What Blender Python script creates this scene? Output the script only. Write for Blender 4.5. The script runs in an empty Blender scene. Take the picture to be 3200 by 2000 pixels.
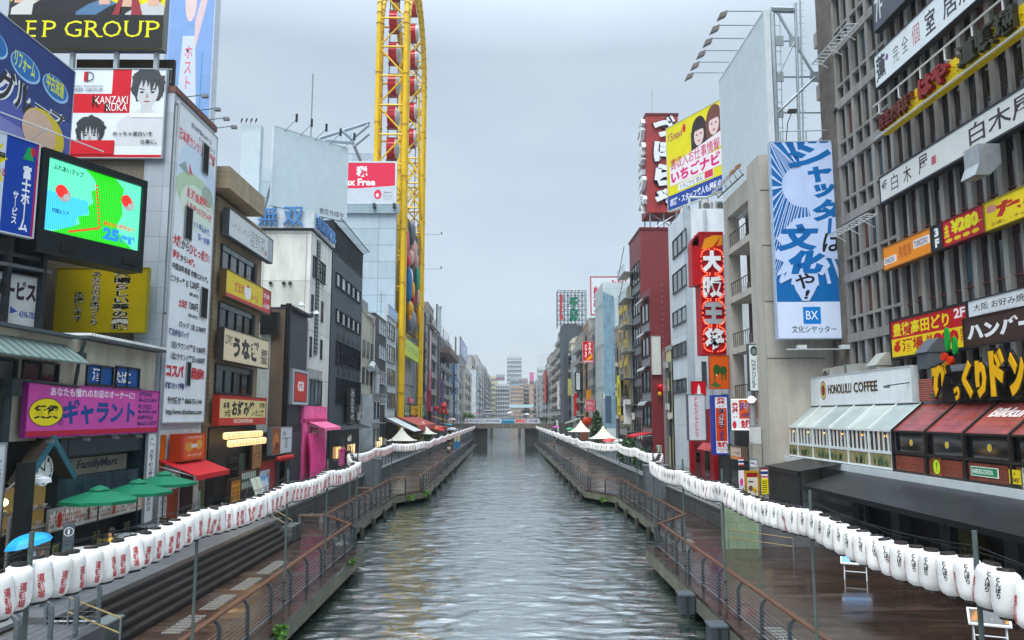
import bpy, math, random
from mathutils import Vector, noise
random.seed(7)
R = math.radians
sc = bpy.context.scene
COL = sc.collection
# ------------------------------------------------------------------ camera
ZC = 7.05                       # eye height above the water
cam = bpy.data.cameras.new('camera')
cam.sensor_width = 36
cam.lens = 27
cam.clip_end = 6000
cam.clip_start = 0.1
camo = bpy.data.objects.new('camera', cam)
COL.objects.link(camo)
FPX = 2400.0
TH = math.atan(300 / FPX)
PS = math.atan(20 / FPX * math.cos(TH))
camo.location = (0, 0, ZC)
camo.rotation_euler = (math.pi / 2 + TH, 0, -PS)
sc.camera = camo
CF = Vector((math.sin(PS) * math.cos(TH), math.cos(PS) * math.cos(TH), math.sin(TH)))
CR = Vector((math.cos(PS), -math.sin(PS), 0))
CU = CR.cross(CF)
CP = Vector((0, 0, ZC))
# ------------------------------------------------------------------ sky
w = bpy.data.worlds.new('World')
sc.world = w
w.use_nodes = True
nt = w.node_tree
nt.nodes.clear()
def N(t, ty, **k):
    n = t.nodes.new(ty)
    for a, b in k.items():
        setattr(n, a, b)
    return n
def setv(n, **k):
    for a, b in k.items():
        n.inputs[a.replace('_', ' ')].default_value = b
SUN_EL, SUN_AZ = R(58), R(200)     # azimuth clockwise from +Y
sky = N(nt, 'ShaderNodeTexSky', sky_type='NISHITA', sun_disc=False, sun_elevation=SUN_EL, sun_rotation=SUN_AZ,
        air_density=1.0, dust_density=3.0, ozone_density=1.0)
bg1 = N(nt, 'ShaderNodeBackground'); bg1.inputs[1].default_value = 0.02
nt.links.new(sky.outputs[0], bg1.inputs[0])
tc = N(nt, 'ShaderNodeTexCoord')
sep = N(nt, 'ShaderNodeSeparateXYZ')
nt.links.new(tc.outputs['Generated'], sep.inputs[0])
mp = N(nt, 'ShaderNodeMapping'); mp.inputs['Scale'].default_value = (2.2, 2.2, 6.5)
nt.links.new(tc.outputs['Generated'], mp.inputs[0])
nz = N(nt, 'ShaderNodeTexNoise'); setv(nz, Scale=1.5, Detail=7, Roughness=.55)
nt.links.new(mp.outputs[0], nz.inputs[0])
cr = N(nt, 'ShaderNodeValToRGB')
cr.color_ramp.elements[0].position = .33; cr.color_ramp.elements[0].color = (.212, .248, .279, 1)
cr.color_ramp.elements[1].position = .66; cr.color_ramp.elements[1].color = (.240, .277, .305, 1)
nt.links.new(nz.outputs[0], cr.inputs[0])
el = N(nt, 'ShaderNodeMapRange'); setv(el, From_Min=.44, From_Max=.95, To_Min=1.0, To_Max=5.6)
nt.links.new(sep.outputs['Z'], el.inputs['Value'])
bg2 = N(nt, 'ShaderNodeBackground')
nt.links.new(cr.outputs[0], bg2.inputs[0]); nt.links.new(el.outputs[0], bg2.inputs[1])
ad = N(nt, 'ShaderNodeAddShader'); wo = N(nt, 'ShaderNodeOutputWorld')
nt.links.new(bg1.outputs[0], ad.inputs[0]); nt.links.new(bg2.outputs[0], ad.inputs[1]); nt.links.new(ad.outputs[0], wo.inputs[0])
# ------------------------------------------------------------------ sun behind cloud
sl = bpy.data.lights.new('sun', 'SUN'); sl.energy = 1.5; sl.angle = R(35); sl.color = (1, .98, .95)
so = bpy.data.objects.new('sun', sl); COL.objects.link(so)
sd = Vector((math.sin(SUN_AZ) * math.cos(SUN_EL), math.cos(SUN_AZ) * math.cos(SUN_EL), math.sin(SUN_EL)))
so.rotation_euler = (-sd).to_track_quat('-Z', 'Y').to_euler()
so.location = (0, -20, 80)
sc.view_settings.view_transform = 'Standard'
sc.view_settings.look = 'None'
sc.view_settings.exposure = 1.12
sc.view_settings.gamma = 1
sc.cycles.max_bounces = 6
# ------------------------------------------------------------------ materials
def lin(h):
    if not isinstance(h, str):
        return tuple(h) + (1,)
    h = h.lstrip('#')
    if len(h) == 3:
        h = ''.join(c * 2 for c in h)
    o = []
    for i in (0, 2, 4):
        c = int(h[i:i + 2], 16) / 255
        o.append(c / 12.92 if c <= .04045 else ((c + .055) / 1.055) ** 2.4)
    l = .3 * o[0] + .59 * o[1] + .11 * o[2]
    return tuple(max(0, l + (x - l) * 1.1) for x in o) + (1,)
MC = {}
def base(name, rough=.6, metal=0):
    m = bpy.data.materials.new(name); m.use_nodes = True
    t = m.node_tree
    b = t.nodes['Principled BSDF']
    b.inputs['Roughness'].default_value = rough
    b.inputs['Metallic'].default_value = metal
    return m, t, b
def mulnoise(t, src, amt, scale, stretch=(1, 1, 1), detail=4):
    c = N(t, 'ShaderNodeTexCoord'); mpg = N(t, 'ShaderNodeMapping'); mpg.inputs['Scale'].default_value = stretch
    t.links.new(c.outputs['Object'], mpg.inputs[0])
    z = N(t, 'ShaderNodeTexNoise'); setv(z, Scale=scale, Detail=detail, Roughness=.6)
    t.links.new(mpg.outputs[0], z.inputs[0])
    r = N(t, 'ShaderNodeMapRange'); setv(r, From_Min=.3, From_Max=.7, To_Min=1 - amt, To_Max=1 + amt * .35)
    t.links.new(z.outputs[0], r.inputs['Value'])
    mx = N(t, 'ShaderNodeMix', data_type='RGBA', blend_type='MULTIPLY')
    mx.inputs[0].default_value = 1
    if isinstance(src, tuple):
        mx.inputs[6].default_value = src
    else:
        t.links.new(src, mx.inputs[6])
    t.links.new(r.outputs[0], mx.inputs[7])
    return mx.outputs[2], z.outputs[0]
def P(c, rough=.5, amt=.14, scale=1.3, metal=0):
    """painted or printed surface, slightly uneven"""
    k = ('P', c, rough, amt, scale, metal)
    if k not in MC:
        m, t, b = base('paint', rough, metal)
        b.inputs['Specular IOR Level'].default_value = .3
        o, z = mulnoise(t, lin(c), amt, scale)
        t.links.new(o, b.inputs['Base Color'])
        MC[k] = m
    return MC[k]
def CON(c, amt=.3, rough=.8):
    """weathered render or concrete with vertical rain streaks"""
    k = ('C', c, amt)
    if k not in MC:
        m, t, b = base('concrete', rough)
        o, z = mulnoise(t, lin(c), amt * .75, 1.6, (1, 1, .16), 6)
        o, z2 = mulnoise(t, o, amt * .5, .35)
        o, z3 = mulnoise(t, o, amt * .35, 9)
        t.links.new(o, b.inputs['Base Color'])
        bp = N(t, 'ShaderNodeBump'); bp.inputs['Strength'].default_value = .15; bp.inputs['Distance'].default_value = .03
        t.links.new(z3, bp.inputs['Height']); t.links.new(bp.outputs[0], b.inputs['Normal'])
        MC[k] = m
    return MC[k]
def TILE(c, mortar, w_, h_, axis='y', amt=.2, rough=.55, ms=.012):
    """tiles, bricks, metal panels or blocks; axis = the horizontal axis the courses run along"""
    k = ('T', c, mortar, w_, h_, axis, ms)
    if k not in MC:
        m, t, b = base('tile', rough)
        tcn = N(t, 'ShaderNodeTexCoord'); s = N(t, 'ShaderNodeSeparateXYZ'); cb = N(t, 'ShaderNodeCombineXYZ')
        t.links.new(tcn.outputs['Object'], s.inputs[0])
        t.links.new(s.outputs['X' if axis == 'x' else 'Y'], cb.inputs[0]); t.links.new(s.outputs['Z'], cb.inputs[1])
        br = N(t, 'ShaderNodeTexBrick'); l = lin(c)
        setv(br, Color1=tuple(x * .92 for x in l[:3]) + (1,), Color2=tuple(min(1, x * 1.08) for x in l[:3]) + (1,), Mortar=lin(mortar), Scale=1)
        br.inputs['Mortar Size'].default_value = ms; br.inputs['Brick Width'].default_value = w_; br.inputs['Row Height'].default_value = h_
        if w_ > .5: br.offset = 0
        t.links.new(cb.outputs[0], br.inputs[0])
        o, z = mulnoise(t, br.outputs[0], amt, 1.2, (1, 1, .3))
        t.links.new(o, b.inputs['Base Color'])
        bp = N(t, 'ShaderNodeBump'); bp.inputs['Strength'].default_value = .5; bp.inputs['Distance'].default_value = .02; bp.invert = True
        t.links.new(br.outputs['Fac'], bp.inputs['Height']); t.links.new(bp.outputs[0], b.inputs['Normal'])
        MC[k] = m
    return MC[k]
def RIB(c, pitch, axis='z', rough=.5, amt=.25, depth=.5, metal=0):
    """ribbed or slatted sheet, pitch in metres along axis"""
    k = ('R', c, pitch, axis, rough, metal)
    if k not in MC:
        m, t, b = base('ribbed_sheet', rough, metal)
        tcn = N(t, 'ShaderNodeTexCoord'); wv = N(t, 'ShaderNodeTexWave', wave_type='BANDS', bands_direction=axis.upper())
        wv.inputs['Scale'].default_value = .314 / pitch
        t.links.new(tcn.outputs['Object'], wv.inputs[0])
        o, z = mulnoise(t, lin(c), amt, 1.5, (1, 1, .3))
        t.links.new(o, b.inputs['Base Color'])
        bp = N(t, 'ShaderNodeBump'); bp.inputs['Strength'].default_value = depth; bp.inputs['Distance'].default_value = pitch * .4
        t.links.new(wv.outputs['Fac'], bp.inputs['Height']); t.links.new(bp.outputs[0], b.inputs['Normal'])
        MC[k] = m
    return MC[k]
def GLASS(c='#1c2428', rough=.06):
    k = ('G', c, rough)
    if k not in MC:
        m, t, b = base('window_glass', rough)
        o, z = mulnoise(t, lin(c), .75, .55, (1, 1, .5), 3)
        t.links.new(o, b.inputs['Base Color'])
        b.inputs['Specular IOR Level'].default_value = .8
        MC[k] = m
    return MC[k]
def EM(c, s):
    k = ('E', c, s)
    if k not in MC:
        m, t, b = base('lamp_light', .4)
        b.inputs['Base Color'].default_value = lin(c); b.inputs['Emission Color'].default_value = lin(c); b.inputs['Emission Strength'].default_value = s
        MC[k] = m
    return MC[k]
def MET(c='#8a9196', rough=.4, metal=.6): return P(c, rough, .18, 3, metal)
BLK = '#15171a'
# ------------------------------------------------------------------ mesh helpers
ROOT = {}
class MB:
    def __init__(s): s.v, s.f, s.m, s.mats = [], [], [], []
    def mi(s, m):
        if m not in s.mats: s.mats.append(m)
        return s.mats.index(m)
    def add(s, vs, fs, m):
        o = len(s.v); i = s.mi(m)
        s.v += [tuple(v) for v in vs]
        s.f += [tuple(a + o for a in f) for f in fs]
        s.m += [i] * len(fs)
        return s
    def hexa(s, p, m):
        return s.add(p, [(0, 3, 2, 1), (4, 5, 6, 7), (0, 1, 5, 4), (1, 2, 6, 5), (2, 3, 7, 6), (3, 0, 4, 7)], m)
    def box(s, x0, x1, y0, y1, z0, z1, m):
        return s.hexa([(x0, y0, z0), (x1, y0, z0), (x1, y1, z0), (x0, y1, z0), (x0, y0, z1), (x1, y0, z1), (x1, y1, z1), (x0, y1, z1)], m)
    def pb(s, pl, u0, u1, z0, z1, d0, d1, m):
        """box in a facade plane: u along it, z up, d out of it"""
        q = [pl.pt(u, z, d) for z in (z0, z1) for u, d in ((u0, d0), (u1, d0), (u1, d1), (u0, d1))]
        return s.hexa(q, m)
    def tube(s, p, q, r, m, k=6, r2=None):
        p, q = Vector(p), Vector(q); a = (q - p)
        if a.length < 1e-6: return s
        a.normalize(); b = a.orthogonal().normalized(); c = a.cross(b)
        r2 = r if r2 is None else r2
        vs = []
        for o, rr in ((p, r), (q, r2)):
            for i in range(k):
                t = 2 * math.pi * i / k
                vs.append(o + (b * math.cos(t) + c * math.sin(t)) * rr)
        return s.add(vs, [(i, (i + 1) % k, k + (i + 1) % k, k + i) for i in range(k)] + [tuple(range(k))[::-1], tuple(range(k, 2 * k))], m)
    def path(s, pts, r, m, k=6):
        for a, b in zip(pts, pts[1:]): s.tube(a, b, r, m, k)
        return s
    def lathe(s, prof, c, m, k=16, sx=1, sy=1):
        """prof: (radius, z) from bottom to top"""
        c = Vector(c); vs = []
        for r, z in prof:
            for i in range(k):
                t = 2 * math.pi * i / k
                vs.append((c.x + r * sx * math.cos(t), c.y + r * sy * math.sin(t), c.z + z))
        fs = [(j * k + i, j * k + (i + 1) % k, (j + 1) * k + (i + 1) % k, (j + 1) * k + i) for j in range(len(prof) - 1) for i in range(k)]
        fs += [tuple(range(k))[::-1], tuple(range((len(prof) - 1) * k, len(prof) * k))]
        return s.add(vs, fs, m)
    def ball(s, c, rx, ry, rz, m, k=12, j=8):
        pr = []
        for a in range(j + 1):
            t = -math.pi / 2 + math.pi * a / j
            pr.append((max(1e-3, math.cos(t)), math.sin(t) * rz))
        return s.lathe([(r, z) for r, z in pr], c, m, k, rx, ry)
    def poly(s, pl, pts, d0, d1, m):
        """flat outline in a facade plane with a thickness"""
        n = len(pts)
        vs = [pl.pt(u, z, d) for d in (d0, d1) for u, z in pts]
        return s.add(vs, [tuple(range(n))[::-1], tuple(range(n, 2 * n))] + [(i, (i + 1) % n, n + (i + 1) % n, n + i) for i in range(n)], m)
    def prism(s, pts, z0, z1, m):
        n = len(pts)
        vs = [(x, y, z) for z in (z0, z1) for x, y in pts]
        return s.add(vs, [tuple(range(n))[::-1], tuple(range(n, 2 * n))] + [(i, (i + 1) % n, n + (i + 1) % n, n + i) for i in range(n)], m)
    def build(s, name, parent=None, smooth=False, fix=True):
        o_ = ROOT.get(parent.name, Vector((0, 0, 0))) if parent else Vector((0, 0, 0))
        me = bpy.data.meshes.new(name)
        me.from_pydata([tuple(Vector(v) - o_) for v in s.v], [], s.f)
        for m in s.mats: me.materials.append(m)
        me.polygons.foreach_set('material_index', s.m)
        if smooth: me.polygons.foreach_set('use_smooth', [True] * len(s.f))
        if fix:
            import bmesh
            b = bmesh.new(); b.from_mesh(me); bmesh.ops.recalc_face_normals(b, faces=b.faces); b.to_mesh(me); b.free()
        me.update()
        ob = bpy.data.objects.new(name, me); COL.objects.link(ob)
        if parent:
            ob.parent = parent; ROOT[ob.name] = o_
        return ob
def thing(name, label, cat, loc=(0, 0, 0), group=None):
    o = bpy.data.objects.new(name, None); COL.objects.link(o)
    o.location = loc; o['label'] = label; o['category'] = cat
    if group: o['group'] = group
    ROOT[o.name] = Vector(loc)
    return o
def tag(o, label, cat, group=None):
    o['label'] = label; o['category'] = cat
    if group: o['group'] = group
    return o
def struct(o, kind='structure'):
    o['kind'] = kind
    return o
def dup(o, loc=None, rz=None, label=None, group=None, parent=None, sc_=None):
    c = o.copy(); COL.objects.link(c)
    if parent: c.parent = parent
    if loc is not None: c.location = loc
    if rz is not None: c.rotation_euler.z = rz
    if sc_ is not None: c.scale = sc_ if hasattr(sc_, '__len__') else (sc_,) * 3
    if label: c['label'] = label
    if group: c['group'] = group
    for ch in o.children: dup(ch, parent=c)
    return c
# ------------------------------------------------------------------ facade planes
def ray(px, py):
    d = CF * 1.0 + CR * ((px - 1600) / FPX) + CU * ((1000 - py) / FPX)
    return d
def proj(p):
    d = Vector(p) - CP; f = d.dot(CF)
    return 1600 + FPX * d.dot(CR) / f, 1000 - FPX * d.dot(CU) / f
def onZ(px, py, z):
    d = ray(px, py); return CP + d * ((z - ZC) / d.z)
def onY(px, py, Y):
    d = ray(px, py); return CP + d * (Y / d.y)
Zv = Vector((0, 0, 1))
class Pl:
    def __init__(s, p0, n):
        s.p = Vector(p0); s.n = Vector(n).normalized(); s.u = Zv.cross(s.n)
    def pt(s, u, z, d=0): return s.p + s.u * u + Zv * z + s.n * d
    def hit(s, px, py):
        d = ray(px, py); t = (s.p - CP).dot(s.n) / d.dot(s.n)
        q = CP + d * t
        return (q - s.p).dot(s.u), q.z
    def uat(s, px, z):
        """u of the point at height z that stands at picture column px"""
        y = 1300 - (z - ZC) * 30
        for _ in range(8):
            u, zz = s.hit(px, y)
            y = proj(s.pt(u, z))[1]
        return s.hit(px, y)[0]
    def rect(s, xl, yt, yb, xr, ref='L'):
        xe = xl if ref == 'L' else xr
        z1 = s.hit(xe, yt)[1]; z0 = s.hit(xe, yb)[1]; zm = (z0 + z1) / 2
        a, b = s.uat(xl, zm), s.uat(xr, zm)
        return min(a, b), z0, max(a, b), z1
def PX(X): return Pl((X, 0, 0), (1 if X < 0 else -1, 0, 0))
def PY(Y): return Pl((0, Y, 0), (0, -1, 0))
def PR(x, y, deg):
    """vertical plane through (x, y); deg = turn of its face from looking at the camera (-Y), positive turns it to +X"""
    a = R(deg); return Pl((x, y, 0), (math.sin(a), -math.cos(a), 0))
# ------------------------------------------------------------------ lettering
TXC = {}
def glyphs(s, bold=.0, vertical=False, shear=0):
    k = (s, bold, vertical, shear)
    if k in TXC: return TXC[k]
    body = '\n'.join(x.replace('ー', '｜') for x in s) if vertical else s
    c = bpy.data.curves.new('t', 'FONT'); c.body = body; c.size = 1; c.resolution_u = 2; c.offset = bold; c.shear = shear
    c.align_x = 'CENTER' if vertical else 'LEFT'; c.space_line = .98
    o = bpy.data.objects.new('t', c)
    me = bpy.data.meshes.new_from_object(o)
    vs = [(v.co.x, v.co.y) for v in me.vertices]; fs = [tuple(p.vertices) for p in me.polygons]
    bpy.data.objects.remove(o); bpy.data.curves.remove(c); bpy.data.meshes.remove(me)
    if not vs: vs, fs = [(0, 0), (1, 0), (1, 1)], []
    x0 = min(v[0] for v in vs); x1 = max(v[0] for v in vs); y0 = min(v[1] for v in vs); y1 = max(v[1] for v in vs)
    vs = [((x - x0) / (x1 - x0 + 1e-9), (y - y0) / (y1 - y0 + 1e-9)) for x, y in vs]
    TXC[k] = (vs, fs)
    return TXC[k]
def text(mb, pl, s, u0, z0, u1, z1, d, m, bold=0., vertical=False, th=0, rot=0, shear=0):
    vs, fs = glyphs(s, bold, vertical, shear)
    if rot: vs = [(1 - y, x) if rot > 0 else (y, 1 - x) for x, y in vs]
    mb.add([pl.pt(u0 + x * (u1 - u0), z0 + y * (z1 - z0), d) for x, y in vs], fs, m)
    if th:
        from collections import Counter
        e = Counter(); di = {}
        for f in fs:
            for a, b in zip(f, f[1:] + f[:1]):
                kk = (min(a, b), max(a, b)); e[kk] += 1; di[kk] = (a, b)
        bd = [di[kk] for kk, n in e.items() if n == 1]
        P2 = [(u0 + x * (u1 - u0), z0 + y * (z1 - z0)) for x, y in vs]
        for a, b in bd:
            mb.add([pl.pt(*P2[a], d), pl.pt(*P2[b], d), pl.pt(*P2[b], d - th), pl.pt(*P2[a], d - th)], [(0, 3, 2, 1)], m)
def sign(name, label, pl, rc, items=(), bg='#fff', frame='#555', depth=.18, off=.3, fr=.05, cat='sign', rough=.4, lit=0, parent=None, group=None, ref='L'):
    """board standing off a facade: panel, frame, printed shapes and lettering, all placed in 0..1 of the board"""
    u0, z0, u1, z1 = rc; W, H = u1 - u0, z1 - z0
    o = parent or thing(name, label, cat, pl.pt((u0 + u1) / 2, z0, off - depth), group)
    bgm = EM(bg, lit) if lit else P(bg, rough, .08)
    MB().pb(pl, u0, u1, z0, z1, off - depth, off, bgm).build('panel', o)
    if frame:
        fm = P(frame, .5); b = MB()
        for a in ((u0 - fr, u1 + fr, z1, z1 + fr), (u0 - fr, u1 + fr, z0 - fr, z0), (u0 - fr, u0, z0, z1), (u1, u1 + fr, z0, z1)):
            b.pb(pl, *a, off - depth - .01, off + .03, fm)
        b.build('frame', o)
    parts = {}
    d = off
    for it in items:
        d += .0008
        k = it[0]
        if k in 'TRE':          # placed by where it stands in the board's own plane
            j = 1 if k != 'T' else 2
            a, b_, c_, e = pl.rect(*it[j:j + 4], ref=ref); a, c_, b_, e = (a - u0) / W, (c_ - u0) / W, (b_ - z0) / H, (e - z0) / H
            if k == 'T': it = ('t', it[1], a, b_, c_, e) + tuple(it[6:])
            elif k == 'R': it = ('r', a, b_, c_, e) + tuple(it[5:])
            else: it = ('e', (a + c_) / 2, (b_ + e) / 2, (c_ - a) / 2, (e - b_) / 2) + tuple(it[5:])
            k = it[0]
        if k == 't':
            _, s, a, b_, c_, e, colr = it[:7]; kw = it[7] if len(it) > 7 else {}
            nm = kw.get('part', 'lettering'); mb = parts.setdefault((nm, len(parts)), MB())
            m = EM(colr, kw['em']) if 'em' in kw else P(colr, .4, .05)
            text(mb, pl, s, u0 + a * W, z0 + b_ * H, u0 + c_ * W, z0 + e * H, d + kw.get('th', 0), m, kw.get('b', .015), kw.get('v', False), kw.get('th', 0), kw.get('rot', 0), kw.get('shear', 0))
        else:
            if k == 'r':
                _, a, b_, c_, e, colr = it[:6]; pts = [(a, b_), (c_, b_), (c_, e), (a, e)]
            elif k == 'e':
                _, a, b_, c_, e, colr = it[:6]; pts = [(a + c_ * math.cos(t * math.pi / 12), b_ + e * math.sin(t * math.pi / 12)) for t in range(24)]
            else:
                _, pts, colr = it[:3]
            nm = it[-1] if isinstance(it[-1], str) and it[-1].islower() and it[-1][0] != '#' else 'colour_print'
            mb = parts.setdefault(nm, MB())
            mb.add([pl.pt(u0 + x * W, z0 + y * H, d) for x, y in pts], [tuple(range(len(pts)))], colr if not isinstance(colr, (str, tuple)) else P(colr, .4, .06))
    for nm, mb in parts.items(): mb.build(nm if isinstance(nm, str) else nm[0], o, fix=False)
    return o
# ------------------------------------------------------------------ buildings
def bld(name, label, pl, rc, depth, m, cat='building', z0=None, parapet=None):
    u0, zz, u1, z1 = rc; z0 = ZP if z0 is None else z0
    o = thing(name, label, cat, pl.pt((u0 + u1) / 2, z0, -depth / 2))
    MB().pb(pl, u0, u1, z0, z1, -depth, 0, m).build('wall', o)
    if parapet:
        b = MB(); t = .18
        for a in ((u0 - .06, u1 + .06, -t, .06), (u0 - .06, u1 + .06, -depth - .06, -depth + t), (u0 - .06, u0 + t, -depth + t, -t), (u1 - t, u1 + .06, -depth + t, -t)):
            b.pb(pl, a[0], a[1], z1 + .002, z1 + parapet[0], a[2], a[3], parapet[1])
        b.build('parapet', o)
    return o
def win(o, pl, u0, z0, u1, z1, nx=2, ny=1, fc='#3a3f44', gc='#1c2428', fw=.05, d=.06, sill=True, base_d=0, gm=None):
    f = MB(); m = P(fc, .45, .15)
    f.pb(pl, u0, u0 + fw, z0, z1, base_d + .002, base_d + d, m).pb(pl, u1 - fw, u1, z0, z1, base_d + .002, base_d + d, m)
    f.pb(pl, u0 + fw, u1 - fw, z1 - fw, z1, base_d + .002, base_d + d, m).pb(pl, u0 + fw, u1 - fw, z0, z0 + fw, base_d + .002, base_d + d, m)
    for i in range(1, nx):
        u = u0 + (u1 - u0) * i / nx
        f.pb(pl, u - fw * .4, u + fw * .4, z0 + fw, z1 - fw, base_d + .002, base_d + d * .8, m)
    for i in range(1, ny):
        z = z0 + (z1 - z0) * i / ny
        f.pb(pl, u0 + fw, u1 - fw, z - fw * .4, z + fw * .4, base_d + .002, base_d + d * .7, m)
    if sill:
        f.pb(pl, u0 - .05, u1 + .05, z0 - .07, z0 - .003, base_d + .002, base_d + d + .07, m)
    fo = f.build('window', o)
    MB().pb(pl, u0 + fw, u1 - fw, z0 + fw, z1 - fw, base_d + .002, base_d + .015, gm or GLASS(gc)).build('pane', fo)
    return fo
def wgrid(o, pl, rc, cols, rows, fw=.7, fh=.6, skip=(), **k):
    u0, z0, u1, z1 = rc; cw = (u1 - u0) / cols; ch = (z1 - z0) / rows
    gcs = ['#1c2428', '#2b3338', '#394247', '#20282a', '#4a5559']
    for i in range(cols):
        for j in range(rows):
            if (i, j) in skip: continue
            a = u0 + cw * (i + .5 - fw / 2); b = z0 + ch * (j + .5 - fh / 2)
            kk = dict(k); kk.setdefault('gc', random.choice(gcs))
            win(o, pl, a, b, a + cw * fw, b + ch * fh, **kk)
# ================================================================== ground, canal, decks
ZD, ZP = 0.95, 1.95
def wood_deck():
    m, t, b = base('wet_deck_boards', .3)
    tcn = N(t, 'ShaderNodeTexCoord'); s = N(t, 'ShaderNodeSeparateXYZ'); t.links.new(tcn.outputs['Object'], s.inputs[0])
    cb = N(t, 'ShaderNodeCombineXYZ'); t.links.new(s.outputs['X'], cb.inputs[0]); t.links.new(s.outputs['Y'], cb.inputs[1])
    br = N(t, 'ShaderNodeTexBrick'); br.inputs['Brick Width'].default_value = 3.1; br.inputs['Row Height'].default_value = .15
    br.inputs['Mortar Size'].default_value = .009
    setv(br, Color1=lin('#2c211c'), Color2=lin('#46352b'), Mortar=lin('#0b0908'), Scale=1)
    t.links.new(cb.outputs[0], br.inputs[0])
    o, z = mulnoise(t, br.outputs[0], .5, 1.4, (.5, 3, 1), 6)
    o, z2 = mulnoise(t, o, .35, .25)
    t.links.new(o, b.inputs['Base Color'])
    z3 = mulnoise(t, (1, 1, 1, 1), .1, .5, (.35, 1.6, 1), 5)[1]
    r = N(t, 'ShaderNodeMapRange'); setv(r, From_Min=.35, From_Max=.65, To_Min=.05, To_Max=.36)
    b.inputs['Specular IOR Level'].default_value = .8
    t.links.new(z3, r.inputs['Value']); t.links.new(r.outputs[0], b.inputs['Roughness'])
    bp = N(t, 'ShaderNodeBump'); bp.inputs['Strength'].default_value = .45; bp.inputs['Distance'].default_value = .012; bp.invert = True
    t.links.new(br.outputs['Fac'], bp.inputs['Height']); t.links.new(bp.outputs[0], b.inputs['Normal'])
    return m
DECK = wood_deck()
def stone_mat():
    m = TILE('#4a4c49', '#1c1d1c', .55, .27, 'y', .5, .75, .02)
    return m
STONE = TILE('#4d504e', '#1d1f1e', .56, .26, 'y', .5, .75, .02)
MOSS = CON('#5a5c4c', .55)
PAVE = CON('#5d5f62', .3, .38)
MB().box(-400, 400, -10, 1500, -3, -1.2, CON('#26302c', .2)).build('canal_bed').__setitem__('kind', 'structure')
# water: a really rippled sheet
def water_mat():
    m, t, b = base('canal_water', .035)
    b.inputs['Base Color'].default_value = (.008, .022, .02, 1)
    b.inputs['IOR'].default_value = 8.0
    tcn = N(t, 'ShaderNodeTexCoord'); mpp = N(t, 'ShaderNodeMapping'); mpp.inputs['Scale'].default_value = (.6, 1.7, 1)
    t.links.new(tcn.outputs['Object'], mpp.inputs[0])
    a = N(t, 'ShaderNodeTexNoise'); setv(a, Scale=2.6, Detail=4, Roughness=.55, Distortion=.8); t.links.new(mpp.outputs[0], a.inputs[0])
    c = N(t, 'ShaderNodeTexNoise'); setv(c, Scale=.55, Detail=2, Roughness=.5); t.links.new(mpp.outputs[0], c.inputs[0])
    mu = N(t, 'ShaderNodeMath', operation='MULTIPLY'); t.links.new(a.outputs[0], mu.inputs[0]); t.links.new(c.outputs[0], mu.inputs[1])
    bp = N(t, 'ShaderNodeBump'); bp.inputs['Strength'].default_value = .65; bp.inputs['Distance'].default_value = .13
    sy = N(t, 'ShaderNodeSeparateXYZ'); t.links.new(tcn.outputs['Object'], sy.inputs[0])
    mr = N(t, 'ShaderNodeMapRange'); setv(mr, From_Min=25, From_Max=150, To_Min=.45, To_Max=.3); t.links.new(sy.outputs['Y'], mr.inputs['Value']); t.links.new(mr.outputs[0], bp.inputs['Strength'])
    t.links.new(mu.outputs[0], bp.inputs['Height']); t.links.new(bp.outputs[0], b.inputs['Normal'])
    return m
def water():
    ys = []; y = 7.0
    while y < 60: ys.append(y); y += .13
    while y < 130: ys.append(y); y += .4
    while y < 760: ys.append(y); y += 3
    xs = [-9.8 + .14 * i for i in range(141)]
    vs = []
    for y in ys:
        a = .05 if y < 40 else max(.024, .05 - (y - 40) * .0004)
        for x in xs:
            z = noise.noise(Vector((x * .5, y * 1.05, 0))) * a + noise.noise(Vector((x * 1.15 + 9 + .3 * y, y * 2.6, 4))) * a * .9 + noise.noise(Vector((x * 2.3 + .5 * y, y * 4.4, 11))) * a * .3
            z += noise.noise(Vector((x * .16, y * .22, 8))) * .03
            vs.append((x, y, z))
    n = len(xs)
    fs = [(j * n + i, j * n + i + 1, (j + 1) * n + i + 1, (j + 1) * n + i) for j in range(len(ys) - 1) for i in range(n - 1)]
    o = MB().add(vs, fs, water_mat()).build('water', smooth=True, fix=False)
    o['kind'] = 'structure'
water()
# ground on both banks, one sheet each side of the canal reaching the horizon, and promenade paving on it
for s, X, X2 in ((-1, 12.1, 12.15), (1, 11.8, 11.85)):
    g = MB()
    lo, hi = sorted((s * 900, s * (X + .25)))
    if s < 0:
        g.box(lo, hi, -10, 20.5, -1, ZP - .004, PAVE); g.box(lo, hi, 40, 2500, -1, ZP - .004, PAVE); g.box(lo, -11.35, 20.5, 40, -1, ZP - .004, PAVE)
    else:
        g.box(17.6, hi, -10, 37, -1, ZP - .004, PAVE); g.box(lo, hi, 37, 2500, -1, ZP - .004, PAVE)
    g.build('ground')['kind'] = 'structure'
MB().box(-18, 18, 766, 2500, -1, ZP + 2, PAVE).build('ground')['kind'] = 'structure'
lp = [(-6.6, 4), (-6.6, 37.2), (-8.55, 38.4), (-8.55, 61), (-6.6, 65.3), (-6.6, 179), (-12.1, 179), (-12.1, 40), (-10.3, 40), (-10.3, 20.5), (-12.1, 20.5), (-12.1, 4)]
rp = [(6.6, 4), (6.6, 37.2), (8.55, 38.4), (8.55, 61), (6.6, 65.3), (6.6, 179), (11.8, 179), (11.8, 37), (17.6, 37), (17.6, 4)]
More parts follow.
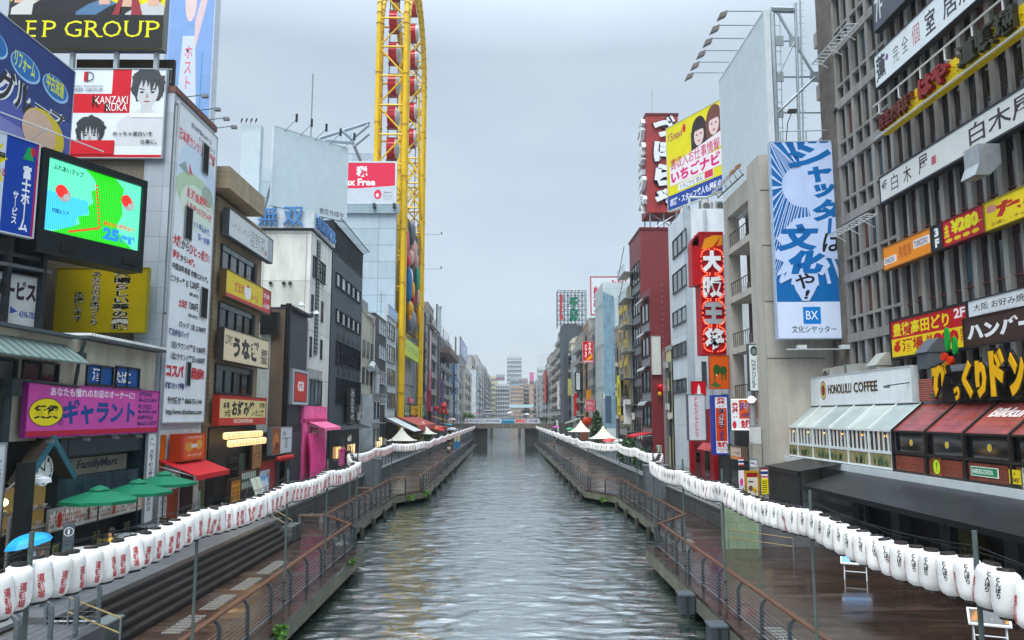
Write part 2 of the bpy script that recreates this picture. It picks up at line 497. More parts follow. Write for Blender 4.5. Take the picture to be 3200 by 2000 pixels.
for pts in (lp, rp):
    MB().prism(pts, ZD - .12, ZD, DECK).build('walkway_deck')['kind'] = 'structure'
    b = MB(); s = -1 if pts is lp else 1
    e = pts[:6]
    for (x0, y0), (x1, y1) in zip(e, e[1:]):
        ins = .34 if abs(x1 - x0) < .1 else .3
        b.prism([(x0 - s * .003, y0 + .001), (x1 - s * .003, y1 - .001), (x1 + s * ins, y1 - .001), (x0 + s * ins, y0 + .001)], ZD - .62, ZD - .124, MOSS)
    b.prism([(s * 9.7, 4), (s * 10.1, 4), (s * 10.1, 179), (s * 9.7, 179)], -1, ZD - .13, CON('#23282a', .4))
    b.build('deck_edge_beam')['kind'] = 'structure'
# stepped seating on the wheel bank
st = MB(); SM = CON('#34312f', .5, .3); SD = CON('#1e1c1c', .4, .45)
for i in range(5):
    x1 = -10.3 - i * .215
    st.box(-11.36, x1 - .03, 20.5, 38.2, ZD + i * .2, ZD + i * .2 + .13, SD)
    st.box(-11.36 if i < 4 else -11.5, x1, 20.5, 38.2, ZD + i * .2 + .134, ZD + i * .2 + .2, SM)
st.build('steps')['kind'] = 'structure'
# retaining walls
def wall_thing(name, label, x0, x1, y0, y1, z0, z1, m, cap=None):
    o = thing(name, label, 'wall', ((x0 + x1) / 2, (y0 + y1) / 2, z0))
    MB().box(x0, x1, y0, y1, z0, z1, m).build('stone_courses', o)
    if cap: MB().box(x0 - .06, x1 + .06, y0 - .06, y1 + .06, z1 + .002, z1 + .1, cap).build('coping', o)
CAP = CON('#6f7373', .3, .45)
wall_thing('retaining_wall', 'dark rock-faced retaining wall along the deck on the wheel bank', -12.35, -12.1, 40.2, 178, ZD, ZP - .02, STONE, CAP)
wall_thing('retaining_wall', 'dark rock-faced retaining wall along the deck on the cafe bank', 11.8, 12.05, 37.2, 178, ZD, ZP - .02, STONE, CAP)
wall_thing('stone_block', 'rough stone block ending the stepped seating', -10.9, -10.35, 38.3, 40.0, ZD, ZD + .75, STONE)
wall_thing('retaining_wall', 'dark bank wall beside the access ramp near the viewer', -12.35, -12.1, 4, 20.1, ZD, ZP - .02, STONE, CAP)
# ------------------------------------------------------------------ railings
RW = P('#5d4030', .35, .3, 4); RM = P('#3a4145', .4, .2, 5); RC = P('#8d959a', .3, .1, 4, .6); RMG = P('#596166', .4, .2, 5)
def post_mesh(parent, h=1.06, m=RM):
    b = MB(); w_ = .06
    pr = [(0, 0), (0, h * .78), (.03, h * .9), (.1, h * .97), (.16, h)]      # leans to the walkway at the top (local +x)
    for (a, z0), (c, z1) in zip(pr, pr[1:]):
        b.hexa([(a - .05, -w_ / 2, z0), (a + .05, -w_ / 2, z0), (a + .05, w_ / 2, z0), (a - .05, w_ / 2, z0),
                (c - .05, -w_ / 2, z1), (c + .05, -w_ / 2, z1), (c + .05, w_ / 2, z1), (c - .05, w_ / 2, z1)], m)
    b.box(-.09, .09, -.07, .07, .001, .02, m)
    me = b.build('post')
    me.parent = parent
    return me
def railing(label, pts, z, side, gap=2.1, wood=True, ncab=6, first=True, h=1.1, cat='railing', name='canal_railing'):
    """side: +1 if the walkway lies towards +x of the line"""
    o = thing(name, label, cat, (*pts[0], z))
    hm = RW if wood else RC; pm = RM if wood else RMG
    hr, br = MB(), MB(); cabs = [MB() for _ in range(ncab)]
    p0 = None; L = Vector((*pts[0], z))
    for (x0, y0), (x1, y1) in zip(pts, pts[1:]):
        a, c = Vector((x0, y0, z)), Vector((x1, y1, z)); d = (c - a); ln = d.length; d.normalize()
        off = Vector((d.y, -d.x, 0)) * (.16 if side > 0 else -.16)
        q = [a + off + Zv * h, c + off + Zv * h]
        nn = Vector((d.y, -d.x, 0))
        w2, t2 = (.075, .03) if wood else (.03, .03)
        hr.hexa([q[0] - nn * w2 - Zv * t2, q[0] + nn * w2 - Zv * t2, q[1] + nn * w2 - Zv * t2, q[1] - nn * w2 - Zv * t2,
                 q[0] - nn * w2 + Zv * t2, q[0] + nn * w2 + Zv * t2, q[1] + nn * w2 + Zv * t2, q[1] - nn * w2 + Zv * t2], hm)
        br.tube(a + Zv * .1, c + Zv * .1, .022, RC, 6)
        for k in range(ncab): cabs[k].tube(a + Zv * (.22 + k * .115), c + Zv * (.22 + k * .115), .007, RC, 4)
        n = max(1, round(ln / gap))
        rz = math.atan2(d.y, d.x) - math.pi / 2 + (0 if side > 0 else math.pi)
        for i in range(n + 1):
            if i == 0 and p0 is not None: continue
            q = a + d * (ln * i / n) - L
            if p0 is None:
                p0 = post_mesh(o, h - .04, pm); p0.location = q; p0.rotation_euler.z = rz
            else:
                dup(p0, q, rz, parent=o)
    hr.build('handrail', o); br.build('bottom_rail', o)
    for c in cabs: c.build('cable', o)
    return o
for s, bank in ((-1, 'wheel'), (1, 'cafe')):
    sd_ = s
    railing(f'wood-topped cable railing of the near deck on the {bank} bank', [(s * 7.1, 5), (s * 7.1, 37)], ZD, sd_)
    railing(f'cable railing turning into the recessed deck on the {bank} bank', [(s * 7.25, 37.1), (s * 9.05, 40.2), (s * 9.05, 61.2), (s * 7.1, 65.4)], ZD, sd_)
    railing(f'long cable railing running to the bridge on the {bank} bank', [(s * 7.1, 65.7), (s * 7.1, 178)], ZD, sd_)
    railing(f'grey metal railing of the raised promenade on the {bank} bank', [(s * 12.45, 41), (s * 12.45, 100)], ZP, sd_, wood=False, ncab=4, name='promenade_railing')
    MB_ = MB().tube((s * 12.0, 40.2, ZP + .22), (s * 12.0, 110, ZP + .22), .035, MET('#c4cace', .35), 8)
    o = thing('wall_rail', f'pale pipe rail on the coping of the {bank} bank wall', 'rail', (s * 12.0, 75, ZP))
    MB_.build('pipe', o)
    b = MB()
    for y in range(41, 110, 3): b.tube((s * 12.0, y, ZP + .08), (s * 12.0, y, ZP + .2), .02, RMG, 5)
    b.build('bracket', o)
# ramp and handrails near the seats
def handrail(label, pts, z0s, hs=(.95, .6), gap=1.2):
    o = thing('handrail', label, 'handrail', (*pts[0], z0s[0])); HB = P('#9a8a62', .3, .2, 4, .4)
    for h in hs:
        b = MB()
        q = [Vector((x, y, z + h)) for (x, y), z in zip(pts, z0s)]
        b.path(q, .022, HB, 8); b.build('rail', o)
    for (x0, y0), (x1, y1), za, zb in zip(pts, pts[1:], z0s, z0s[1:]):
        n = max(1, int(math.hypot(x1 - x0, y1 - y0) / gap))
        for i in range(n + 1):
            t = i / n; x, y, z = x0 + (x1 - x0) * t, y0 + (y1 - y0) * t, za + (zb - za) * t
            MB().tube((x, y, z), (x, y, z + hs[0]), .024, RC, 8).build('post', o)
handrail('brass-toned double handrail down the steps beside the green glass screen', [(-12.3, 39.2), (-10.6, 39.2)], [ZP, ZD])
handrail('brass-toned double handrail on the ramp in front of the green glass screen', [(10.2, 36.0), (12.2, 33.4)], [ZD, ZD])
handrail('brass-toned double handrail crossing from the access ramp to the deck', [(-10.9, 20.0), (-9.2, 19.2)], [ZP - .35, ZD + .35])
MB().box(-12.1, -10.05, 4, 20.2, ZD - .05, ZP - .1, PAVE).build('access_ramp')['kind'] = 'structure'
RC_ = RC; RC = P('#9a8a62', .3, .2, 4, .4)
railing('beige-topped cable railing along the access ramp closest to the viewer', [(-10.2, 7.5), (-10.2, 16.8)], ZP - .1, -1, wood=False, gap=1.2, name='ramp_railing')
RC = RC_
railing('grey cable railing at the far end of the access ramp', [(-10.2, 17.0), (-10.2, 20.1), (-11.5, 20.1)], ZP - .1, -1, wood=False, gap=1.0, name='ramp_railing')
o = thing('equipment_box', 'low grey metal box at the near end of the stepped seating', 'box', (-10.9, 21.2, ZD))
MB().box(-11.2, -10.5, 20.5, 22.0, ZD + .05, ZD + .62, MET('#6d7676', .5)).build('casing', o)
MB().box(-11.25, -10.45, 20.45, 22.05, ZD + .622, ZD + .68, MET('#8f9a9b', .35)).build('lid', o)
GRN = P('#7f9079', .25, .25, 2)
for x0, x1, y, lab in ((-14.2, -12.5, 39.5, 'green glass screen at the end of the stepped seating'), (10.1, 11.75, 36.4, 'tall green glass screen at the head of the cafe bank ramp')):
    o = thing('glass_screen', lab, 'screen', ((x0 + x1) / 2, y, ZD))
    z1 = ZP + .85 if x0 > 0 else ZP + .75
    MB().box(x0, x1, y, y + .1, ZD + (.0 if x0 > 0 else 1.0), z1, TILE('#7f9079', '#6b7a68', .4, .4, 'x', .25, .2)).build('pane', o)
    for x in (x0 - .05, x1 + .05): MB().box(x - .04, x + .04, y - .02, y + .12, ZD, z1 + .05, MET('#8d9796')).build('post', o)
# tactile strips
TW = P('#9a9d99', .5, .2, 6)
def tactile(label, x0, x1, y0, y1):
    b = MB(); y = y0
    n = 6
    while y < y1 - .3:
        for i in range(n):
            x = x0 + (x1 - x0) * (i + .5) / n
            b.box(x - .017, x + .017, y, y + .2, ZD + .002, ZD + .008, TW)
        y += .3
    tag(b.build('tactile_paving_strip'), label, 'paving strip')
for i, (y0, y1) in enumerate(((19.6, 22.3), (22.7, 25.0), (25.4, 27.6), (28.2, 30.6), (31.0, 33.8))):
    tactile('patch of white tactile bars on the wheel bank deck, %s from the viewer' % ('first', 'second', 'third', 'fourth', 'fifth')[i], -9.75, -9.2, y0, y1)
tactile('short patch of tactile bars by the railing corner of the wheel bank', -8.2, -7.6, 37.6, 38.8)
tactile('short patch of tactile bars by the cafe bank railing', 7.5, 8.0, 21.5, 23.4)
tactile('small patch of tactile bars by the railing corner of the cafe bank', 8.7, 9.2, 38.2, 39.4)
# benches, cabinet, fender boxes, piles
def bench(x, y, lab, first=[None]):
    if first[0]:
        return dup(first[0], (x, y, ZD), label=lab)
    o = thing('bench', lab, 'bench', (x, y, ZD), 'stone and wood benches on the deck')
    MB().box(x - .75, x + .75, y - .25, y + .25, ZD + .36, ZD + .45, P('#6a5d50', .4, .3, 5)).build('seat', o)
    for dx in (-.62, .62): MB().box(x + dx - .1, x + dx + .1, y - .24, y + .24, ZD, ZD + .358, CON('#6e7272')).build('leg', o)
    MB().tube((x - .1, y, ZD + .45), (x + .1, y, ZD + .53), .03, RC).build('armrest', o)
    first[0] = o
bench(-11.2, 45.5, 'stone-legged bench against the wheel bank wall, before the grey cabinet')
bench(-11.3, 62.5, 'stone-legged bench against the wheel bank wall, just past the recess')
for x, y, lab in ((-11.6, 67, 'tall grey utility cabinet on the wheel bank deck'), (11.2, 58, 'tall grey utility cabinet on the cafe bank deck')):
    o = thing('utility_cabinet', lab, 'cabinet', (x, y, ZD))
    MB().box(x - .9, x + .9, y - .5, y + .5, ZD, ZD + 2.4, MET('#575e62', .5, .2)).build('casing', o)
    MB().box(x - .93, x + .93, y - .53, y + .53, ZD + 2.402, ZD + 2.5, MET('#727a7e', .5, .2)).build('lid', o)
    for dx in (-.44, .44): MB().box(x + dx - .42, x + dx + .42, y - .53, y - .505, ZD + .15, ZD + 2.3, MET('#5f666a', .5, .2)).build('door', o)
for y, lab in ((27.8, 'grey metal fender box on the deck edge, farther one'), (23.8, 'grey metal fender box on the deck edge, closer one')):
    o = thing('fender_box', lab, 'box', (6.3, y, .4))
    MB().box(6.05, 6.55, y - .3, y + .3, .25, .86, MET('#2c3338', .6, .1)).build('casing', o)
    MB().box(6.02, 6.57, y - .33, y + .33, .862, .92, MET('#4a5257', .5, .1)).build('lid', o)
    MB().box(6.26, 6.34, y - .335, y - .302, .1, .86, MET('#2c3236')).build('strap', o)
k = 0
for s, bank in ((-1, 'wheel'), (1, 'cafe')):
    for y in (42.5, 46, 50, 54.5, 59, 66.5, 72, 78, 85, 92, 100):
        x = s * (8.35 if y < 62 else 6.4)
        o = MB().lathe([(.13, -.9), (.14, .5), (.12, .62), (.05, .66)], (x, y, 0), CON('#2a2722', .5, .5), 10).build('timber_pile')
        tag(o, f'weathered timber pile standing in the water along the {bank} bank deck', 'pile', f'timber piles along the {bank} bank')
# ------------------------------------------------------------------ leaves
def LEAF(c, k=0):
    return P(c, .55, .5, 2.2)
def leafy(mb, c, r, n, s, cols, squash=1):
    for _ in range(n):
        while True:
            p = Vector((random.uniform(-1, 1), random.uniform(-1, 1), random.uniform(-1, 1)))
            if p.length < 1: break
        if random.random() < .6: p = p.normalized() * random.uniform(.7, 1)
        q = Vector((c[0] + p.x * r[0], c[1] + p.y * r[1], c[2] + p.z * r[2]))
        a = Vector((random.gauss(0, 1), random.gauss(0, 1), random.gauss(0, .6))).normalized(); b_ = a.orthogonal().normalized()
        b_.rotate(__import__('mathutils').Quaternion(a, random.uniform(0, 6.3))); sz = s * random.uniform(.6, 1.4)
        mb.add([q - a * sz, q + b_ * sz * .45, q + a * sz, q - b_ * sz * .45], [(0, 1, 2, 3)], LEAF(random.choice(cols)))
GR = ['#4f7a2c', '#3d6426', '#6b9638', '#2f4f22']
DGR = ['#33522b', '#27421f', '#44663a', '#1f351b']
def bush(label, c, r, n, s, cols=DGR, cat='plant', name='shrub', stems=True):
    o = thing(name, label, cat, (c[0], c[1], c[2] - r[2]))
    b = MB(); leafy(b, c, r, n, s, cols)
    for _ in range(4):
        leafy(b, (c[0] + random.uniform(-.6, .6) * r[0], c[1] + random.uniform(-.6, .6) * r[1], c[2] + random.uniform(.2, .8) * r[2]), (r[0] * .4, r[1] * .4, r[2] * .4), n // 6, s, cols)
    b.build('foliage', o, fix=False)
    if stems:
        t = MB()
        for _ in range(5):
            x, y = c[0] + random.uniform(-.4, .4) * r[0], c[1] + random.uniform(-.4, .4) * r[1]
            t.tube((c[0] + (x - c[0]) * .3, c[1] + (y - c[1]) * .3, c[2] - r[2]), (x, y, c[2] + r[2] * .3), .02, P('#4a3a2a', .8), 5)
        t.build('stem', o)
    return o
bush('bright green fern growing from the deck edge close to the viewer', (-6.55, 23.2, .72), (.22, .4, .33), 190, .07, GR, name='fern')
bush('small bright weed on the deck edge before the railing corner', (-6.5, 33.6, .9), (.15, .3, .18), 80, .06, GR, name='weed')
bush('tuft of weeds under the corner of the projecting deck', (-6.6, 65.0, .7), (.3, .5, .3), 90, .1, GR, name='weed')
bush('trailing weeds on the sloping beam of the projecting deck', (-7.7, 62.8, .55), (.5, .6, .25), 110, .1, GR, name='weed')
bush('green fringe of weeds on the beam below the cafe bank deck', (7.8, 62.3, .45), (.4, .6, .2), 60, .09, GR, name='weed')
# ------------------------------------------------------------------ lanterns on their poles
def lantern_path(s):
    y = [4.5, 11.8, 18.1, 25.4, 31, 37.2, 45, 53, 61.3, 66.5] + [66.5 + 9.1 * i for i in range(1, 13)]
    return [(s * (8.95 if 40 < v < 62 else 7.05), v) for v in y]
PAPER = None
def paper():
    m, t, b = base('lantern_paper', .55)
    tcn = N(t, 'ShaderNodeTexCoord'); s = N(t, 'ShaderNodeSeparateXYZ'); t.links.new(tcn.outputs['Object'], s.inputs[0])
    wv = N(t, 'ShaderNodeTexWave', wave_type='BANDS', bands_direction='Z'); wv.inputs['Scale'].default_value = .314 / .022
    t.links.new(tcn.outputs['Object'], wv.inputs[0])
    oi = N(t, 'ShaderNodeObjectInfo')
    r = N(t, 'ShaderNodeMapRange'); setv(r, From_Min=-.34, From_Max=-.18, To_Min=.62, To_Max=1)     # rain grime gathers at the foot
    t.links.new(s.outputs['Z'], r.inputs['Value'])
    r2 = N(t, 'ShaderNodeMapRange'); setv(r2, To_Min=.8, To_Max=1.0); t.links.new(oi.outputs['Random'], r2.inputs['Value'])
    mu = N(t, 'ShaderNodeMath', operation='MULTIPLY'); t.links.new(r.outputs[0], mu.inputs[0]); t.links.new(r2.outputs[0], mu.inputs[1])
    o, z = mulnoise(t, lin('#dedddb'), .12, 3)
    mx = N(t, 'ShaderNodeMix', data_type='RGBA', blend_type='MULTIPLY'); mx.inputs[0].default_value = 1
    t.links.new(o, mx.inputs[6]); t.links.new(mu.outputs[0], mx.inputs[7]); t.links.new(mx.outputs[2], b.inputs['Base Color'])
    bp = N(t, 'ShaderNodeBump'); bp.inputs['Strength'].default_value = .35; bp.inputs['Distance'].default_value = .006
    t.links.new(wv.outputs['Fac'], bp.inputs['Height']); t.links.new(bp.outputs[0], b.inputs['Normal'])
    return m
PAPER = paper()
LR = .204
def lan_r(z):
    a = min(1, max(0, (.31 - abs(z)) / .19)); return .115 + (LR - .115) * math.sqrt(max(0, 1 - (1 - a) ** 2))
def lettered(az, s, z0, z1, wdt, m, bold):
    vs, fs = glyphs(s, bold, True); b = MB(); q = []
    for x, y in vs:
        z = z0 + y * (z1 - z0); r = lan_r(z) + .004; t = az + (x - .5) * wdt / LR
        q.append((r * math.cos(t), r * math.sin(t), z))
    b.add(q, fs, m)
    return b
def make_lantern(loc):
    o = thing('paper_lantern', 'white paper lantern', 'lantern', (0, 0, 0))
    n = 13; pr = [(lan_r(-.31 + .62 * i / n), -.31 + .62 * i / n) for i in range(n + 1)]
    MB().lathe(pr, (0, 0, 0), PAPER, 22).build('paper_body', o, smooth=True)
    for z, nm in ((.31, 'top_ring'), (-.345, 'bottom_ring')): MB().lathe([(.11, z), (.118, z + .018), (.11, z + .036)], (0, 0, 0), P('#1a1413', .4), 18).build(nm, o)
    MB().tube((0, 0, .34), (0, 0, .46), .006, P(BLK), 5).build('hook', o)
    rd, bk = P('#a81622', .6), P('#141414', .6)
    lettered(0, '道頓堀', -.25, .11, .1, rd, .015).build('lettering', o, fix=False)
    lettered(R(68), 'とんぼり', -.06, .24, .075, bk, .03).build('lettering', o, fix=False)
    return o
lan0 = make_lantern((0, 0, 0)); used = False
PL = P('#55605d', .45, .3, 2, .3); WIRE = P('#20262a', .5)
ORD = ['first', 'second', 'third', 'fourth', 'fifth', 'sixth', 'seventh', 'eighth', 'ninth', 'tenth', 'eleventh', 'twelfth', 'thirteenth', 'fourteenth', 'fifteenth', 'sixteenth', 'seventeenth', 'eighteenth', 'nineteenth', 'twentieth', 'twenty-first', 'twenty-second', 'twenty-third']
far = MB(); fred = P('#b01a26', .6)
for s, bank, chars in ((-1, 'wheel', 'red'), (1, 'cafe', 'black')):
    pp = lantern_path(s); ZT = 5.12
    for i, (x, y) in enumerate(pp):
        o = thing('lantern_pole', f'thin grey pole carrying lantern cables on the {bank} bank, {ORD[i]} from the viewer', 'pole', (x, y, ZD), f'lantern poles on the {bank} bank')
        MB().tube((x, y, ZD), (x, y, ZT + .22), .038, PL, 8).build('shaft', o)
        for z in (ZD + .25, ZD + .8): MB().tube((x, y, z), (x, y, z + .05), .055, MET('#2f3538'), 8).build('clamp', o)
    for i in range(len(pp) - 1):
        a, c = Vector((*pp[i], ZT)), Vector((*pp[i + 1], ZT)); ln = (c - a).length; sag = .1 + .008 * ln
        def at(t, dz=0): return a.lerp(c, t) - Zv * (4 * sag * t * (1 - t) + dz)
        o = thing('lantern_cable', f'pair of cables strung from the {ORD[i]} to the {ORD[i+1]} lantern pole on the {bank} bank', 'cable', tuple(a.lerp(c, .5)))
        MB().path([at(k / 12) for k in range(13)], .008, WIRE, 4).build('cable', o)
        MB().path([at(k / 12, .05 + .03 * math.sin(k * 1.7)) for k in range(13)], .006, WIRE, 4).build('power_flex', o)
        n = max(2, round(ln / .5))
        lab = f'white paper lantern showing {chars} characters, hung between the {ORD[i]} and {ORD[i+1]} poles of its string'
        for k in range(n):
            if (k + .5) * ln / n < .2: continue
            t = (k + .5 + random.uniform(-.12, .12)) / n; p = at(t, .5)
            if p.y < 9.3 or p.y > 177: continue
            rz = R((-28 if s < 0 else 225 - 68) + random.gauss(0, 14))
            if p.y < 84:
                if not used: l = lan0; used = True; l.location = p; l.rotation_euler.z = rz; l['label'] = lab
                else: l = dup(lan0, p, rz, lab)
                l.rotation_euler.x = R(random.gauss(0, 4.5)); l.rotation_euler.y = R(random.gauss(0, 4.5))
                l['group'] = f'white paper lanterns strung along the {bank} bank'
            else:
                far.lathe([(.09, -.33), (.11, -.31), (.18, -.22), (.195, 0), (.18, .22), (.11, .31), (.1, .34)], p, PAPER, 9)
                far.lathe([(.11, .32), (.11, .36)], p, P('#1a1413', .4), 7)
                q = rz if s < 0 else rz + R(68); cc = fred if s < 0 else P('#222', .6)
                for dz, hh in ((.07, .05), (-.03, .04), (-.14, .06)):
                    for w_ in (-.12, .04): far.add([(p.x + .205 * math.cos(q + e), p.y + .205 * math.sin(q + e), p.z + dz + f) for e, f in ((w_, -hh / 2), (w_ + .2, -hh / 2), (w_ + .2, hh / 2), (w_, hh / 2))], [(0, 1, 2, 3)], cc)
fo = far.build('distant_lantern_strings', fix=False); fo['kind'] = 'stuff'
# ================================================================== wheel bank
FL = -16.5
L = PX(FL)
def lamp_arm(o, p, q, col='#3a3f44', s=.28):
    """spotlight on an arm, a part of its sign"""
    b = MB(); p, q = Vector(p), Vector(q); b.tube(p, q, .025, MET(col), 5); b.build('lamp_arm', o)
    h = MB(); h.box(q.x - s * .5, q.x + s * .5, q.y - s * .4, q.y + s * .4, q.z - s * .5, q.z, MET('#7d8286', .4)); h.build('spotlight', o)
def pipe(label, pts, r=.07, c='#8b9092', name='downpipe', cat='pipe'):
    o = thing(name, label, cat, pts[0]); b = MB(); b.path(pts, r, MET(c, .5, .2), 8); b.build('pipe', o)
    k = MB()
    for a, c_ in zip(pts, pts[1:]):
        k.tube(a, Vector(a) + (Vector(c_) - Vector(a)).normalized() * .1, r * 1.25, MET('#5f6467', .5), 8)
    k.build('collar', o)
    return o
AC0 = [None]
def acunit(pl, u, z, d, label, sc_=1.0, c='#b9bab2'):
    o = thing('air_conditioner', label, 'air conditioner', pl.pt(u, z, d), 'outdoor air conditioner units')
    w_, h_, t_ = .8 * sc_, .7 * sc_, .3 * sc_
    MB().pb(pl, u - w_ / 2, u + w_ / 2, z, z + h_, d - t_, d, P(c, .5, .2)).build('casing', o)
    b = MB(); n = 20; c_ = u - w_ * .12
    b.poly(pl, [(c_ + .27 * sc_ * math.cos(2 * math.pi * i / n), z + h_ / 2 + .27 * sc_ * math.sin(2 * math.pi * i / n)) for i in range(n)], d + .002, d + .02, RIB('#55585a', .03 * sc_, 'z', .6))
    b.build('fan_grille', o)
    MB().pb(pl, u + w_ * .28, u + w_ * .46, z + h_ * .1, z + h_ * .9, d + .002, d + .012, RIB('#777a7a', .04, 'z')).build('vent', o)
    MB().pb(pl, u - w_ * .45, u + w_ * .45, z - .06, z - .003, d - t_, d + .02, MET('#5d6265')).build('bracket', o)
    return o
def awning(name, label, pl, u0, u1, zb, dp, zf, c, val=.22, stripe=None, ribs=0):
    """sloping cloth from (zb at d=0) to (zf at d=dp)"""
    o = thing(name, label, 'awning', pl.pt((u0 + u1) / 2, zb, 0)); m = P(c, .55, .18, 2) if not stripe else stripe
    q = [pl.pt(u, z, d) for u, z, d in ((u0, zb, 0.01), (u1, zb, 0.01), (u1, zf, dp), (u0, zf, dp))]
    b = MB(); b.hexa([v - Zv * .03 for v in q] + [v for v in q], m); b.build('canopy', o)
    if val:
        v = MB(); n = 16
        for i in range(n):
            a, c_ = u0 + (u1 - u0) * i / n, u0 + (u1 - u0) * (i + 1) / n
            v.add([pl.pt(a, zf - .03, dp + .002), pl.pt(c_, zf - .03, dp + .002), pl.pt(c_, zf - val, dp + .01), pl.pt((a + c_) / 2, zf - val - .04, dp + .01), pl.pt(a, zf - val, dp + .01)], [(0, 1, 2, 3, 4)], m)
        v.build('valance', o, fix=False)
    r = MB()
    for u in (u0 + .06, u1 - .06): r.tube(pl.pt(u, zb - .3, 0), pl.pt(u, zf - .05, dp - .05), .025, MET('#c9cccd'), 6)
    r.build('arm', o)
    return o
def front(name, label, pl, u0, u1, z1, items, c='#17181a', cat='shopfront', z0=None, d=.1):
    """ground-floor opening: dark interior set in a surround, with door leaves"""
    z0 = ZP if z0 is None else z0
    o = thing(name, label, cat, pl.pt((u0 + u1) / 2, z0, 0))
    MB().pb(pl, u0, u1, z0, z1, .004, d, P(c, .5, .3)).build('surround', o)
    for it in items:
        nm, a, b_, e, f, col = it[:6]
        m = col if not isinstance(col, str) else P(col, .45, .25)
        MB().pb(pl, u0 + (u1 - u0) * a, u0 + (u1 - u0) * e, z0 + (z1 - z0) * b_, z0 + (z1 - z0) * f, d + .002, d + (it[6] if len(it) > 6 else .03), m).build(nm, o)
    return o
# ---------------------------------------------------------------- the low two-storey shop building
CRE = CON('#b8b4a3', .45)
low = thing('shop_building', 'stained cream two-storey building behind the green umbrellas', 'building', (FL - 4, 30, ZP))
b = MB(); b.pb(L, 22.5, 36.3, 6.2, 10.0, -9, 0, CRE)
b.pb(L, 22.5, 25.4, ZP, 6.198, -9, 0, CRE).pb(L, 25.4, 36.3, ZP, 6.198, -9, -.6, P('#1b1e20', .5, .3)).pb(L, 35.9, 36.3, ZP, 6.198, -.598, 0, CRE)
b.build('wall', low)
ga = P('#4a5357', .5, .3)
b = MB(); b.pb(L, 29.6, 36.4, 10.02, 10.14, -9, .45, ga).pb(L, 22.5, 29.2, 9.95, 10.07, -9, .3, ga); b.build('roof', low)
b = MB()
for i in range(34):
    u = 29.8 + i * .2; b.hexa([L.pt(u, 10.142, .42), L.pt(u + .12, 10.142, .42), L.pt(u + .12, 10.142, -4), L.pt(u, 10.142, -4), L.pt(u + .03, 10.26, .42), L.pt(u + .09, 10.26, .42), L.pt(u + .09, 10.26, -4), L.pt(u + .03, 10.26, -4)], P('#c6cac8', .4, .2))
b.build('corrugated_roofing_rib', low)
q = [L.pt(22.5, 9.7, .01), L.pt(28.9, 9.7, .01), L.pt(28.9, 9.0, .95), L.pt(22.5, 9.0, .95)]
MB().hexa([v - Zv * .06 for v in q] + q, RIB('#5f716c', .5, 'y', .5, .3)).build('lean_to_roof', low)
win(low, L, 24.0, 8.05, 26.0, 8.95, 2, 1, '#2b2f31', '#23282a', d=.1)
win(low, L, 26.3, 8.05, 28.4, 8.95, 2, 1, '#2b2f31', '#30353a', d=.1)
for x0, x1, yt, yb in ((267, 350, 1136, 1201), (358, 432, 1142, 1209)):
    a, z0, c, z1 = L.rect(x0, yt, yb, x1)
    f = win(low, L, a, z0, c, z1, 2, 1, '#1d2022', '#1c4c8c', d=.09, gm=P('#12508f', .25, .15))
b = MB(); W_ = P('#e4e8ea', .4, .05)
text(b, L, '酒', *[L.rect(287, 1149, 1189, 312)[i] for i in (0, 1, 2, 3)], .03, W_, .03)
text(b, L, 'たばこ', *[L.rect(362, 1158, 1196, 407)[i] for i in (0, 1, 2, 3)], .03, W_, .02); b.build('lettering', low, fix=False)
b = MB(); b.path([L.pt(29.3, 9.9, .45), L.pt(29.3, 9.3, .3), L.pt(29.3, ZP + 5.4, .12), ], .07, MET('#3c474a', .5), 8).pb(L, 29.1, 29.5, 9.1, 9.45, .05, .45, MET('#3c474a', .5)); b.build('downpipe', low)
b = MB(); b.path([L.pt(25.35, 8.1, .2), L.pt(25.35, ZP, .2)], .16, MET('#394244', .6), 10).pb(L, 25.1, 25.65, 7.7, 8.25, .02, .5, MET('#394244', .6)).tube(L.pt(25.4, 8.25, .35), L.pt(29.2, 8.15, .35), .06, MET('#30383a'), 8); b.build('downpipe', low)
# magenta board
rc = L.rect(51, 1197, 1365, 470)
MG = '#c4509f'
o = sign('shop_sign', 'magenta board over the cafe with yellow oval and blue lettering', L, rc, [
    ('r', 0, 0, 1, .1, '#b01838'), ('e', .115, .46, .105, .28, '#15151a'), ('e', .115, .46, .1, .265, '#e8d61e'),
    ('t', '賃貸', .04, .33, .19, .6, '#141414', {'b': .04}), ('t', 'の', .19, .19, .225, .33, '#2b2140'),
    ('t', 'ギャラント', .215, .2, .775, .74, '#143f86', {'b': .05}), ('t', 'あなたも憧れのお店のオーナーに!', .13, .78, .76, .96, '#f0e4f0', {'b': .02}),
    ('t', '玉屋町本店', .8, .86, .93, .98, '#1d2a6c'), ('t', '06-6212-3013', .8, .73, .985, .83, '#1d2a6c', {'b': .03}), ('t', '島之内支店', .8, .56, .93, .68, '#1d2a6c'),
    ('t', '06-6765-1366', .8, .45, .985, .54, '#1d2a6c', {'b': .03}), ('t', '宗右衛門町支店', .8, .3, .95, .41, '#1d2a6c'), ('t', '06-6211-2727', .8, .16, .985, .26, '#1d2a6c', {'b': .03})], MG, '#8a2b78', depth=.15, off=.35)
for u in (27, 29.3, 31.5, 33.5): lamp_arm(o, L.pt(u, rc[1] - .05, .3), L.pt(u, rc[1] - .12, .75), s=.22)
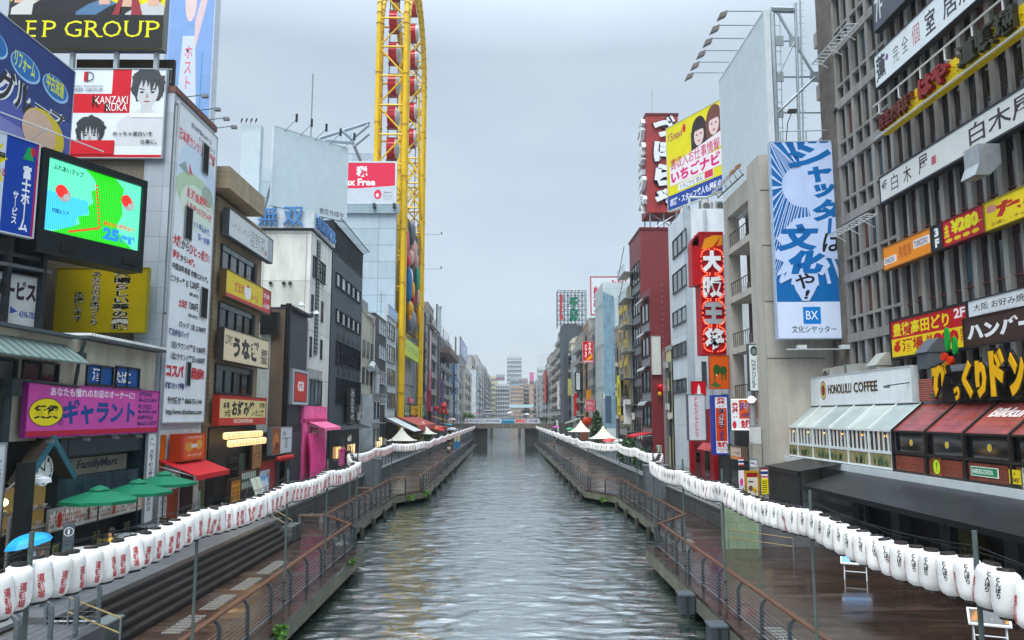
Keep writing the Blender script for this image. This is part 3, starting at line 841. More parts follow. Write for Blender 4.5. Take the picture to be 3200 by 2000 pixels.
# ground floor of the cafe
NV = P('#1f3138', .35, .3)
cf = thing('cafe_shopfront', 'navy cafe front with clock gable below the magenta board', 'shopfront', (FL, 30, ZP))
b = MB(); b.pb(L, 29.3, 35.2, 5.55, 6.19, -.598, .12, NV).pb(L, 28.8, 29.3, ZP, 6.19, -.598, .1, NV).pb(L, 35.2, 35.9, ZP, 6.19, -.598, .1, NV); b.build('surround', cf)
rc = L.rect(222, 1437, 1490, 417); u0, z0, u1, z1 = rc
MB().pb(L, 29.3, 35.2, 5.2, 5.55, -.59, -.4, P('#0f2a1d', .4, .3)).build('green_band', cf)
b = MB(); b.pb(L, u0, u1, z0, z1, -.598, -.3, P('#837f72', .4, .3)).pb(L, u0, u1, z0 - .14, z0 - .002, -.598, -.28, P('#0d1d38', .4)); b.build('name_board', cf)
b = MB(); text(b, L, 'FamilyMart', u0 + .19 * (u1 - u0), z0 + .12, u0 + .83 * (u1 - u0), z1 - .08, -.29, P('#14233f', .4), .025); b.build('lettering', cf, fix=False)
b = MB()
for i in range(5): b.pb(L, 29.4 + i * 1.16, 29.4 + i * 1.16 + 1.12, 3.35, 4.72, -.59, .04, P('#30424c', .16, .5, .9))
b.build('glass_panel', cf)
cu, cz = 27.55, 5.15
b = MB(); m1, m2 = P('#4c4136', .6, .3), P('#2b5f6c', .5)
for s_ in (-1, 1):
    b.hexa([L.pt(cu, 6.1, 0), L.pt(cu, 6.1, .55), L.pt(cu + s_ * 1.4, 4.75, .55), L.pt(cu + s_ * 1.4, 4.75, 0), L.pt(cu, 6.35, 0), L.pt(cu, 6.35, .55), L.pt(cu + s_ * 1.55, 4.85, .55), L.pt(cu + s_ * 1.55, 4.85, 0)], m1)
    b.hexa([L.pt(cu, 6.05, .552), L.pt(cu, 6.05, .6), L.pt(cu + s_ * 1.4, 4.72, .6), L.pt(cu + s_ * 1.4, 4.72, .552), L.pt(cu, 6.4, .552), L.pt(cu, 6.4, .6), L.pt(cu + s_ * 1.6, 4.85, .6), L.pt(cu + s_ * 1.6, 4.85, .552)], m2)
b.build('gable', cf)
clk = thing('wall_clock', 'white round wall clock in the cafe gable', 'clock', L.pt(cu, cz, .2))
rr = .54
def disc(b, pl, u, z, r, d0, d1, m, n=32, rz=None): return b.poly(pl, [(u + r * math.cos(2 * math.pi * i / n), z + (rz or r) * math.sin(2 * math.pi * i / n)) for i in range(n)], d0, d1, m)
disc(MB(), L, cu, cz, rr, .1, .3, P('#dfe3e4', .4, .05)).build('face', clk)
b = MB()
for h in range(1, 13):
    a = math.pi / 2 - h * math.pi / 6; x, z = cu + .41 * math.cos(a), cz + .41 * math.sin(a); text(b, L, str(h), x - .06, z - .08, x + .06, z + .08, .305, P('#1a1a1a'), .02)
b.build('lettering', clk, fix=False)
for a, ln in ((R(90), .3), (R(150), .42)):
    MB().hexa([L.pt(cu + dx * -math.sin(a) + k * ln * math.cos(a), cz + dx * math.cos(a) + k * ln * math.sin(a), d) for d in (.31, .325) for dx, k in ((-.02, 0), (.02, 0), (.012, 1), (-.012, 1))], P('#141414')).build('hand', clk)
# lit kitchen window under the clock
kt = thing('display_window', 'lit kitchen display window with white bowls under the clock', 'window', L.pt(27, 3, 0))
MB().pb(L, 25.8, 28.75, 3.2, 4.6, -.598, -.3, EM('#6b5a38', .35)).build('pane', kt)
MB().pb(L, 25.8, 28.75, 3.14, 3.2, -.598, .1, P('#a9a394')).pb(L, 25.8, 28.75, 3.75, 3.79, -.298, -.05, MET('#9aa0a2')).build('shelf', kt)
for i in range(9):
    MB().lathe([(.05, 0), (.11, .1), (.12, .13)], L.pt(26.2 + i * .28, 3.2 if i % 2 else 3.79, -.15), P('#d6d4cb', .3), 12).build('bowl', kt)
MB().ball(L.pt(26.2, 4.2, -.15), .12, .12, .12, EM('#ffe2a0', 4)).build('lamp', kt)
b = MB(); b.pb(L, 25.8, 27.3, ZP, 3.1, -.598, .02, P('#5b4a3a', .6, .5, 4)).pb(L, 27.3, 28.7, ZP, 3.1, -.598, .05, P('#a59c92', .5)); b.build('lower_wall', kt)
lw = thing('gooseneck_lamp', 'white hooded lamp reaching out over the cafe window', 'lamp', L.pt(26.1, 5, .1))
MB().path([L.pt(25.7, 4.55, .1), L.pt(25.9, 5.0, .5), L.pt(26.6, 5.05, .8)], .035, P('#d5d8da'), 8).build('arm', lw)
MB().lathe([(.3, 0), (.28, .14), (.1, .2)], L.pt(26.6, 4.82, .8), P('#e6e8ea', .35), 16).build('shade', lw)
sign('menu_banner', 'white menu banner full of ice creams under the green umbrellas', L, (28.2, 2.95, 35.4, 3.68), [('r', .005 + i * .0165 + (j % 2) * .006, .12 + j * .22, .014 + i * .0165 + (j % 2) * .006, .28 + j * .22, random.choice(['#b8524a', '#8a5a3c', '#c9a27a', '#5d4638', '#d8b4a0', '#7c8a6a', '#a33030'])) for i in range(59) for j in range(4) if random.random() > .18] + [('e', .06, .5, .022, .38, '#b03028'), ('e', .6, .5, .018, .4, '#a84038'), ('e', .33, .5, .012, .36, '#4a2a20')], '#dcdcd6', '#9b9b95', depth=.05, off=.2)
sign('menu_board', 'tall white menu board by the black post at the frame edge', L, (25.55, 2.05, 26.55, 3.75), [('r', .06 + i * .1, .06 + j * .09, .12 + i * .1, .1 + j * .09, random.choice(['#b8524a', '#8a5a3c', '#c9a27a', '#5d4638', '#7c8a6a'])) for i in range(9) for j in range(10)] + [('e', .2, .6, .13, .12, '#26211f'), ('e', .8, .65, .12, .12, '#4a3128'), ('e', .5, .45, .1, .13, '#b83a30')], '#d6d6d0', '#8f8f8a', depth=.05, off=.5)
sign('vertical_banner', 'white vertical banner with black characters at the edge of the frame, beside the black post', L, (24.6, 2.0, 25.25, 6.15), [('t', 'Cafe\n& \nDining', .2, .86, .8, .95, '#333'), ('t', '大阪下町の時計台', .15, .42, .85, .82, '#191919', {'v': True, 'b': .02}), ('t', '道頓堀四日', .2, .12, .8, .38, '#191919', {'v': True, 'b': .02})], '#d9dcde', '#9a9da0', depth=.08, off=.35)
sign('vertical_banner', 'white vertical banner with black characters between cafe and golf tower', L, (35.35, 2.3, 36.15, 6.25), [('t', 'Cafe\n& \nDining', .2, .86, .8, .95, '#333'), ('t', '大阪下町の時計台', .3, .42, .8, .82, '#191919', {'v': True, 'b': .02}), ('t', '道頓堀四日', .25, .12, .75, .38, '#191919', {'v': True, 'b': .02})], '#d9dcde', '#9a9da0', depth=.08, off=.3)
o = thing('post', 'black square post in front of the cafe banner', 'post', L.pt(25.5, ZP, 1.2))
MB().pb(L, 25.32, 25.72, ZP, 5.55, .7, 1.1, P('#16191b', .5, .3)).build('shaft', o); MB().pb(L, 25.27, 25.77, ZP + .001, ZP + .12, .65, 1.15, P('#2a2d2f')).build('foot', o)
# green umbrellas, tables, chairs
def umbrella_mesh(o, r, h, c, n=8, cap=True, sag=.0):
    q = [(0, 0, h)]; b = MB(); m = P(c, .6, .15, 2)
    for i in range(n):
        a0, a1 = 2 * math.pi * i / n, 2 * math.pi * (i + 1) / n
        p0, p1 = Vector((r * math.cos(a0), r * math.sin(a0), h - r * .3)), Vector((r * math.cos(a1), r * math.sin(a1), h - r * .3)); top = Vector((0, 0, h))
        for k in range(4):
            t0, t1 = k / 4, (k + 1) / 4; zf = lambda t: -sag * math.sin(math.pi * t)
            A, B, C, D = top.lerp(p0, t0), top.lerp(p1, t0), top.lerp(p1, t1), top.lerp(p0, t1)
            b.add([A + Zv * zf(t0), B + Zv * zf(t0), C + Zv * zf(t1), D + Zv * zf(t1)], [(0, 1, 2, 3)], m)
        b.add([p0, p1, p1 - Zv * .12 + (p1 * .0), p0 - Zv * .12], [(0, 1, 2, 3)], m)
    b.build('canopy', o, fix=False)
    if cap:
        b = MB(); b.lathe([(.34, h - .06), (.3, h), (.05, h + .1)], (0, 0, 0), m, n); b.build('vent_cap', o)
    MB().tube((0, 0, 0), (0, 0, h + .16), .025, P('#2b2d2c', .5), 8).build('pole', o)
    b = MB()
    for i in range(n):
        a0 = 2 * math.pi * i / n; b.tube((0, 0, h - .05), (r * math.cos(a0) * .97, r * math.sin(a0) * .97, h - r * .3 - .03), .012, P('#2b2d2c'), 4)
    b.build('rib', o)
    MB().lathe([(.28, 0), (.28, .06), (.06, .1)], (0, 0, 0), P('#333636'), 14).build('base', o)
U0 = thing('patio_umbrella', 'green patio umbrella nearest the information pillar', 'umbrella', (0, 0, 0), 'green patio umbrellas before the cafe')
umbrella_mesh(U0, 1.3, 2.55, '#14694c')
U0.location = (-14.45, 28.0, ZP)
dup(U0, (-14.45, 30.9, ZP), R(10), 'middle one of the three overlapping green patio umbrellas')
dup(U0, (-14.4, 33.1, ZP + .15), R(20), 'green patio umbrella standing beside the red awning')
T0 = thing('cafe_table', 'round white cafe table under the middle green umbrella', 'table', (0, 0, 0), 'round cafe tables')
MB().lathe([(.6, .7), (.62, .715), (.6, .73)], (0, 0, 0), P('#cfd2d2', .25), 24).build('tabletop', T0)
MB().tube((0, 0, .03), (0, 0, .7), .035, MET('#3b3f41'), 8).build('leg', T0); MB().lathe([(.3, 0), (.28, .03), (.05, .05)], (0, 0, 0), MET('#3b3f41'), 14).build('foot', T0)
T0.location = (-14.1, 29.3, ZP)
dup(T0, (-14.2, 31.9, ZP), label='round white cafe table beside the red awning shop')
dup(T0, (-13.9, 26.4, ZP), label='round white cafe table behind the information pillar')
C0 = thing('cafe_chair', 'olive slatted folding chair at the cafe tables', 'chair', (0, 0, 0), 'olive slatted folding chairs')
WD = P('#66683a', .5, .3)
b = MB()
for i in range(4): b.box(-.22, .22, -.2 + i * .105, -.12 + i * .105, .43, .455, WD)
b.build('seat_slat', C0)
b = MB()
for i in range(3): b.box(-.22, .22, .215, .24, .58 + i * .11, .66 + i * .11, WD)
b.build('back_slat', C0)
for x in (-.2, .2):
    MB().tube((x, .22, 0), (x, .23, .9), .015, WD, 5).build('leg', C0); MB().tube((x, -.2, 0), (x, -.18, .44), .015, WD, 5).build('leg', C0)
C0.location = (-14.9, 29.3, ZP); C0.rotation_euler.z = R(90)
for x, y, a in ((-13.3, 29.2, -90), (-14.1, 28.5, 180), (-14.2, 32.7, 0), (-13.4, 31.9, -90), (-15.0, 31.8, 90), (-13.2, 26.5, -80), (-14.6, 26.2, 100), (-13.9, 27.2, 0)):
    dup(C0, (x, y, ZP), R(a))
o = thing('information_pillar', 'slim grey information pillar with a white letter i in a ring', 'sign', (-13.95, 25.3, ZP))
pa = PR(-13.95, 25.3, 25)
MB().pb(pa, -.16, .16, ZP, 3.62, -.12, 0, P('#4f585d', .45, .2)).build('pillar', o)
b = MB(); WW = P('#d8dcdd', .4)
nn = 28
for i in range(nn):
    a0, a1 = 2 * math.pi * i / nn, 2 * math.pi * (i + 1) / nn
    b.add([pa.pt(r_ * math.cos(a), 3.38 + r_ * math.sin(a), .004) for a, r_ in ((a0, .12), (a1, .12), (a1, .14), (a0, .14))], [(0, 1, 2, 3)], WW)
text(b, pa, 'i', -.03, 3.3, .03, 3.46, .004, WW, .05); b.build('lettering', o, fix=False)
o = thing('low_wall', 'low grey ledge running along the cafe terrace edge', 'wall', (-12.6, 27, ZP)); MB().box(-12.85, -12.5, 21.5, 29.5, ZP, ZP + .42, CON('#6a7073')).build('plinth', o); MB().box(-12.9, -12.45, 21.45, 29.55, ZP + .422, ZP + .48, CON('#8a9092')).build('coping', o)
# ---------------------------------------------------------------- dark sign building above the cafe
LED = PR(-16.3, 34.5, 66)
dk = thing('sign_building', 'near-black building carrying the screen and estate agent boards', 'building', (-22, 30, 10))
def uLED(px, z): return LED.uat(px, z)
q0, q1 = LED.pt(-9, 0, -1.2), LED.pt(-4.3, 0, -1.2)
MB().prism([(q0.x, q0.y), (q1.x, q1.y), (-21.4, 35.4), (-34, 35.4), (-34, q0.y)], 10.3, 17.4, P('#14171b', .5, .4)).build('wall', dk)
b = MB()
for u in (-8, -6, -4.6): b.pb(LED, u - .08, u + .08, 10.4, 13.9, -1.198, -.3, MET('#3a3d40'))
b.pb(LED, -9, -4.6, 13.2, 13.35, -.9, -.5, MET('#4a4d50')).pb(LED, -9, -4.3, 12.75, 12.88, -1.1, -.3, MET('#70767a')); b.build('sign_bracket', dk)
# LED screen
sc_ = thing('led_screen', 'large outdoor screen in a black housing showing a green map', 'screen', LED.pt(-2.4, 13.7, 0))
a, z0, c, z1 = LED.rect(118, 456, 790, 446)
MB().pb(LED, a, c, z0, z1, -.9, 0, P('#15191b', .4, .2)).build('housing', sc_)
fw_ = .3
b = MB()
for e in ((a, c, z1 - .32, z1), (a, c, z0, z0 + .95), (a, a + .25, z0 + .95, z1 - .32), (c - .22, c, z0 + .95, z1 - .32)): b.pb(LED, e[0], e[1], e[2], e[3], .002, .16, P('#1b2022', .35, .2))
b.build('bezel', sc_)
for e in (.2, .78): MB().pb(LED, a + (c - a) * e, a + (c - a) * (e + .14), z0 + .25, z0 + .55, .162, .19, P('#0e1112')).build('speaker', sc_)
def led_mat(cols, pitch=.075):
    m, t, bb = base('led_pixels', .5)
    tcn = N(t, 'ShaderNodeTexCoord'); wv = N(t, 'ShaderNodeTexWave', wave_type='BANDS', bands_direction='Y'); wv.inputs['Scale'].default_value = .314 / pitch
    t.links.new(tcn.outputs['Object'], wv.inputs[0])
    mx = N(t, 'ShaderNodeMix', data_type='RGBA'); mx.inputs[6].default_value = lin(cols[0]); mx.inputs[7].default_value = lin(cols[1]); t.links.new(wv.outputs['Fac'], mx.inputs[0])
    t.links.new(mx.outputs[2], bb.inputs['Emission Color']); bb.inputs['Emission Strength'].default_value = .8; bb.inputs['Base Color'].default_value = (.02, .02, .02, 1)
    return m
sa, sb, sz0, sz1 = a + .25, c - .22, z0 + .95, z1 - .32; SW, SH = sb - sa, sz1 - sz0
def sp(x, y, d=.02): return LED.pt(sa + x * SW, sz0 + y * SH, d)
b = MB()
b.add([sp(0, 0), sp(1, 0), sp(1, 1), sp(0, 1)], [(0, 1, 2, 3)], led_mat(('#7fdcc0', '#37b98c')))
b.add([sp(x, y, .024) for x, y in ((0, 0), (.3, .12), (.33, .3), (.44, .38), (.42, .55), (0, .55))], [(0, 1, 2, 3, 4, 5)], led_mat(('#58c4ee', '#2f9ad0')))
b.add([sp(x, y, .028) for x, y in ((.08, 0), (.36, .2), (.33, .3), (.45, .36), (.42, .47), (.48, .55), (.45, .7), (.52, .78), (.47, .9), (.38, 1), (.7, 1), (.8, .88), (.78, .7), (.8, .5), (.74, .3), (.8, .15), (.95, .0))], [tuple(range(17))], led_mat(('#3fd02a', '#1c9a18')))
lb = led_mat(('#2f86e8', '#1f5fc0')); rdm = led_mat(('#e03a30', '#b02018')); bkm = P('#10151a')
for i in range(26):
    t = i / 25; x, y = (.26 + .3 * t * 2, .06 + t * .3) if t < .5 else (.56 - .06 * (t - .5) * 2, .21 + (t - .5) * 1.2)
    b.add([sp(x + dx * .012, y + dy * .014, .034) for dx, dy in ((-1, -1), (1, -1), (1, 1), (-1, 1))], [(0, 1, 2, 3)], rdm)
b.build('display', sc_, fix=False)
b = MB(); text(b, LED, '25', sa + .6 * SW, sz0 + .07 * SH, sa + .78 * SW, sz0 + .25 * SH, .036, lb, .06); text(b, LED, '店舗', sa + .79 * SW, sz0 + .07 * SH, sa + .96 * SW, sz0 + .2 * SH, .036, lb, .05)
text(b, LED, '稚内から関西まで', sa + .6 * SW, sz0 + .27 * SH, sa + .95 * SW, sz0 + .34 * SH, .036, rdm, .02); text(b, LED, 'ふれあいマップ', sa + .06 * SW, sz0 + .86 * SH, sa + .36 * SW, sz0 + .94 * SH, .036, bkm, .02)
text(b, LED, '四国エリア', sa + .08 * SW, sz0 + .27 * SH, sa + .24 * SW, sz0 + .33 * SH, .036, bkm, .02); b.build('lettering', sc_, fix=False)
for x, y in ((.18, .55), (.86, .68)):
    b = MB(); cc = sp(x, y)
    uu, zz = sa + x * SW, sz0 + y * SH
    disc(b, LED, uu, zz, .3, .03, .04, P('#d8d8d0')); disc(b, LED, uu - .12, zz + .12, .26, .042, .046, rdm); disc(b, LED, uu + .1, zz - .1, .14, .048, .05, P('#e8e4dc')); b.build('ladybird_icon', sc_)
for e in (c + .01,): MB().pb(LED, e, e + .18, z0 + .1, z1 - .15, -.85, -.1, P('#9aa5ab')).build('side_panel', sc_)
# blue estate board, next to the screen in the same plane
zb0, zb1 = z0 + .55, z1 + .05
o = sign('estate_sign', 'deep blue board with white vertical katakana beside the black screen', LED, (LED.uat(-75, 15), zb0, a - .12, zb1), [
    ('r', .0, 0, .42, 1, '#c4d0dc'), ('p', [(.05, .62), (.3, .6), (.2, .52), (.42, .5), (.3, .66), (.46, .75), (.3, .78), (.38, .9), (.2, .82), (.05, .9)], '#d8cf2a'), ('r', .965, 0, 1, 1, '#b01f4e'),
    ('t', '屋', .3, .68, .42, .8, '#1b1b1b', {'b': .03}), ('t', 'かる', .28, .56, .44, .64, '#b02a2a', {'b': .02}),
    ('t', '富士ホーム', .74, .04, .9, .74, '#e6ebf0', {'v': True, 'b': .04}), ('t', 'サービス', .6, .1, .7, .44, '#e6ebf0', {'v': True, 'b': .03}),
    ('p', [(.72, .8), (.92, .8), (.86, .94), (.8, .94)], '#2d9a5a'), ('e', .9, .9, .045, .05, '#b53044')], '#17409a', '#c9d0d6', depth=.25, off=.02)
o = sign('estate_sign', 'grey-white service board with phone number low on the dark wall', LED, (LED.uat(-90, 11), 10.55, LED.uat(158, 11.5), 12.5), [
    ('t', 'ムサービス', .22, .5, .93, .9, '#2a1d24', {'b': .05}), ('t', '橋支店', .36, .2, .57, .38, '#2f4a8c', {'b': .02}), ('p', [(.6, .22), (.6, .37), (.7, .28)], '#2f4a8c'), ('t', '4396-7000', .72, .16, .97, .3, '#2f4a8c', {'b': .03})], '#b6b9b9', '#777', depth=.15, off=-.6)
GB = PX(-19.5)
rc = GB.rect(-120, -150, 452, 212)
u0, z0, u1, z1 = GB.rect(-120, -60, 420, 213); z1 = GB.hit(213, 216)[1]
o = sign('estate_billboard', 'blue slanting billboard with ovals and huge outlined katakana', GB, (24, 17.5, u1, z1), [
    ('r', 0, 0, 1, .2, '#7d80b8'), ('r', 0, .2, 1, .36, '#4d58a0'), ('r', 0, .36, 1, .5, '#2c4590'),
    ('E', 25, 134, 222, 118, '#9cc4e6'), ('E', 29, 139, 217, 114, '#1c69ad'), ('T', 'リフォーム', 38, 150, 205, 102, '#cfe06a', {'b': .03}),
    ('E', 125, 208, 288, 206, '#9cc4e6'), ('E', 129, 212, 283, 202, '#1c69ad'), ('T', '中古流通', 138, 222, 275, 192, '#d9dd4a', {'b': .03}), ('E', -70, 60, 148, 16, '#9cc4e6'), ('E', -66, 65, 143, 12, '#1c69ad'),
    ('T', 'グル', -20, 190, 305, 92, '#e6e8ea', {'b': .1}), ('T', 'グル', -20, 190, 305, 92, '#1b1b20', {'b': .03}), ('T', 'ープ', 100, 300, 350, 195, '#e6e8ea', {'b': .1}), ('T', 'ープ', 100, 300, 350, 195, '#1b1b20', {'b': .03}),
    ('E', 62, 300, 450, 192, '#d9c23a'), ('E', 60, 310, 450, 165, '#d8b8a0')], '#102f70', '#9aa2ad', depth=.3, off=.1)
# cables and rail in front of it
o = thing('sign_rail', 'thin white maintenance rail in front of the blue billboard', 'rail', LED.pt(-5, zb1 + .5, .9))
MB().tube(LED.pt(-9, zb1 + .45, .9), LED.pt(-3.3, zb1 + .3, .9), .03, P('#c5c9cc'), 6).build('tube', o)
for u in (-8, -5.8): MB().tube(LED.pt(u, zb1 + .1, 0), LED.pt(u, zb1 + .44, .9), .02, P('#c5c9cc'), 5).build('bracket', o)
# ---------------------------------------------------------------- golf tower and its billboards
EY = 36.7
E1 = PY(EY)
TWR = TILE('#a5adb5', '#7f868d', .9, 1.25, 'x', .15, .4)
twr = thing('tower_building', 'slim grey tower faced with a huge white golf club poster', 'building', (FL - 3, 39.4, ZP))
Ttop = 23.0
MB().box(-22.2, FL, EY, 42.0, ZP, Ttop, TILE('#7a6f5f', '#4b443b', .3, .1, 'x', .3, .7)).build('wall', twr)
MB().box(-17.75, FL + .03, EY - .06, 42.02, 6, Ttop + .02, TWR).build('grey_corner_cladding', twr)
b = MB(); b.box(-22.3, FL + .1, EY - .1, 42.1, Ttop + .03, Ttop + .35, CON('#6d4a40', .3)); b.build('parapet', twr)
b = MB(); m = MET('#8a9094')
for x in (-21.8, -19.6, -17.6): b.box(x - .1, x + .1, EY + .1, EY + .3, Ttop + .35, Ttop + 3, P('#9fa8ac'))
for z in (Ttop + .6, Ttop + 1.25): b.tube((-22.2, EY, z), (-16.7, EY, z), .03, m, 5)
for i in range(30): b.tube((-22.1 + i * .185, EY, Ttop + .55), (-22.1 + i * .185, EY, Ttop + 1.25), .012, m, 4)
b.build('roof_railing', twr)
MB().box(-22, -17, EY + .9, EY + 1.1, Ttop + .36, Ttop + 2.2, P('#221d1c', .6, .4)).build('roof_store', twr)
def hx(px, Y, py=1300): return onY(px, py, Y).x
sk, bl, rd2 = '#c4bdb8', '#23272b', '#c01c2c'
def person_print(cx, cy, s, hair, cloth, face='#d2bfb4', nm='portrait', hr=1.0):
    """simplified printed half figure: shoulders, neck, face, fringe"""
    rn = random.Random(int(cx * 977 + cy * 131 + s * 59 + len(hair + cloth) + ord(hair[2]) * 7)); q = lambda x, y: (cx + x * s, cy + y * s)
    o = [('p', [q(-.95, -1.9), q(-.88, -1.1), q(-.5, -.84), q(-.2, -.72), q(.2, -.72), q(.5, -.84), q(.88, -1.1), q(.95, -1.9)], cloth, nm)]
    o.append(('p', [q((.5 + rn.uniform(-.03, .09)) * hr * math.cos(t * math.pi / 14), .1 + (.62 + rn.uniform(-.06, .05)) * math.sin(t * math.pi / 14)) for t in range(-8, 23)], hair, nm))
    o += [('p', [q(-.17, -.85), q(.17, -.85), q(.18, -.3), q(-.18, -.3)], face, nm), ('e', cx, cy - .1 * s, .36 * s, .47 * s, face, nm), ('p', [q(-.33, -.25), q(.33, -.25), q(.2, -.52), q(0, -.64), q(-.2, -.52)], face, nm)]
    for sd in (-1, 1): o += [('p', [q(sd * .27, -.02), q(sd * .08, -.05), q(sd * .09, -.02), q(sd * .24, .02)], '#2a2422', nm), ('e', cx + sd * .17 * s, cy - .12 * s, .06 * s, .035 * s, '#2a2422', nm)]
    o += [('p', [q(-.02, -.12), q(.06, -.31), q(-.05, -.31)], '#a58c80', nm), ('e', cx, cy - .43 * s, .1 * s, .025 * s, '#9a5f58', nm)]
    for i in range(9):
        x = -.44 + i * .11; o.append(('p', [q(x - .08, .42), q(x + .1, .45), q(x + rn.uniform(-.1, .12), rn.uniform(-.2, .1) if abs(x) < .25 else rn.uniform(-.5, -.1))], hair, nm))
    return o
def fig(cx, cy, s, k, *a, **kw):
    r = []
    for it in person_print(0, 0, s, *a, **kw):
        if it[0] == 'p': r.append(('p', [(min(1, max(0, cx + x / k)), max(.03, cy + y)) for x, y in it[1]]) + it[2:])
        else: r.append(('e', cx + it[1] / k, cy + it[2], it[3] / k, it[4]) + it[5:])
    return r
x0, x1 = hx(212, EY, 360), hx(519, EY, 360)
z0, z1 = E1.hit(360, 497)[1], E1.hit(360, 224)[1]; k = (x1 - x0) / (z1 - z0)
sign('host_billboard', 'red and white billboard with two monochrome portraits on the tower side', E1, (x0, z0, x1, z1), [
    ('r', .0, .5, .65, .72, rd2), ('r', .46, .72, .65, 1, rd2), ('r', 0, 0, 1, .03, rd2), ('r', 0, .03, .52, .18, rd2)] +
    fig(.82, .78, .34, k, '#3c3f42', '#c9ccd0', '#bfc3c6', hr=1.05) + [('r', .66, .45, 1, .5, '#dfe5ea')] + fig(.27, .28, .27, k, '#33363a', rd2, '#bcc0c4', hr=1.15) + [('r', 0, .03, .52, .19, rd2),
    ('t', 'KANZAKI', .3, .6, .63, .69, '#e8e4e4', {'b': .005}), ('t', 'RUKA', .42, .52, .63, .6, '#e8e4e4', {'b': .005}), ('t', 'K', .27, .57, .34, .7, '#241014', {'b': .005}), ('t', 'R', .4, .51, .46, .61, '#241014', {'b': .005}),
    ('t', '1', .17, .86, .205, .97, '#c01c2c', {'b': .01}), ('t', 'D', .2, .86, .27, .97, '#30343a', {'b': -.01}), ('t', 'Menger Entertainment', .06, .79, .37, .82, '#888d92'), ('t', 'DEEP GROUP', .06, .745, .37, .78, '#777c82'),
    ('t', 'めっちゃ面白いを', .5, .24, .9, .29, '#202428'), ('t', '仕事に。', .78, .15, .95, .2, '#202428')], '#d6dee6', '#8f979c', depth=.2, off=.25, fr=.06)
x0, x1 = hx(30, EY, 90), hx(515, EY, 90); z0, z1 = E1.hit(360, 157)[1], E1.hit(360, -150)[1]; k = (x1 - x0) / (z1 - z0)
its = []
for i, (cx, cy, hair, cl) in enumerate(((.06, .72, '#2b2626', '#2b2b2e'), (.19, .74, '#3b2f2a', '#c9c9c6'), (.33, .78, '#2a2422', '#1b1c1f'), (.47, .76, '#332a28', '#1d1d20'), (.61, .70, '#232024', '#4f7396'), (.76, .71, '#2b2423', '#1a1a1c'), (.93, .68, '#33302e', '#bcc0c2'))):
    its += fig(cx, cy, .30 if i != 5 else .34, k, hair, cl, '#d0aa96')
its += [('p', [(.66, .3), (.71, .52), (.73, .5), (.71, .3)], '#8f2f3a'), ('p', [(.79, .3), (.79, .52), (.83, .5), (.87, .3)], '#8f2f3a')]
its += [('r', 0, 0, 1, .335, '#14181a'), ] + [it for ch, x0, x1, se in (('E', .13, .19, ((0, 0), (0, 1))), ('P', .235, .315, ((.06, 0), (0, 1))), ('G', .37, .48, ()), ('R', .505, .6, ((.06, 0), (1, 0), (0, 1))), ('O', .615, .735, ()), ('U', .755, .865, ((.06, 1), (.94, 1))), ('P', .895, .98, ((.06, 0), (0, 1)))) for it in [('t', ch, x0, .11, x1, .275, '#dcd92a', {'b': -.005})] + [('r', x0 + (x1 - x0) * a - .012, .11 + e * .153, x0 + (x1 - x0) * a + .018, .122 + e * .153, '#dcd92a', 'serif_edge') for a, e in se]]
o = sign('roof_billboard', 'yellow and black rooftop billboard with a row of portraits', E1, (x0, z0, x1, z1), its, '#e3d91c', '#6c7277', depth=.35, off=.1)
x0, x1 = hx(176, 36.1, 940), hx(459, 36.1, 940); E2 = PY(36.15); z0, z1 = E2.hit(320, 1038)[1], E2.hit(320, 840)[1]
sign('yellow_board', 'mustard yellow board with vertical black characters above the cafe roof', E2, (x0, z0, x1, z1), [
    ('t', '素晴らしい夢の実現', .62, .02, .82, .97, '#d9d9d0', {'v': True, 'b': .07}), ('t', '素晴らしい夢の実現', .62, .02, .82, .97, '#191a17', {'v': True, 'b': .03}),
    ('t', 'あなたのお店づくり', .38, .1, .49, .95, '#d9d9d0', {'v': True, 'b': .07}), ('t', 'あなたのお店づくり', .38, .1, .49, .95, '#191a17', {'v': True, 'b': .02}), ('t', '応援します', .2, .16, .31, .63, '#d9d9d0', {'v': True, 'b': .07}), ('t', '応援します', .2, .16, .31, .63, '#191a17', {'v': True, 'b': .02})], '#b8a40c', '#8c8430', depth=.2, off=.1)
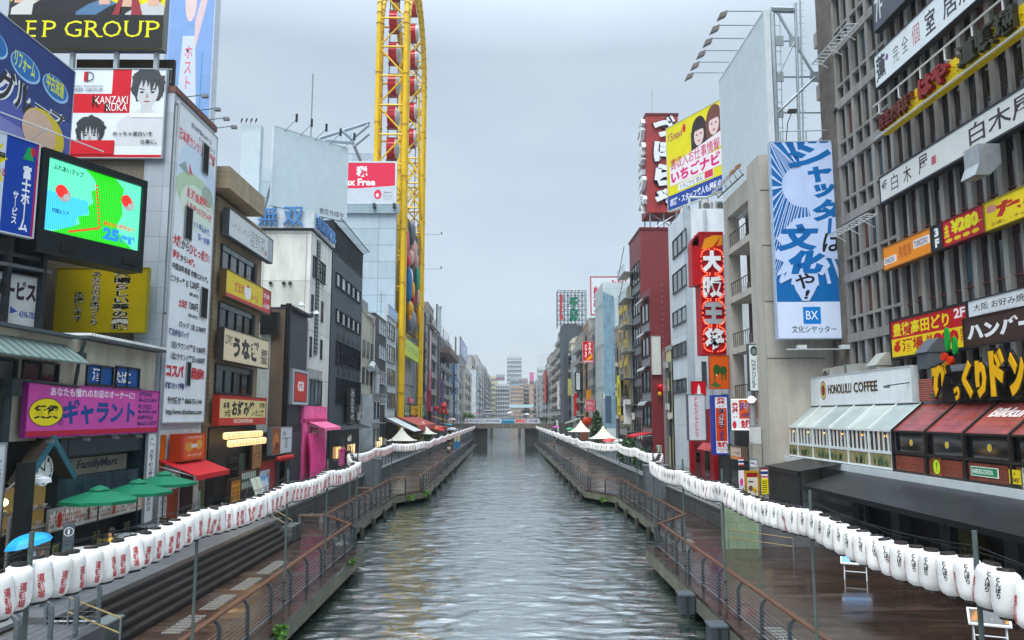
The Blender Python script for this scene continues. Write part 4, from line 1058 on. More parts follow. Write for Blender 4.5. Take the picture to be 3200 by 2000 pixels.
# golf poster on the canal side
GP = PX(FL)
u0, u1 = 36.85, 41.85
z0 = GP.hit(490, 1319)[1]; z1 = 22.6
DRK, RED_, NVY = '#24292e', '#c2303c', '#26336e'
def vt(s, x0, y0, x1, c, h=.03, **kw):
    kw['b'] = kw.get('b', .01) + .015
    return ('t', s, x0, y0, x1, y0 + h, c, kw)
poster = sign('golf_poster', 'tall white golf club poster with red and black price lines', GP, (u0, z0, u1, z1), [
    ('e', .52, .80, .5, .11, '#c9dced'), ('e', .5, .74, .5, .07, '#b5cdb0'), ('e', .55, .70, .42, .075, '#d3e0d2'), ('p', [(.05, .8), (.2, .83), (.32, .79)], '#8fa095'), ('p', [(.3, .8), (.3, .835), (.4, .8)], '#c85a60'), ('e', .8, .765, .16, .035, '#9cae9f'),
    vt('西日本屈指の36ホール', .3, .955, .85, '#5d646b', .018), vt('チャンピオンコース', .5, .93, .95, '#5d646b', .018), vt('日本原カンツリー倶楽部', .03, .885, .97, '#d66a72', .042, b=.02),
    vt('新規会員募集', .28, .72, .9, '#d65f66', .035, b=.03), vt('入会金10万円+税', .26, .685, .95, '#d65f66', .025, b=.01),
    vt('ネット申込みで、', .4, .635, .93, '#3d62ae', .025), vt('超〜お得!', .6, .6, .93, '#3d62ae', .025, b=.01), vt('大阪', .02, .545, .2, RED_, .036, b=.03), vt('から', .21, .545, .4, DRK, .03), vt('ひとっ走り!', .41, .54, .94, RED_, .036, b=.02),
    vt('難波', .03, .505, .18, RED_, .026, b=.02), vt('から', .2, .505, .35, DRK, .022), vt('145㌔', .37, .505, .56, RED_, .024, b=.02), vt('中国自動車道 作東ICから7㌔', .03, .47, .93, DRK, .022),
    vt('ビジター平 日', .0, .43, .42, DRK, .022), vt('5,200円', .46, .43, .7, DRK, .028, b=.01), vt('(食事1,080円付)', .46, .405, .7, DRK, .014), vt('土日祝', .22, .36, .42, RED_, .026, b=.03), vt('7,800円', .46, .36, .7, DRK, .028, b=.01), vt('(食事1,080円付)', .46, .335, .7, DRK, .014),
    vt('ロッジ 1泊 3,780円', .26, .295, .93, '#3b4048', .022), vt('宿泊弁当パック', .03, .265, .5, NVY, .022), vt('1泊1ラウンド平日 9,800円', .1, .225, .95, '#3b4048', .024), vt('1泊2ラウンド平日14,800円', .1, .19, .95, '#3b4048', .024),
    vt('コスパ', .02, .137, .42, RED_, .04, b=.04), vt('最高!', .6, .137, .95, RED_, .04, b=.04), vt('幹部スタッフ募集', .02, .1, .45, NVY, .022, b=.02), vt('予約受付 ℡ 0868-75-1144', .08, .055, .92, DRK, .022), vt('http://www.nihonbaracc.com', .06, .018, .93, DRK, .022)],
    '#dfe5ea', '#a7adb2', depth=.2, off=.22, fr=.06)
for (x, yt, yb, x2) in ((618, 440, 538, 637), (562, 637, 745, 585), (612, 893, 992, 633), (566, 1129, 1207, 580)):
    a, e, c, f = GP.rect(x, yt, yb, x2)
    win(poster, GP, a, e, c, f, 1, 1, '#8b9297', fw=.04, d=.03, sill=False, base_d=.26, gm=P('#111416', .9))
for u in (37.2, 38.9, 40.2, 41.4): lamp_arm(poster, GP.pt(u, z1 + .4, .2), GP.pt(u, z1 + .55, 1.3), s=.3)
pipe('thin cable pipe running down the golf poster tower corner', [(FL + .12, 36.75, 22.5), (FL + .12, 36.75, 12), (FL + .12, 36.75, ZP)], .05, '#a3a9ad')
# pale blue pylon poster behind
HP = PY(44.6)
x0, x1 = hx(515, 44.6, 160), hx(664, 44.6, 160)
k = (x1 - x0) / 16
o = sign('pylon_poster', 'faded pale blue poster pylon with pink characters behind the golf tower', HP, (x0, 20.5, x1, 36), [
    ('r', 0, 0, .08, 1, '#8fa9d2'), ('p', [(.3, 0), (.66, 0), (.72, .3), (.62, .62), (.36, .62), (.3, .3)], '#c3cfe4'), ('e', .5, .76, .12, .08, '#d8c2c4'), ('p', [(.62, .55), (.98, .9), (.9, .95), (.6, .68)], '#d2bcc4'),
    ('t', 'ホスト', .42, .40, .58, .58, '#d0708a', {'v': True, 'b': .01}), ('r', .78, .3, .8, .55, '#4f8fc4')], '#7f9fd4', '#c2cbd4', depth=.8, off=0)
MB().box(x0 + .3, x1 - .3, 44.7, 45.3, 20.0, 20.5, MET()).build('footing', o)
# cheese dog shop under the poster
sh = front('shopfront', 'white snack shop front with orange panels below the golf poster', GP, 36.8, 41.9, GP.hit(490, 1345)[1], [('door', .55, 0, .85, .55, '#3b1f18'), ('orange_panel', .05, .45, .16, .95, '#c0622a'), ('counter', .2, 0, .5, .4, '#b5502a'), ('wall_poster', .86, .1, .98, .6, '#c8c0b8')], '#c3c7ca')
CD = PR(-15.35, 37.3, 48)
a, e, c, f = GP.rect(515, 1360, 1440, 596)
sign('snack_sign', 'orange box sign with a cheese dog picture above the red awning', GP, (a, e, c, f), [('r', 0, 0, .12, 1, '#b02a20'), ('t', 'OSAKA CHEESE DOG', .3, .84, .85, .93, '#e8d0b8', {'b': .01}), ('e', .34, .52, .16, .2, '#c08a3a'), ('e', .75, .58, .13, .2, '#c9953f'), ('r', .42, .46, .68, .62, '#cfc6b8'), ('t', 'チーズドッグ', .3, .1, .85, .24, '#e8d8c8', {'b': .02})], '#c4521f', '#a03a18', depth=.5, off=.75)
awning('shop_awning', 'red sloping awning of the snack shop below the golf poster', GP, 37.0, 41.4, 5.0, 1.9, 4.25, '#b8242c')
acunit(GP, 36.9, 3.65, .9, 'grey outdoor unit between cafe banner and snack shop')
sign('flag_banner', 'narrow blue and white vertical flag beside the snack shop door', GP, (36.4, 2.0, 36.75, 3.3), [('t', 'ソフト', .2, .1, .8, .9, '#2a4a8a', {'v': True})], '#cdd2d6', None, depth=.03, off=.5)
sign('flag_banner', 'narrow white vertical flag with red characters beside the snack shop door', GP, (36.85, 2.0, 37.2, 3.3), [('t', 'かき氷', .2, .1, .8, .9, '#a8242a', {'v': True})], '#cdd2d6', None, depth=.03, off=.5)
# ---------------------------------------------------------------- brown tiled restaurant building
BT = TILE('#8a7a62', '#5d5142', .42, .3, 'y', .25, .6)
B0, B1 = 43.0, 51.2
br_ = bld('restaurant_building', 'brown tiled building stacked with restaurant signs', L, (B0, ZP, B1, 19.6), 9, BT)
EV = PX(-15.7); ez0, ez1 = EV.hit(683, 560)[1], EV.hit(683, 487)[1]; eu = EV.uat(828, ez1)
MB().pb(EV, B0 - .6, eu, ez0, ez1, -10, 0, TILE('#9a8a70', '#6a5c48', 1.2, .32, 'y', .2, .6)).build('roof_slab', br_)
MB().pb(L, B0 + .3, B1 - .3, 19.602, ez0 - .003, -9, -1.2, P('#1d2022', .5, .3)).build('roof_storey', br_)
for (x, yt, yb, x2) in ((689, 760, 838, 789), (680, 940, 1026, 783), (669, 1135, 1226, 776)):
    a, e, c, f = L.rect(x, yt, yb, x2)
    win(br_, L, a, e, c, f, 4, 1, '#26292b', '#23292c', d=.12)
    MB().pb(L, a, c, f - .35, f - .05, .03, .09, TILE('#3c4a4c', '#20282a', .5, 1, 'y', .2, .2)).build('transom_panel', br_)
    MB().pb(L, c + .35, c + .75, e, f, .004, .05, P('#181b1c')).build('side_shaft', br_)
a, e, c, f = L.rect(686, 650, 735, 826)
sign('restaurant_sign', 'white shabu-shabu sign board, uppermost on the brown tiled building', L, (a, e, c, f), [('t', 'しゃぶしゃぶ', .05, .38, .42, .68, '#5d6367', {'b': -.005}), ('t', '温野菜', .44, .15, .8, .8, '#5d6367', {'b': -.01}), ('r', .875, 0, 1, 1, '#9aa3a8'), ('r', .81, .12, .845, .35, '#a06068')], '#c9cfd0', '#4a4f52', depth=.35, off=.55)
a, e, c, f = L.rect(676, 840, 923, 819)
o = sign('restaurant_sign', 'yellow chicken restaurant sign with red opening hours panel', L, (a, e, c, f), [('r', 0, 0, .8, .14, '#b8323e'), ('r', .8, 0, 1, 1, '#b8323e'), ('e', .45, .5, .075, .3, '#dfe2e0'), ('e', .45, .74, .03, .06, '#c03a30'), ('t', 'だまれ', .17, .3, .38, .72, '#c2452a', {'b': .02}), ('t', 'トリ', .54, .22, .68, .55, '#c2452a', {'b': .03}), ('t', '17:00', .83, .62, .97, .82, '#e8e4e4', {'b': .03}), ('t', '5:00', .86, .18, .98, .4, '#e8e4e4', {'b': .03}), ('t', '翌', .815, .2, .855, .3, '#e8e4e4')], '#d8c03a', '#5c4a2a', depth=.35, off=.55)
a, e, c, f = L.rect(665, 1023, 1124, 811)
sign('restaurant_sign', 'cream lit eel restaurant sign with black brush lettering', L, (a, e, c, f), [('t', 'うなぎ', .18, .14, .76, .86, '#26262a', {'b': .06}), ('t', '江戸焼', .03, .5, .17, .82, '#26262a', {'b': .02}), ('t', '菱富', .8, .12, .98, .66, '#33302e', {'v': True, 'b': .01})], '#ddceae', '#3a3632', depth=.35, off=.6)
a, e, c, f = L.rect(651, 1236, 1328, 801)
sign('restaurant_sign', 'red and cream okonomiyaki sign, lowest on the brown tiled building', L, (a, e, c, f), [('r', 0, 0, 1, .24, '#b8382c'), ('r', 0, .9, 1, 1, '#b8382c'), ('t', 'お好み焼', .24, .28, .73, .86, '#23211f', {'b': .05}), ('t', '本場', .07, .55, .19, .8, '#23211f', {'b': .03}), ('t', '大阪', .1, .27, .22, .52, '#23211f', {'b': .03}), ('t', 'たこ焼', .75, .28, .96, .55, '#23211f', {'b': .03}), ('t', '名物', .84, .62, .97, .84, '#23211f', {'b': .02}), ('t', 'OKONOMIYAKI', .28, .05, .7, .2, '#e8e0d0', {'b': .02})], '#dcca92', '#a03024', depth=.35, off=.6)
zt = L.hit(651, 1332)[1]
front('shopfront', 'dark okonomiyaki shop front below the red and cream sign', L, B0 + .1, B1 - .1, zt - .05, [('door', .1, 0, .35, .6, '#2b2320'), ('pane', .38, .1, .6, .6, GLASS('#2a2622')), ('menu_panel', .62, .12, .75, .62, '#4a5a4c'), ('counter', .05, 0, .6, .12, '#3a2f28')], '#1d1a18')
sl0 = None
for j in range(2):
    for i in range(11):
        p = L.pt(B0 + .25 + i * .58, 5.95 - j * .42, 1.0 + j * .25)
        if sl0 is None:
            sl0 = thing('shop_lantern', 'small glowing cream lantern in the rows over the okonomiyaki shop', 'lantern', p, 'glowing lanterns over the okonomiyaki shop')
            MB().lathe([(.1, -.2), (.19, -.15), (.2, 0), (.19, .15), (.1, .2)], p, EM('#d8b888', .75), 12).build('paper_body', sl0, smooth=True)
            b = MB(); text(b, PL_ := Pl(p, (1, 0, 0)), '酒', -.08, -.12, .08, .12, .205, P('#4a2a1a'), .02)
            b = MB(); vs, fs = glyphs('酒', .02, True); b.add([Vector(p) + Vector((.2 * math.cos(R(-30) + (x - .5) * .8), .2 * math.sin(R(-30) + (x - .5) * .8), (y - .5) * .24)) for x, y in vs], fs, P('#4a2a1a')); b.build('lettering', sl0, fix=False)
            MB().tube(Vector(p) + Zv * .2, Vector(p) + Zv * .25, .1, P(BLK), 10).build('ring', sl0)
        else: dup(sl0, p, R(random.uniform(-20, 20)))
a, e, c, f = L.rect(752, 1345, 1440, 811)
sign('menu_sign', 'tan board with black brush characters beside the small glowing lanterns', L, (49.3, 3.75, 51.15, 6.1), [('t', 'お好み焼', .62, .1, .9, .95, '#241a14', {'v': True, 'b': .03}), ('t', 'ネギ焼', .36, .25, .56, .85, '#241a14', {'v': True, 'b': .02}), ('t', 'イカ焼', .1, .05, .3, .6, '#241a14', {'v': True, 'b': .02})], '#a87a52', '#4a3424', depth=.1, off=.5)
sign('menu_sign', 'green board of white menu slips in front of the okonomiyaki shop', L, (45.6, 2.75, 48.3, 3.75), [('r', .05 + .12 * i, .55 * j + .05, .13 + .12 * i, .55 * j + .42, '#c8ccc4') for i in range(8) for j in range(2)], '#3c5a4c', '#6a4a34', depth=.08, off=1.1)
sign('poster_board', 'blue and white snow poster in front of the okonomiyaki shop', L, (49.0, 2.2, 51.1, 3.6), [('r', 0, .3, 1, .8, '#7fa8d0'), ('p', [(.1, .3), (.35, .65), (.5, .5), (.7, .7), (.95, .3)], '#dfe8f0'), ('t', 'ひんやり', .3, .82, .75, .95, '#3a9a4a', {'b': .03}), ('e', .85, .8, .08, .12, '#c03040'), ('t', '生ビール', .1, .08, .7, .22, '#7a3a6a', {'b': .01})], '#d8d4dc', '#555', depth=.08, off=1.1)
sign('menu_lightbox', 'amber lit food menu lightbox in a dark frame before the okonomiyaki shop', L, (42.9, 2.0, 44.4, 3.5), [('e', .3 + .4 * (i % 2), .2 + .17 * (i // 2), .16, .06, '#8a5a20') for i in range(8)] + [('t', 'OSAKA YAKI', .15, .88, .85, .96, '#5a2a10', {'b': .01})], '#c98a24', '#3a2a20', depth=.2, off=1.5, fr=.12)
o = thing('stand_board', 'folded white menu stand in front of the green menu board', 'sign', L.pt(46.5, ZP, 1.6))
for i, (u, c) in enumerate(((46.0, '#cdd2c0'), (46.9, '#d3d2c2'))):
    q = [L.pt(u, ZP + .35, 1.9), L.pt(u + .8, ZP + .35, 1.9), L.pt(u + .8, ZP + 1.45, 1.5), L.pt(u, ZP + 1.45, 1.5)]
    MB().hexa(q + [v + Vector((.03, 0, .01)) for v in q], P(c, .3, .2, 6)).build('board', o)
b = MB()
for u in (46.05, 47.65): b.tube(L.pt(u, ZP, 2.0), L.pt(u, ZP + 1.5, 1.48), .02, MET(), 5).tube(L.pt(u, ZP, 1.2), L.pt(u, ZP + 1.45, 1.48), .02, MET(), 5)
b.build('leg', o)
# ---------------------------------------------------------------- low shop in the gap + dark building with the red square sign
gp = bld('shop_building', 'low dark shop wedged between the brown building and the charcoal one', L, (51.4, ZP, 56.9, 5.9), 4, P('#2a2624', .5, .3))
a, e, c, f = L.rect(822, 1338, 1421, 886)
sign('shop_sign', 'white and orange grilled food sign over the red door', L, (a, e, c, f), [('r', 0, 0, .42, 1, '#8a4a2c'), ('e', .2, .5, .14, .3, '#b5703c'), ('e', .24, .3, .1, .15, '#6a3420'), ('t', '豊', .62, .2, .8, .6, '#1c1c1c', {'b': -.01}), ('t', '鉄神', .52, .65, .7, .85, '#777c82'), ('r', .48, .56, .95, .585, '#333')], '#c8ccd2', '#777', depth=.3, off=.6)
front('shopfront', 'bright red door with small red lanterns under the grilled food sign', L, 51.6, 56.8, 4.15, [('door', .12, .0, .75, .92, '#a8281c'), ('side_post', .8, 0, .95, 1, '#2f2a28')], '#3a201a')
rl = None
for i in range(6):
    p = L.pt(53.0 + i * .62, 4.15, 1.1)
    if rl is None:
        rl = thing('red_lantern', 'small red lantern over the red shop door', 'lantern', p, 'row of small red lanterns'); MB().lathe([(.08, -.2), (.2, -.1), (.21, .05), (.09, .2)], p, P('#a82a28', .5), 12).build('paper_body', rl, smooth=True); MB().tube(Vector(p) + Zv * .2, Vector(p) + Zv * .25, .08, P(BLK), 8).build('ring', rl)
    else: dup(rl, p)
G0, G1 = 57.2, 63.7
g3z = L.hit(888, 957)[1]
g3 = bld('charcoal_building', 'charcoal block with a red square sign beside the white tower', L, (G0, ZP, G1, g3z), 8, TILE('#2b333a', '#1c2126', 2.2, .9, 'y', .35, .5))
q = PY(G0)
MB().pb(q, -22, FL - 1.0, ZP, g3z - 1.2, -.2, .12, TILE('#b5bdb8', '#8d9692', .75, 9, 'x', .2, .5)).build('white_side_cladding', g3)
MB().pb(q, FL - .98, FL + .0, ZP, g3z - .2, -.2, .1, TILE('#6a5a4a', '#4a3e34', .3, .12, 'x', .3, .6)).build('brown_side_cladding', g3)
MB().pb(L, G0 + .05, G0 + .35, ZP, g3z + .3, .002, .35, P('#16191c')).pb(L, G0, G1, g3z + .002, g3z + .2, -.4, .4, P('#16191c')).build('roof_trim', g3)
sign('blank_sign', 'black square panel perched on the pale side wall', PY(56.8), (hx(815, 56.8, 1010), PY(56.8).hit(840, 1043)[1], hx(868, 56.8, 1010), PY(56.8).hit(840, 977)[1]), [], '#14191a', '#333', depth=.3, off=0)
a, e, c, f = L.rect(894, 1152, 1262, 944)
sign('square_sign', 'red square sign with white characters in a pale frame', L, (a, e, c, f), [('r', .08, .06, .92, .94, '#26282c'), ('r', .12, .09, .88, .9, '#c03430'), ('t', 'G3', .3, .38, .7, .68, '#e8e0e0', {'b': .06})], '#b9bfc4', '#8f969c', depth=.35, off=.5)
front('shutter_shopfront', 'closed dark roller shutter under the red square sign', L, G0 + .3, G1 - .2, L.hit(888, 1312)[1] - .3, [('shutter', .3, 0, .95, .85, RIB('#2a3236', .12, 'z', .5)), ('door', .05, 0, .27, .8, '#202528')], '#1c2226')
for u, x in ((58, '#c2c7ca'), (62.7, '#c2c7ca')):
    o = thing('roof_spotlight', 'white cone spotlight on the charcoal block roof edge' + (' at the near corner' if u < 60 else ' at the far corner'), 'lamp', L.pt(u, g3z, .4))
    MB().tube(L.pt(u, g3z + .2, .2), L.pt(u, g3z + .45, .9), .03, MET(), 5).build('arm', o); MB().lathe([(.3, 0), (.12, .25), (.05, .3)], L.pt(u, g3z + .2, .95), P('#b5babd'), 12).build('shade', o)
# ---------------------------------------------------------------- white tower with blue neon letters
W0, W1 = 64.0, 71.7
WY = PY(W0)
wz = WY.hit(900, 714)[1]
wt = thing('white_tower', 'tall off-white panelled building with blue roof letters', 'building', (FL - 4, 68, ZP))
WM = TILE('#c9cbc4', '#8f928c', 3.6, 4.1, 'x', .22, .6, .03); WM2 = TILE('#d0d2cd', '#8f928c', 3.8, 4.1, 'y', .22, .6, .03)
MB().box(-26, FL - .3, W0, W1, ZP, wz, WM).build('wall', wt)
MB().box(FL - .298, FL, W0 + .01, W1, ZP, wz - .01, WM2).build('canal_wall', wt)
pz = WY.hit(900, 662)[1]
b = MB(); b.box(-26.1, FL + .25, W0 - .25, W1 + .1, wz + .004, pz, P('#b9c3ca', .5, .2)); b.build('parapet', wt)
MB().box(-26, FL, W0 - .05, W1, wz - .18, wz, P('#3a3f42')).build('parapet_base', wt)
BLM = P('#4d7fb4', .4, .2)
b = MB(); text(b, PY(W0 - .25), '無', hx(812, W0, 680), wz + .1, hx(873, W0, 680), pz + .35, .35, BLM, 0, th=.2); text(b, PY(W0 - .25), '双', hx(890, W0, 680), wz + .1, hx(953, W0, 680), pz + .3, .35, BLM, .01, th=.2); b.build('lettering', wt)
b = MB(); text(b, PX(FL + .25), '無双南ビル', W0 + .3, wz + .15, W1 - .3, pz - .1, .2, BLM, .01, th=.15); b.build('lettering', wt)
for (x, yt, yb, x2, nx) in ((977, 797, 862, 1014, 5),):
    a, e, c, f = L.rect(x, yt, yb, x2); win(wt, L, a, e, c, f, nx, 2, '#22282b', '#8f9da2', d=.12, gm=GLASS('#6d7a80'))
for (x, yt, yb, x2) in ((972, 918, 985, 978), (1003, 940, 1003, 1009), (967, 1050, 1112, 973), (1000, 1060, 1120, 1006)):
    a, e, c, f = L.rect(x, yt, yb, x2); win(wt, L, a, e, c, f, 1, 2, '#2a3033', '#20272a')
a, e, c, f = L.rect(985, 745, 1110, 994); b = MB(); b.pb(L, a, c, e, f, .004, .1, RIB('#3f474b', .35, 'z', .4)); b.build('louvre_strip', wt)
a, e, c, f = L.rect(958, 1183, 1264, 1003); win(wt, L, a, e, c, f, 4, 1, '#2a3033', '#8a989c', d=.1, gm=GLASS('#7d8a90'))
MB().pb(L, a, c, f + .1, f + .9, .004, .06, P('#9fa09c', .5, .3)).build('spandrel', wt)
for dx in (830, 872, 892): 
    p = WY.pt(hx(dx, W0), WY.hit(dx, 884)[1], 0); MB().lathe([(.14, -.12), (.17, .02), (.05, .12)], p + Vector((0, -.1, 0)), P('#3a3f42'), 10).build('vent_cap', wt)
PKC = '#f26ea6'
pk = front('pink_shopfront', 'hot pink shop front at the foot of the white tower', L, W0 - 1.6, W1 - 1.2, L.hit(943, 1268)[1], [('door', .28, .0, .62, .72, '#b02f6c', .02), ('pane', .36, .3, .54, .66, GLASS('#8a5a70')), ('lintel', .0, .78, 1, .82, '#b8306f', .1)], PKC, d=.25)
b = MB()      # gathered pink cloth
nu, nzz = 40, 12
cl = [[L.pt(W0 - 1.2 + 5.6 * i / nu * (1 - .1 * j / nzz), ZP + .1 + 3.6 * j / nzz * (1 if i < 22 else .9), .55 + .14 * math.sin(i * 1.1 + j * .25) + .25 * (1 - j / nzz)) for i in range(nu + 1)] for j in range(nzz + 1)]
vv = [p for r_ in cl for p in r_]; b.add(vv, [(j * (nu + 1) + i, j * (nu + 1) + i + 1, (j + 1) * (nu + 1) + i + 1, (j + 1) * (nu + 1) + i) for j in range(nzz) for i in range(nu)], P('#ec5c98', .5, .35, 5))
tag(b.build('pink_curtain', smooth=True, fix=False), 'crumpled shiny pink cloth draped over the pink shop front', 'curtain')
awning('shop_awning', 'short hot pink awning over the pink shop door', L, W0 - .2, W1 - 1.4, L.hit(960, 1314)[1], 1.6, L.hit(960, 1314)[1] - .6, '#f27aa8')
sign('menu_stand', 'bright pink menu board on a stand beside the pink shop', L, (71.0, 2.6, 73.4, 4.0), [('r', .1, .1 + .15 * i, .9, .15 + .15 * i, '#e6a8c8') for i in range(5)], '#c8327a', '#e87aaa', depth=.06, off=1.4)
# ---------------------------------------------------------------- dark slate building
S0, S1 = 72.2, 87.4
sz = L.hit(1042, 785)[1]
SLM = CON('#39434b', .35, .6)
st_ = bld('slate_building', 'dark slate-grey block with a black rooftop fence', L, (S0, ZP, S1, sz), 8, SLM)
for yt, yb, n, ny in ((846, 890, 5, 1), (962, 1004, 5, 1), (1062, 1136, 5, 2), (1178, 1260, 5, 2)):
    a, e, c, f = L.rect(1047, yt, yb, 1125)
    for i in range(n):
        w_ = (c - a) / n; win(st_, L, a + w_ * i + .35, e, a + w_ * (i + 1) - .15, f, 2 if ny > 1 else 1, ny, '#1a1f23', random.choice(['#9aa8ae', '#20282c', '#5a676d']) if yt < 900 else '#222a2e', d=.12)
        if ny > 1: MB().pb(L, a + w_ * i + .7, a + w_ * (i + 1) - .6, f + .2, f + .75, .004, .04, P('#161b1f')).build('vent', st_)
fz0, fz1 = L.hit(1042, 778)[1], L.hit(1042, 692)[1]
b = MB(); fm = P('#15191c', .5)
for i in range(34): u = S0 + .2 + i * .45; b.pb(L, u, u + .1, fz0, fz1, -.1, .0, fm); b.tube(L.pt(u + .05, fz1, 0), L.pt(u + .05, fz1 + .35, .7), .025, fm, 4)
b.pb(L, S0, S1, fz0 - .1, fz0, -.12, .05, fm).pb(L, S0, S1, fz1, fz1 + .1, -.12, .05, fm).tube(L.pt(S0, fz1 + .35, .7), L.pt(S1, fz1 + .35, .7), .05, fm, 5)
b.pb(PY(S0), FL - 1.6, FL, fz0, fz1 + .2, -.1, .0, fm); b.build('fence_slat', st_)
awning('shop_awning', 'low black awning at the foot of the slate building', L, S0 + .4, S1 - .6, L.hit(1040, 1325)[1], 1.5, L.hit(1040, 1325)[1] - .5, '#22292a', 0)
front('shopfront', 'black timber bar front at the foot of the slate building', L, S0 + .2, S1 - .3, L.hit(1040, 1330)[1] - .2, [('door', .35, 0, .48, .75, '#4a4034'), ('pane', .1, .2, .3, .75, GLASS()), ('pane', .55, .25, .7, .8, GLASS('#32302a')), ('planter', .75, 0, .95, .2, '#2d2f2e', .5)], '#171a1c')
sign('vertical_sign', 'black vertical sign with white brush strokes on the slate building', L, (L.uat(1075, 8), L.hit(1075, 1325)[1] + .2, L.uat(1092, 8), L.hit(1075, 1212)[1]), [('t', 'わたなべ', .2, .05, .8, .95, '#cfd2d2', {'v': True, 'b': .02})], '#191c1e', '#333', depth=.3, off=.6)
o = thing('cask_stack', 'dark stacked casks hung with ropes outside the slate bar', 'cask', (-14.8, 73.5, ZP))
for i in range(3): MB().lathe([(.32, 0), (.42, .3), (.32, .6)], (-14.9, 73.6, ZP + .02 + i * .62), P('#3a2b22', .6, .4), 14).build('cask', o)
# ---------------------------------------------------------------- three buildings before the wheel
cb_ = bld('cream_building', 'weathered cream building with a white duct before the black one', L, (87.6, ZP, 96.4, L.hit(1130, 972)[1]), 8, CON('#b3afa1', .4), parapet=(.5, CON('#9a978c')))
wgrid(cb_, L, L.rect(1128, 1040, 1300, 1165), 3, 3, .55, .6)
MB().pb(L, 88, 93, L.hit(1130, 972)[1] + .01, L.hit(1130, 925)[1], -6, -.3, CON('#8f9494', .3)).build('roof_house', cb_)
pipe('fat white ventilation duct climbing the cream building', [(FL + .5, 95.3, 5), (FL + .5, 95.3, 12.5), (FL + .5, 92.5, 13.3), (FL + .5, 91, 12.6)], .42, '#b9c0c4', 'duct', 'duct')
pipe('thin white pipe looping over the cream building facade', [(FL + .2, 94.8, 8), (FL + .2, 94.8, 18.3), (FL + .2, 93.5, 18.9), (FL + .2, 90, 18.9)], .13, '#b5b9b6')
sd2 = bld('stair_block', 'white outdoor stair block with railings at the foot of the cream building', PX(-15.2), (88.5, ZP, 93.5, 9.5), 1.3, P('#aeb8bd', .5, .3))
wgrid(sd2, PX(-15.2), (88.6, 3, 93.4, 9.3), 2, 2, .5, .6)
b = MB()
for z in (6.2, 9.52): b.pb(PX(-15.2), 88.4, 93.6, z, z + .1, .002, .9, MET('#9aa2a6'))
for i in range(20): b.tube(PX(-15.2).pt(88.5 + i * .26, 9.6, .85), PX(-15.2).pt(88.5 + i * .26, 10.5, .85), .02, MET('#6a7276'), 4)
b.build('balcony', sd2)
kb = bld('black_building', 'narrow black building with three large white-framed windows', L, (96.6, ZP, 105.6, L.hit(1172, 976)[1]), 8, P('#1f2629', .5, .3))
for yt, yb in ((998, 1040), (1077, 1118), (1158, 1197), (1230, 1262)):
    a, e, c, f = L.rect(1184, yt, yb, 1205); win(kb, L, a, e, c, f, 3, 2, '#b9c2c6', '#6f7e84', d=.12, gm=GLASS('#5a676c'))
wb = bld('white_building', 'white building with a pale blue roof sign before the yellow wheel', L, (105.8, ZP, 115.2, L.hit(1208, 985)[1]), 8, P('#b4bcc0', .5, .25))
for yt, yb in ((1003, 1052), (1075, 1128), (1150, 1200), (1225, 1275)):
    a, e, c, f = L.rect(1209, yt, yb, 1232); win(wb, L, a, e, c, f, 3, 2, '#6a6f70', '#3a4246', d=.12)
sign('roof_sign', 'pale blue blank roof sign beside the yellow wheel legs', PX(FL + .1), (106, L.hit(1208, 985)[1] + .1, 115, L.hit(1208, 948)[1]), [('r', .1, .2, .9, .8, '#8fb0cc')], '#7f9fc4', '#a9b2b8', depth=.5, off=.05)
b = thing('roof_antenna', 'thin antenna cluster on the white building roof', 'antenna', (FL - 1, 107, 20)); ms = MB()
zz = L.hit(1208, 948)[1]
ms.tube((FL - 1, 107, L.hit(1208, 985)[1]), (FL - 1, 107, zz + 2), .05, MET(), 5)
for k in (-.5, 0, .5): ms.tube((FL - 1.5, 107, zz + 1 + k), (FL - .5, 107, zz + 1 + k), .03, MET(), 4)
ms.build('mast', b)
# ================================================================== cafe bank
FR = 16.5
def rr_(pl, xl, yt, yb, xr): return pl.rect(xl, yt, yb, xr, ref='R')
# ---------------------------------------------------------------- big gridded building
GX = PX(20.5)
gu = lambda y: -y                      # on this bank u runs towards the viewer
GY0, GY1 = 22.0, 45.6
CW = CON('#8d8b87', .35)
grid = thing('gridded_building', 'large pale concrete grid building carrying restaurant boards', 'building', (24, 34, ZP))
MB().pb(GX, -GY1, -GY0, 8.2, 46, -9, -.29, P('#1d1b1d', .5, .3)).build('wall', grid)
floors = [8.2 + 3.6 * i for i in range(11)]
b = MB()
for z in floors: b.pb(GX, -GY1, -GY0, z - .42, z + .08, -.28, .04, CW)
b.build('floor_band', grid)
b = MB(); g = MB()
gl = [GLASS('#241c1e'), GLASS('#2c2426'), GLASS('#1a1d22'), GLASS('#35282a')]
n = 0; u = -GY1
while u < -GY0:
    w_ = .32 if n % 2 == 0 else .2; e_ = u + 1.05
    for z in floors[:-1]:
        b.pb(GX, u, u + w_, z + .082, z + 3.178, -.28, 0 if n % 2 == 0 else -.07, CW)
        g.pb(GX, u + w_, e_, z + .082, z + 3.178, -.27, -.25, random.choice(gl))
        if u < -39.8: b.pb(GX, u + w_ + .001, e_ - .001, z + .95, z + 1.12, -.25, -.02, CW)
        else: b.pb(GX, u + w_ + .001, e_ - .001, z + .9, z + .97, -.25, -.2, P('#5a2c2c'))
        if random.random() < .12: g.pb(GX, u + w_ + .05, e_ - .05, z + 1.2, z + 3, -.248, -.24, P(random.choice(['#5a3a34', '#7d7468', '#3a4a52']), .5, .3))
    u += 1.05; n += 1
b.build('mullion', grid); g.build('window_pane', grid)
RBX = PX(20.55)
rb = thing('ribbed_wall', 'dark vertically ribbed stair wall between poster and gridded building', 'wall', (22, 47, ZP))
MB().pb(RBX, -47.6, -45.61, 8, 46, -6, 0, P('#3a3532', .6, .3)).build('backing_panel', rb)
b = MB()
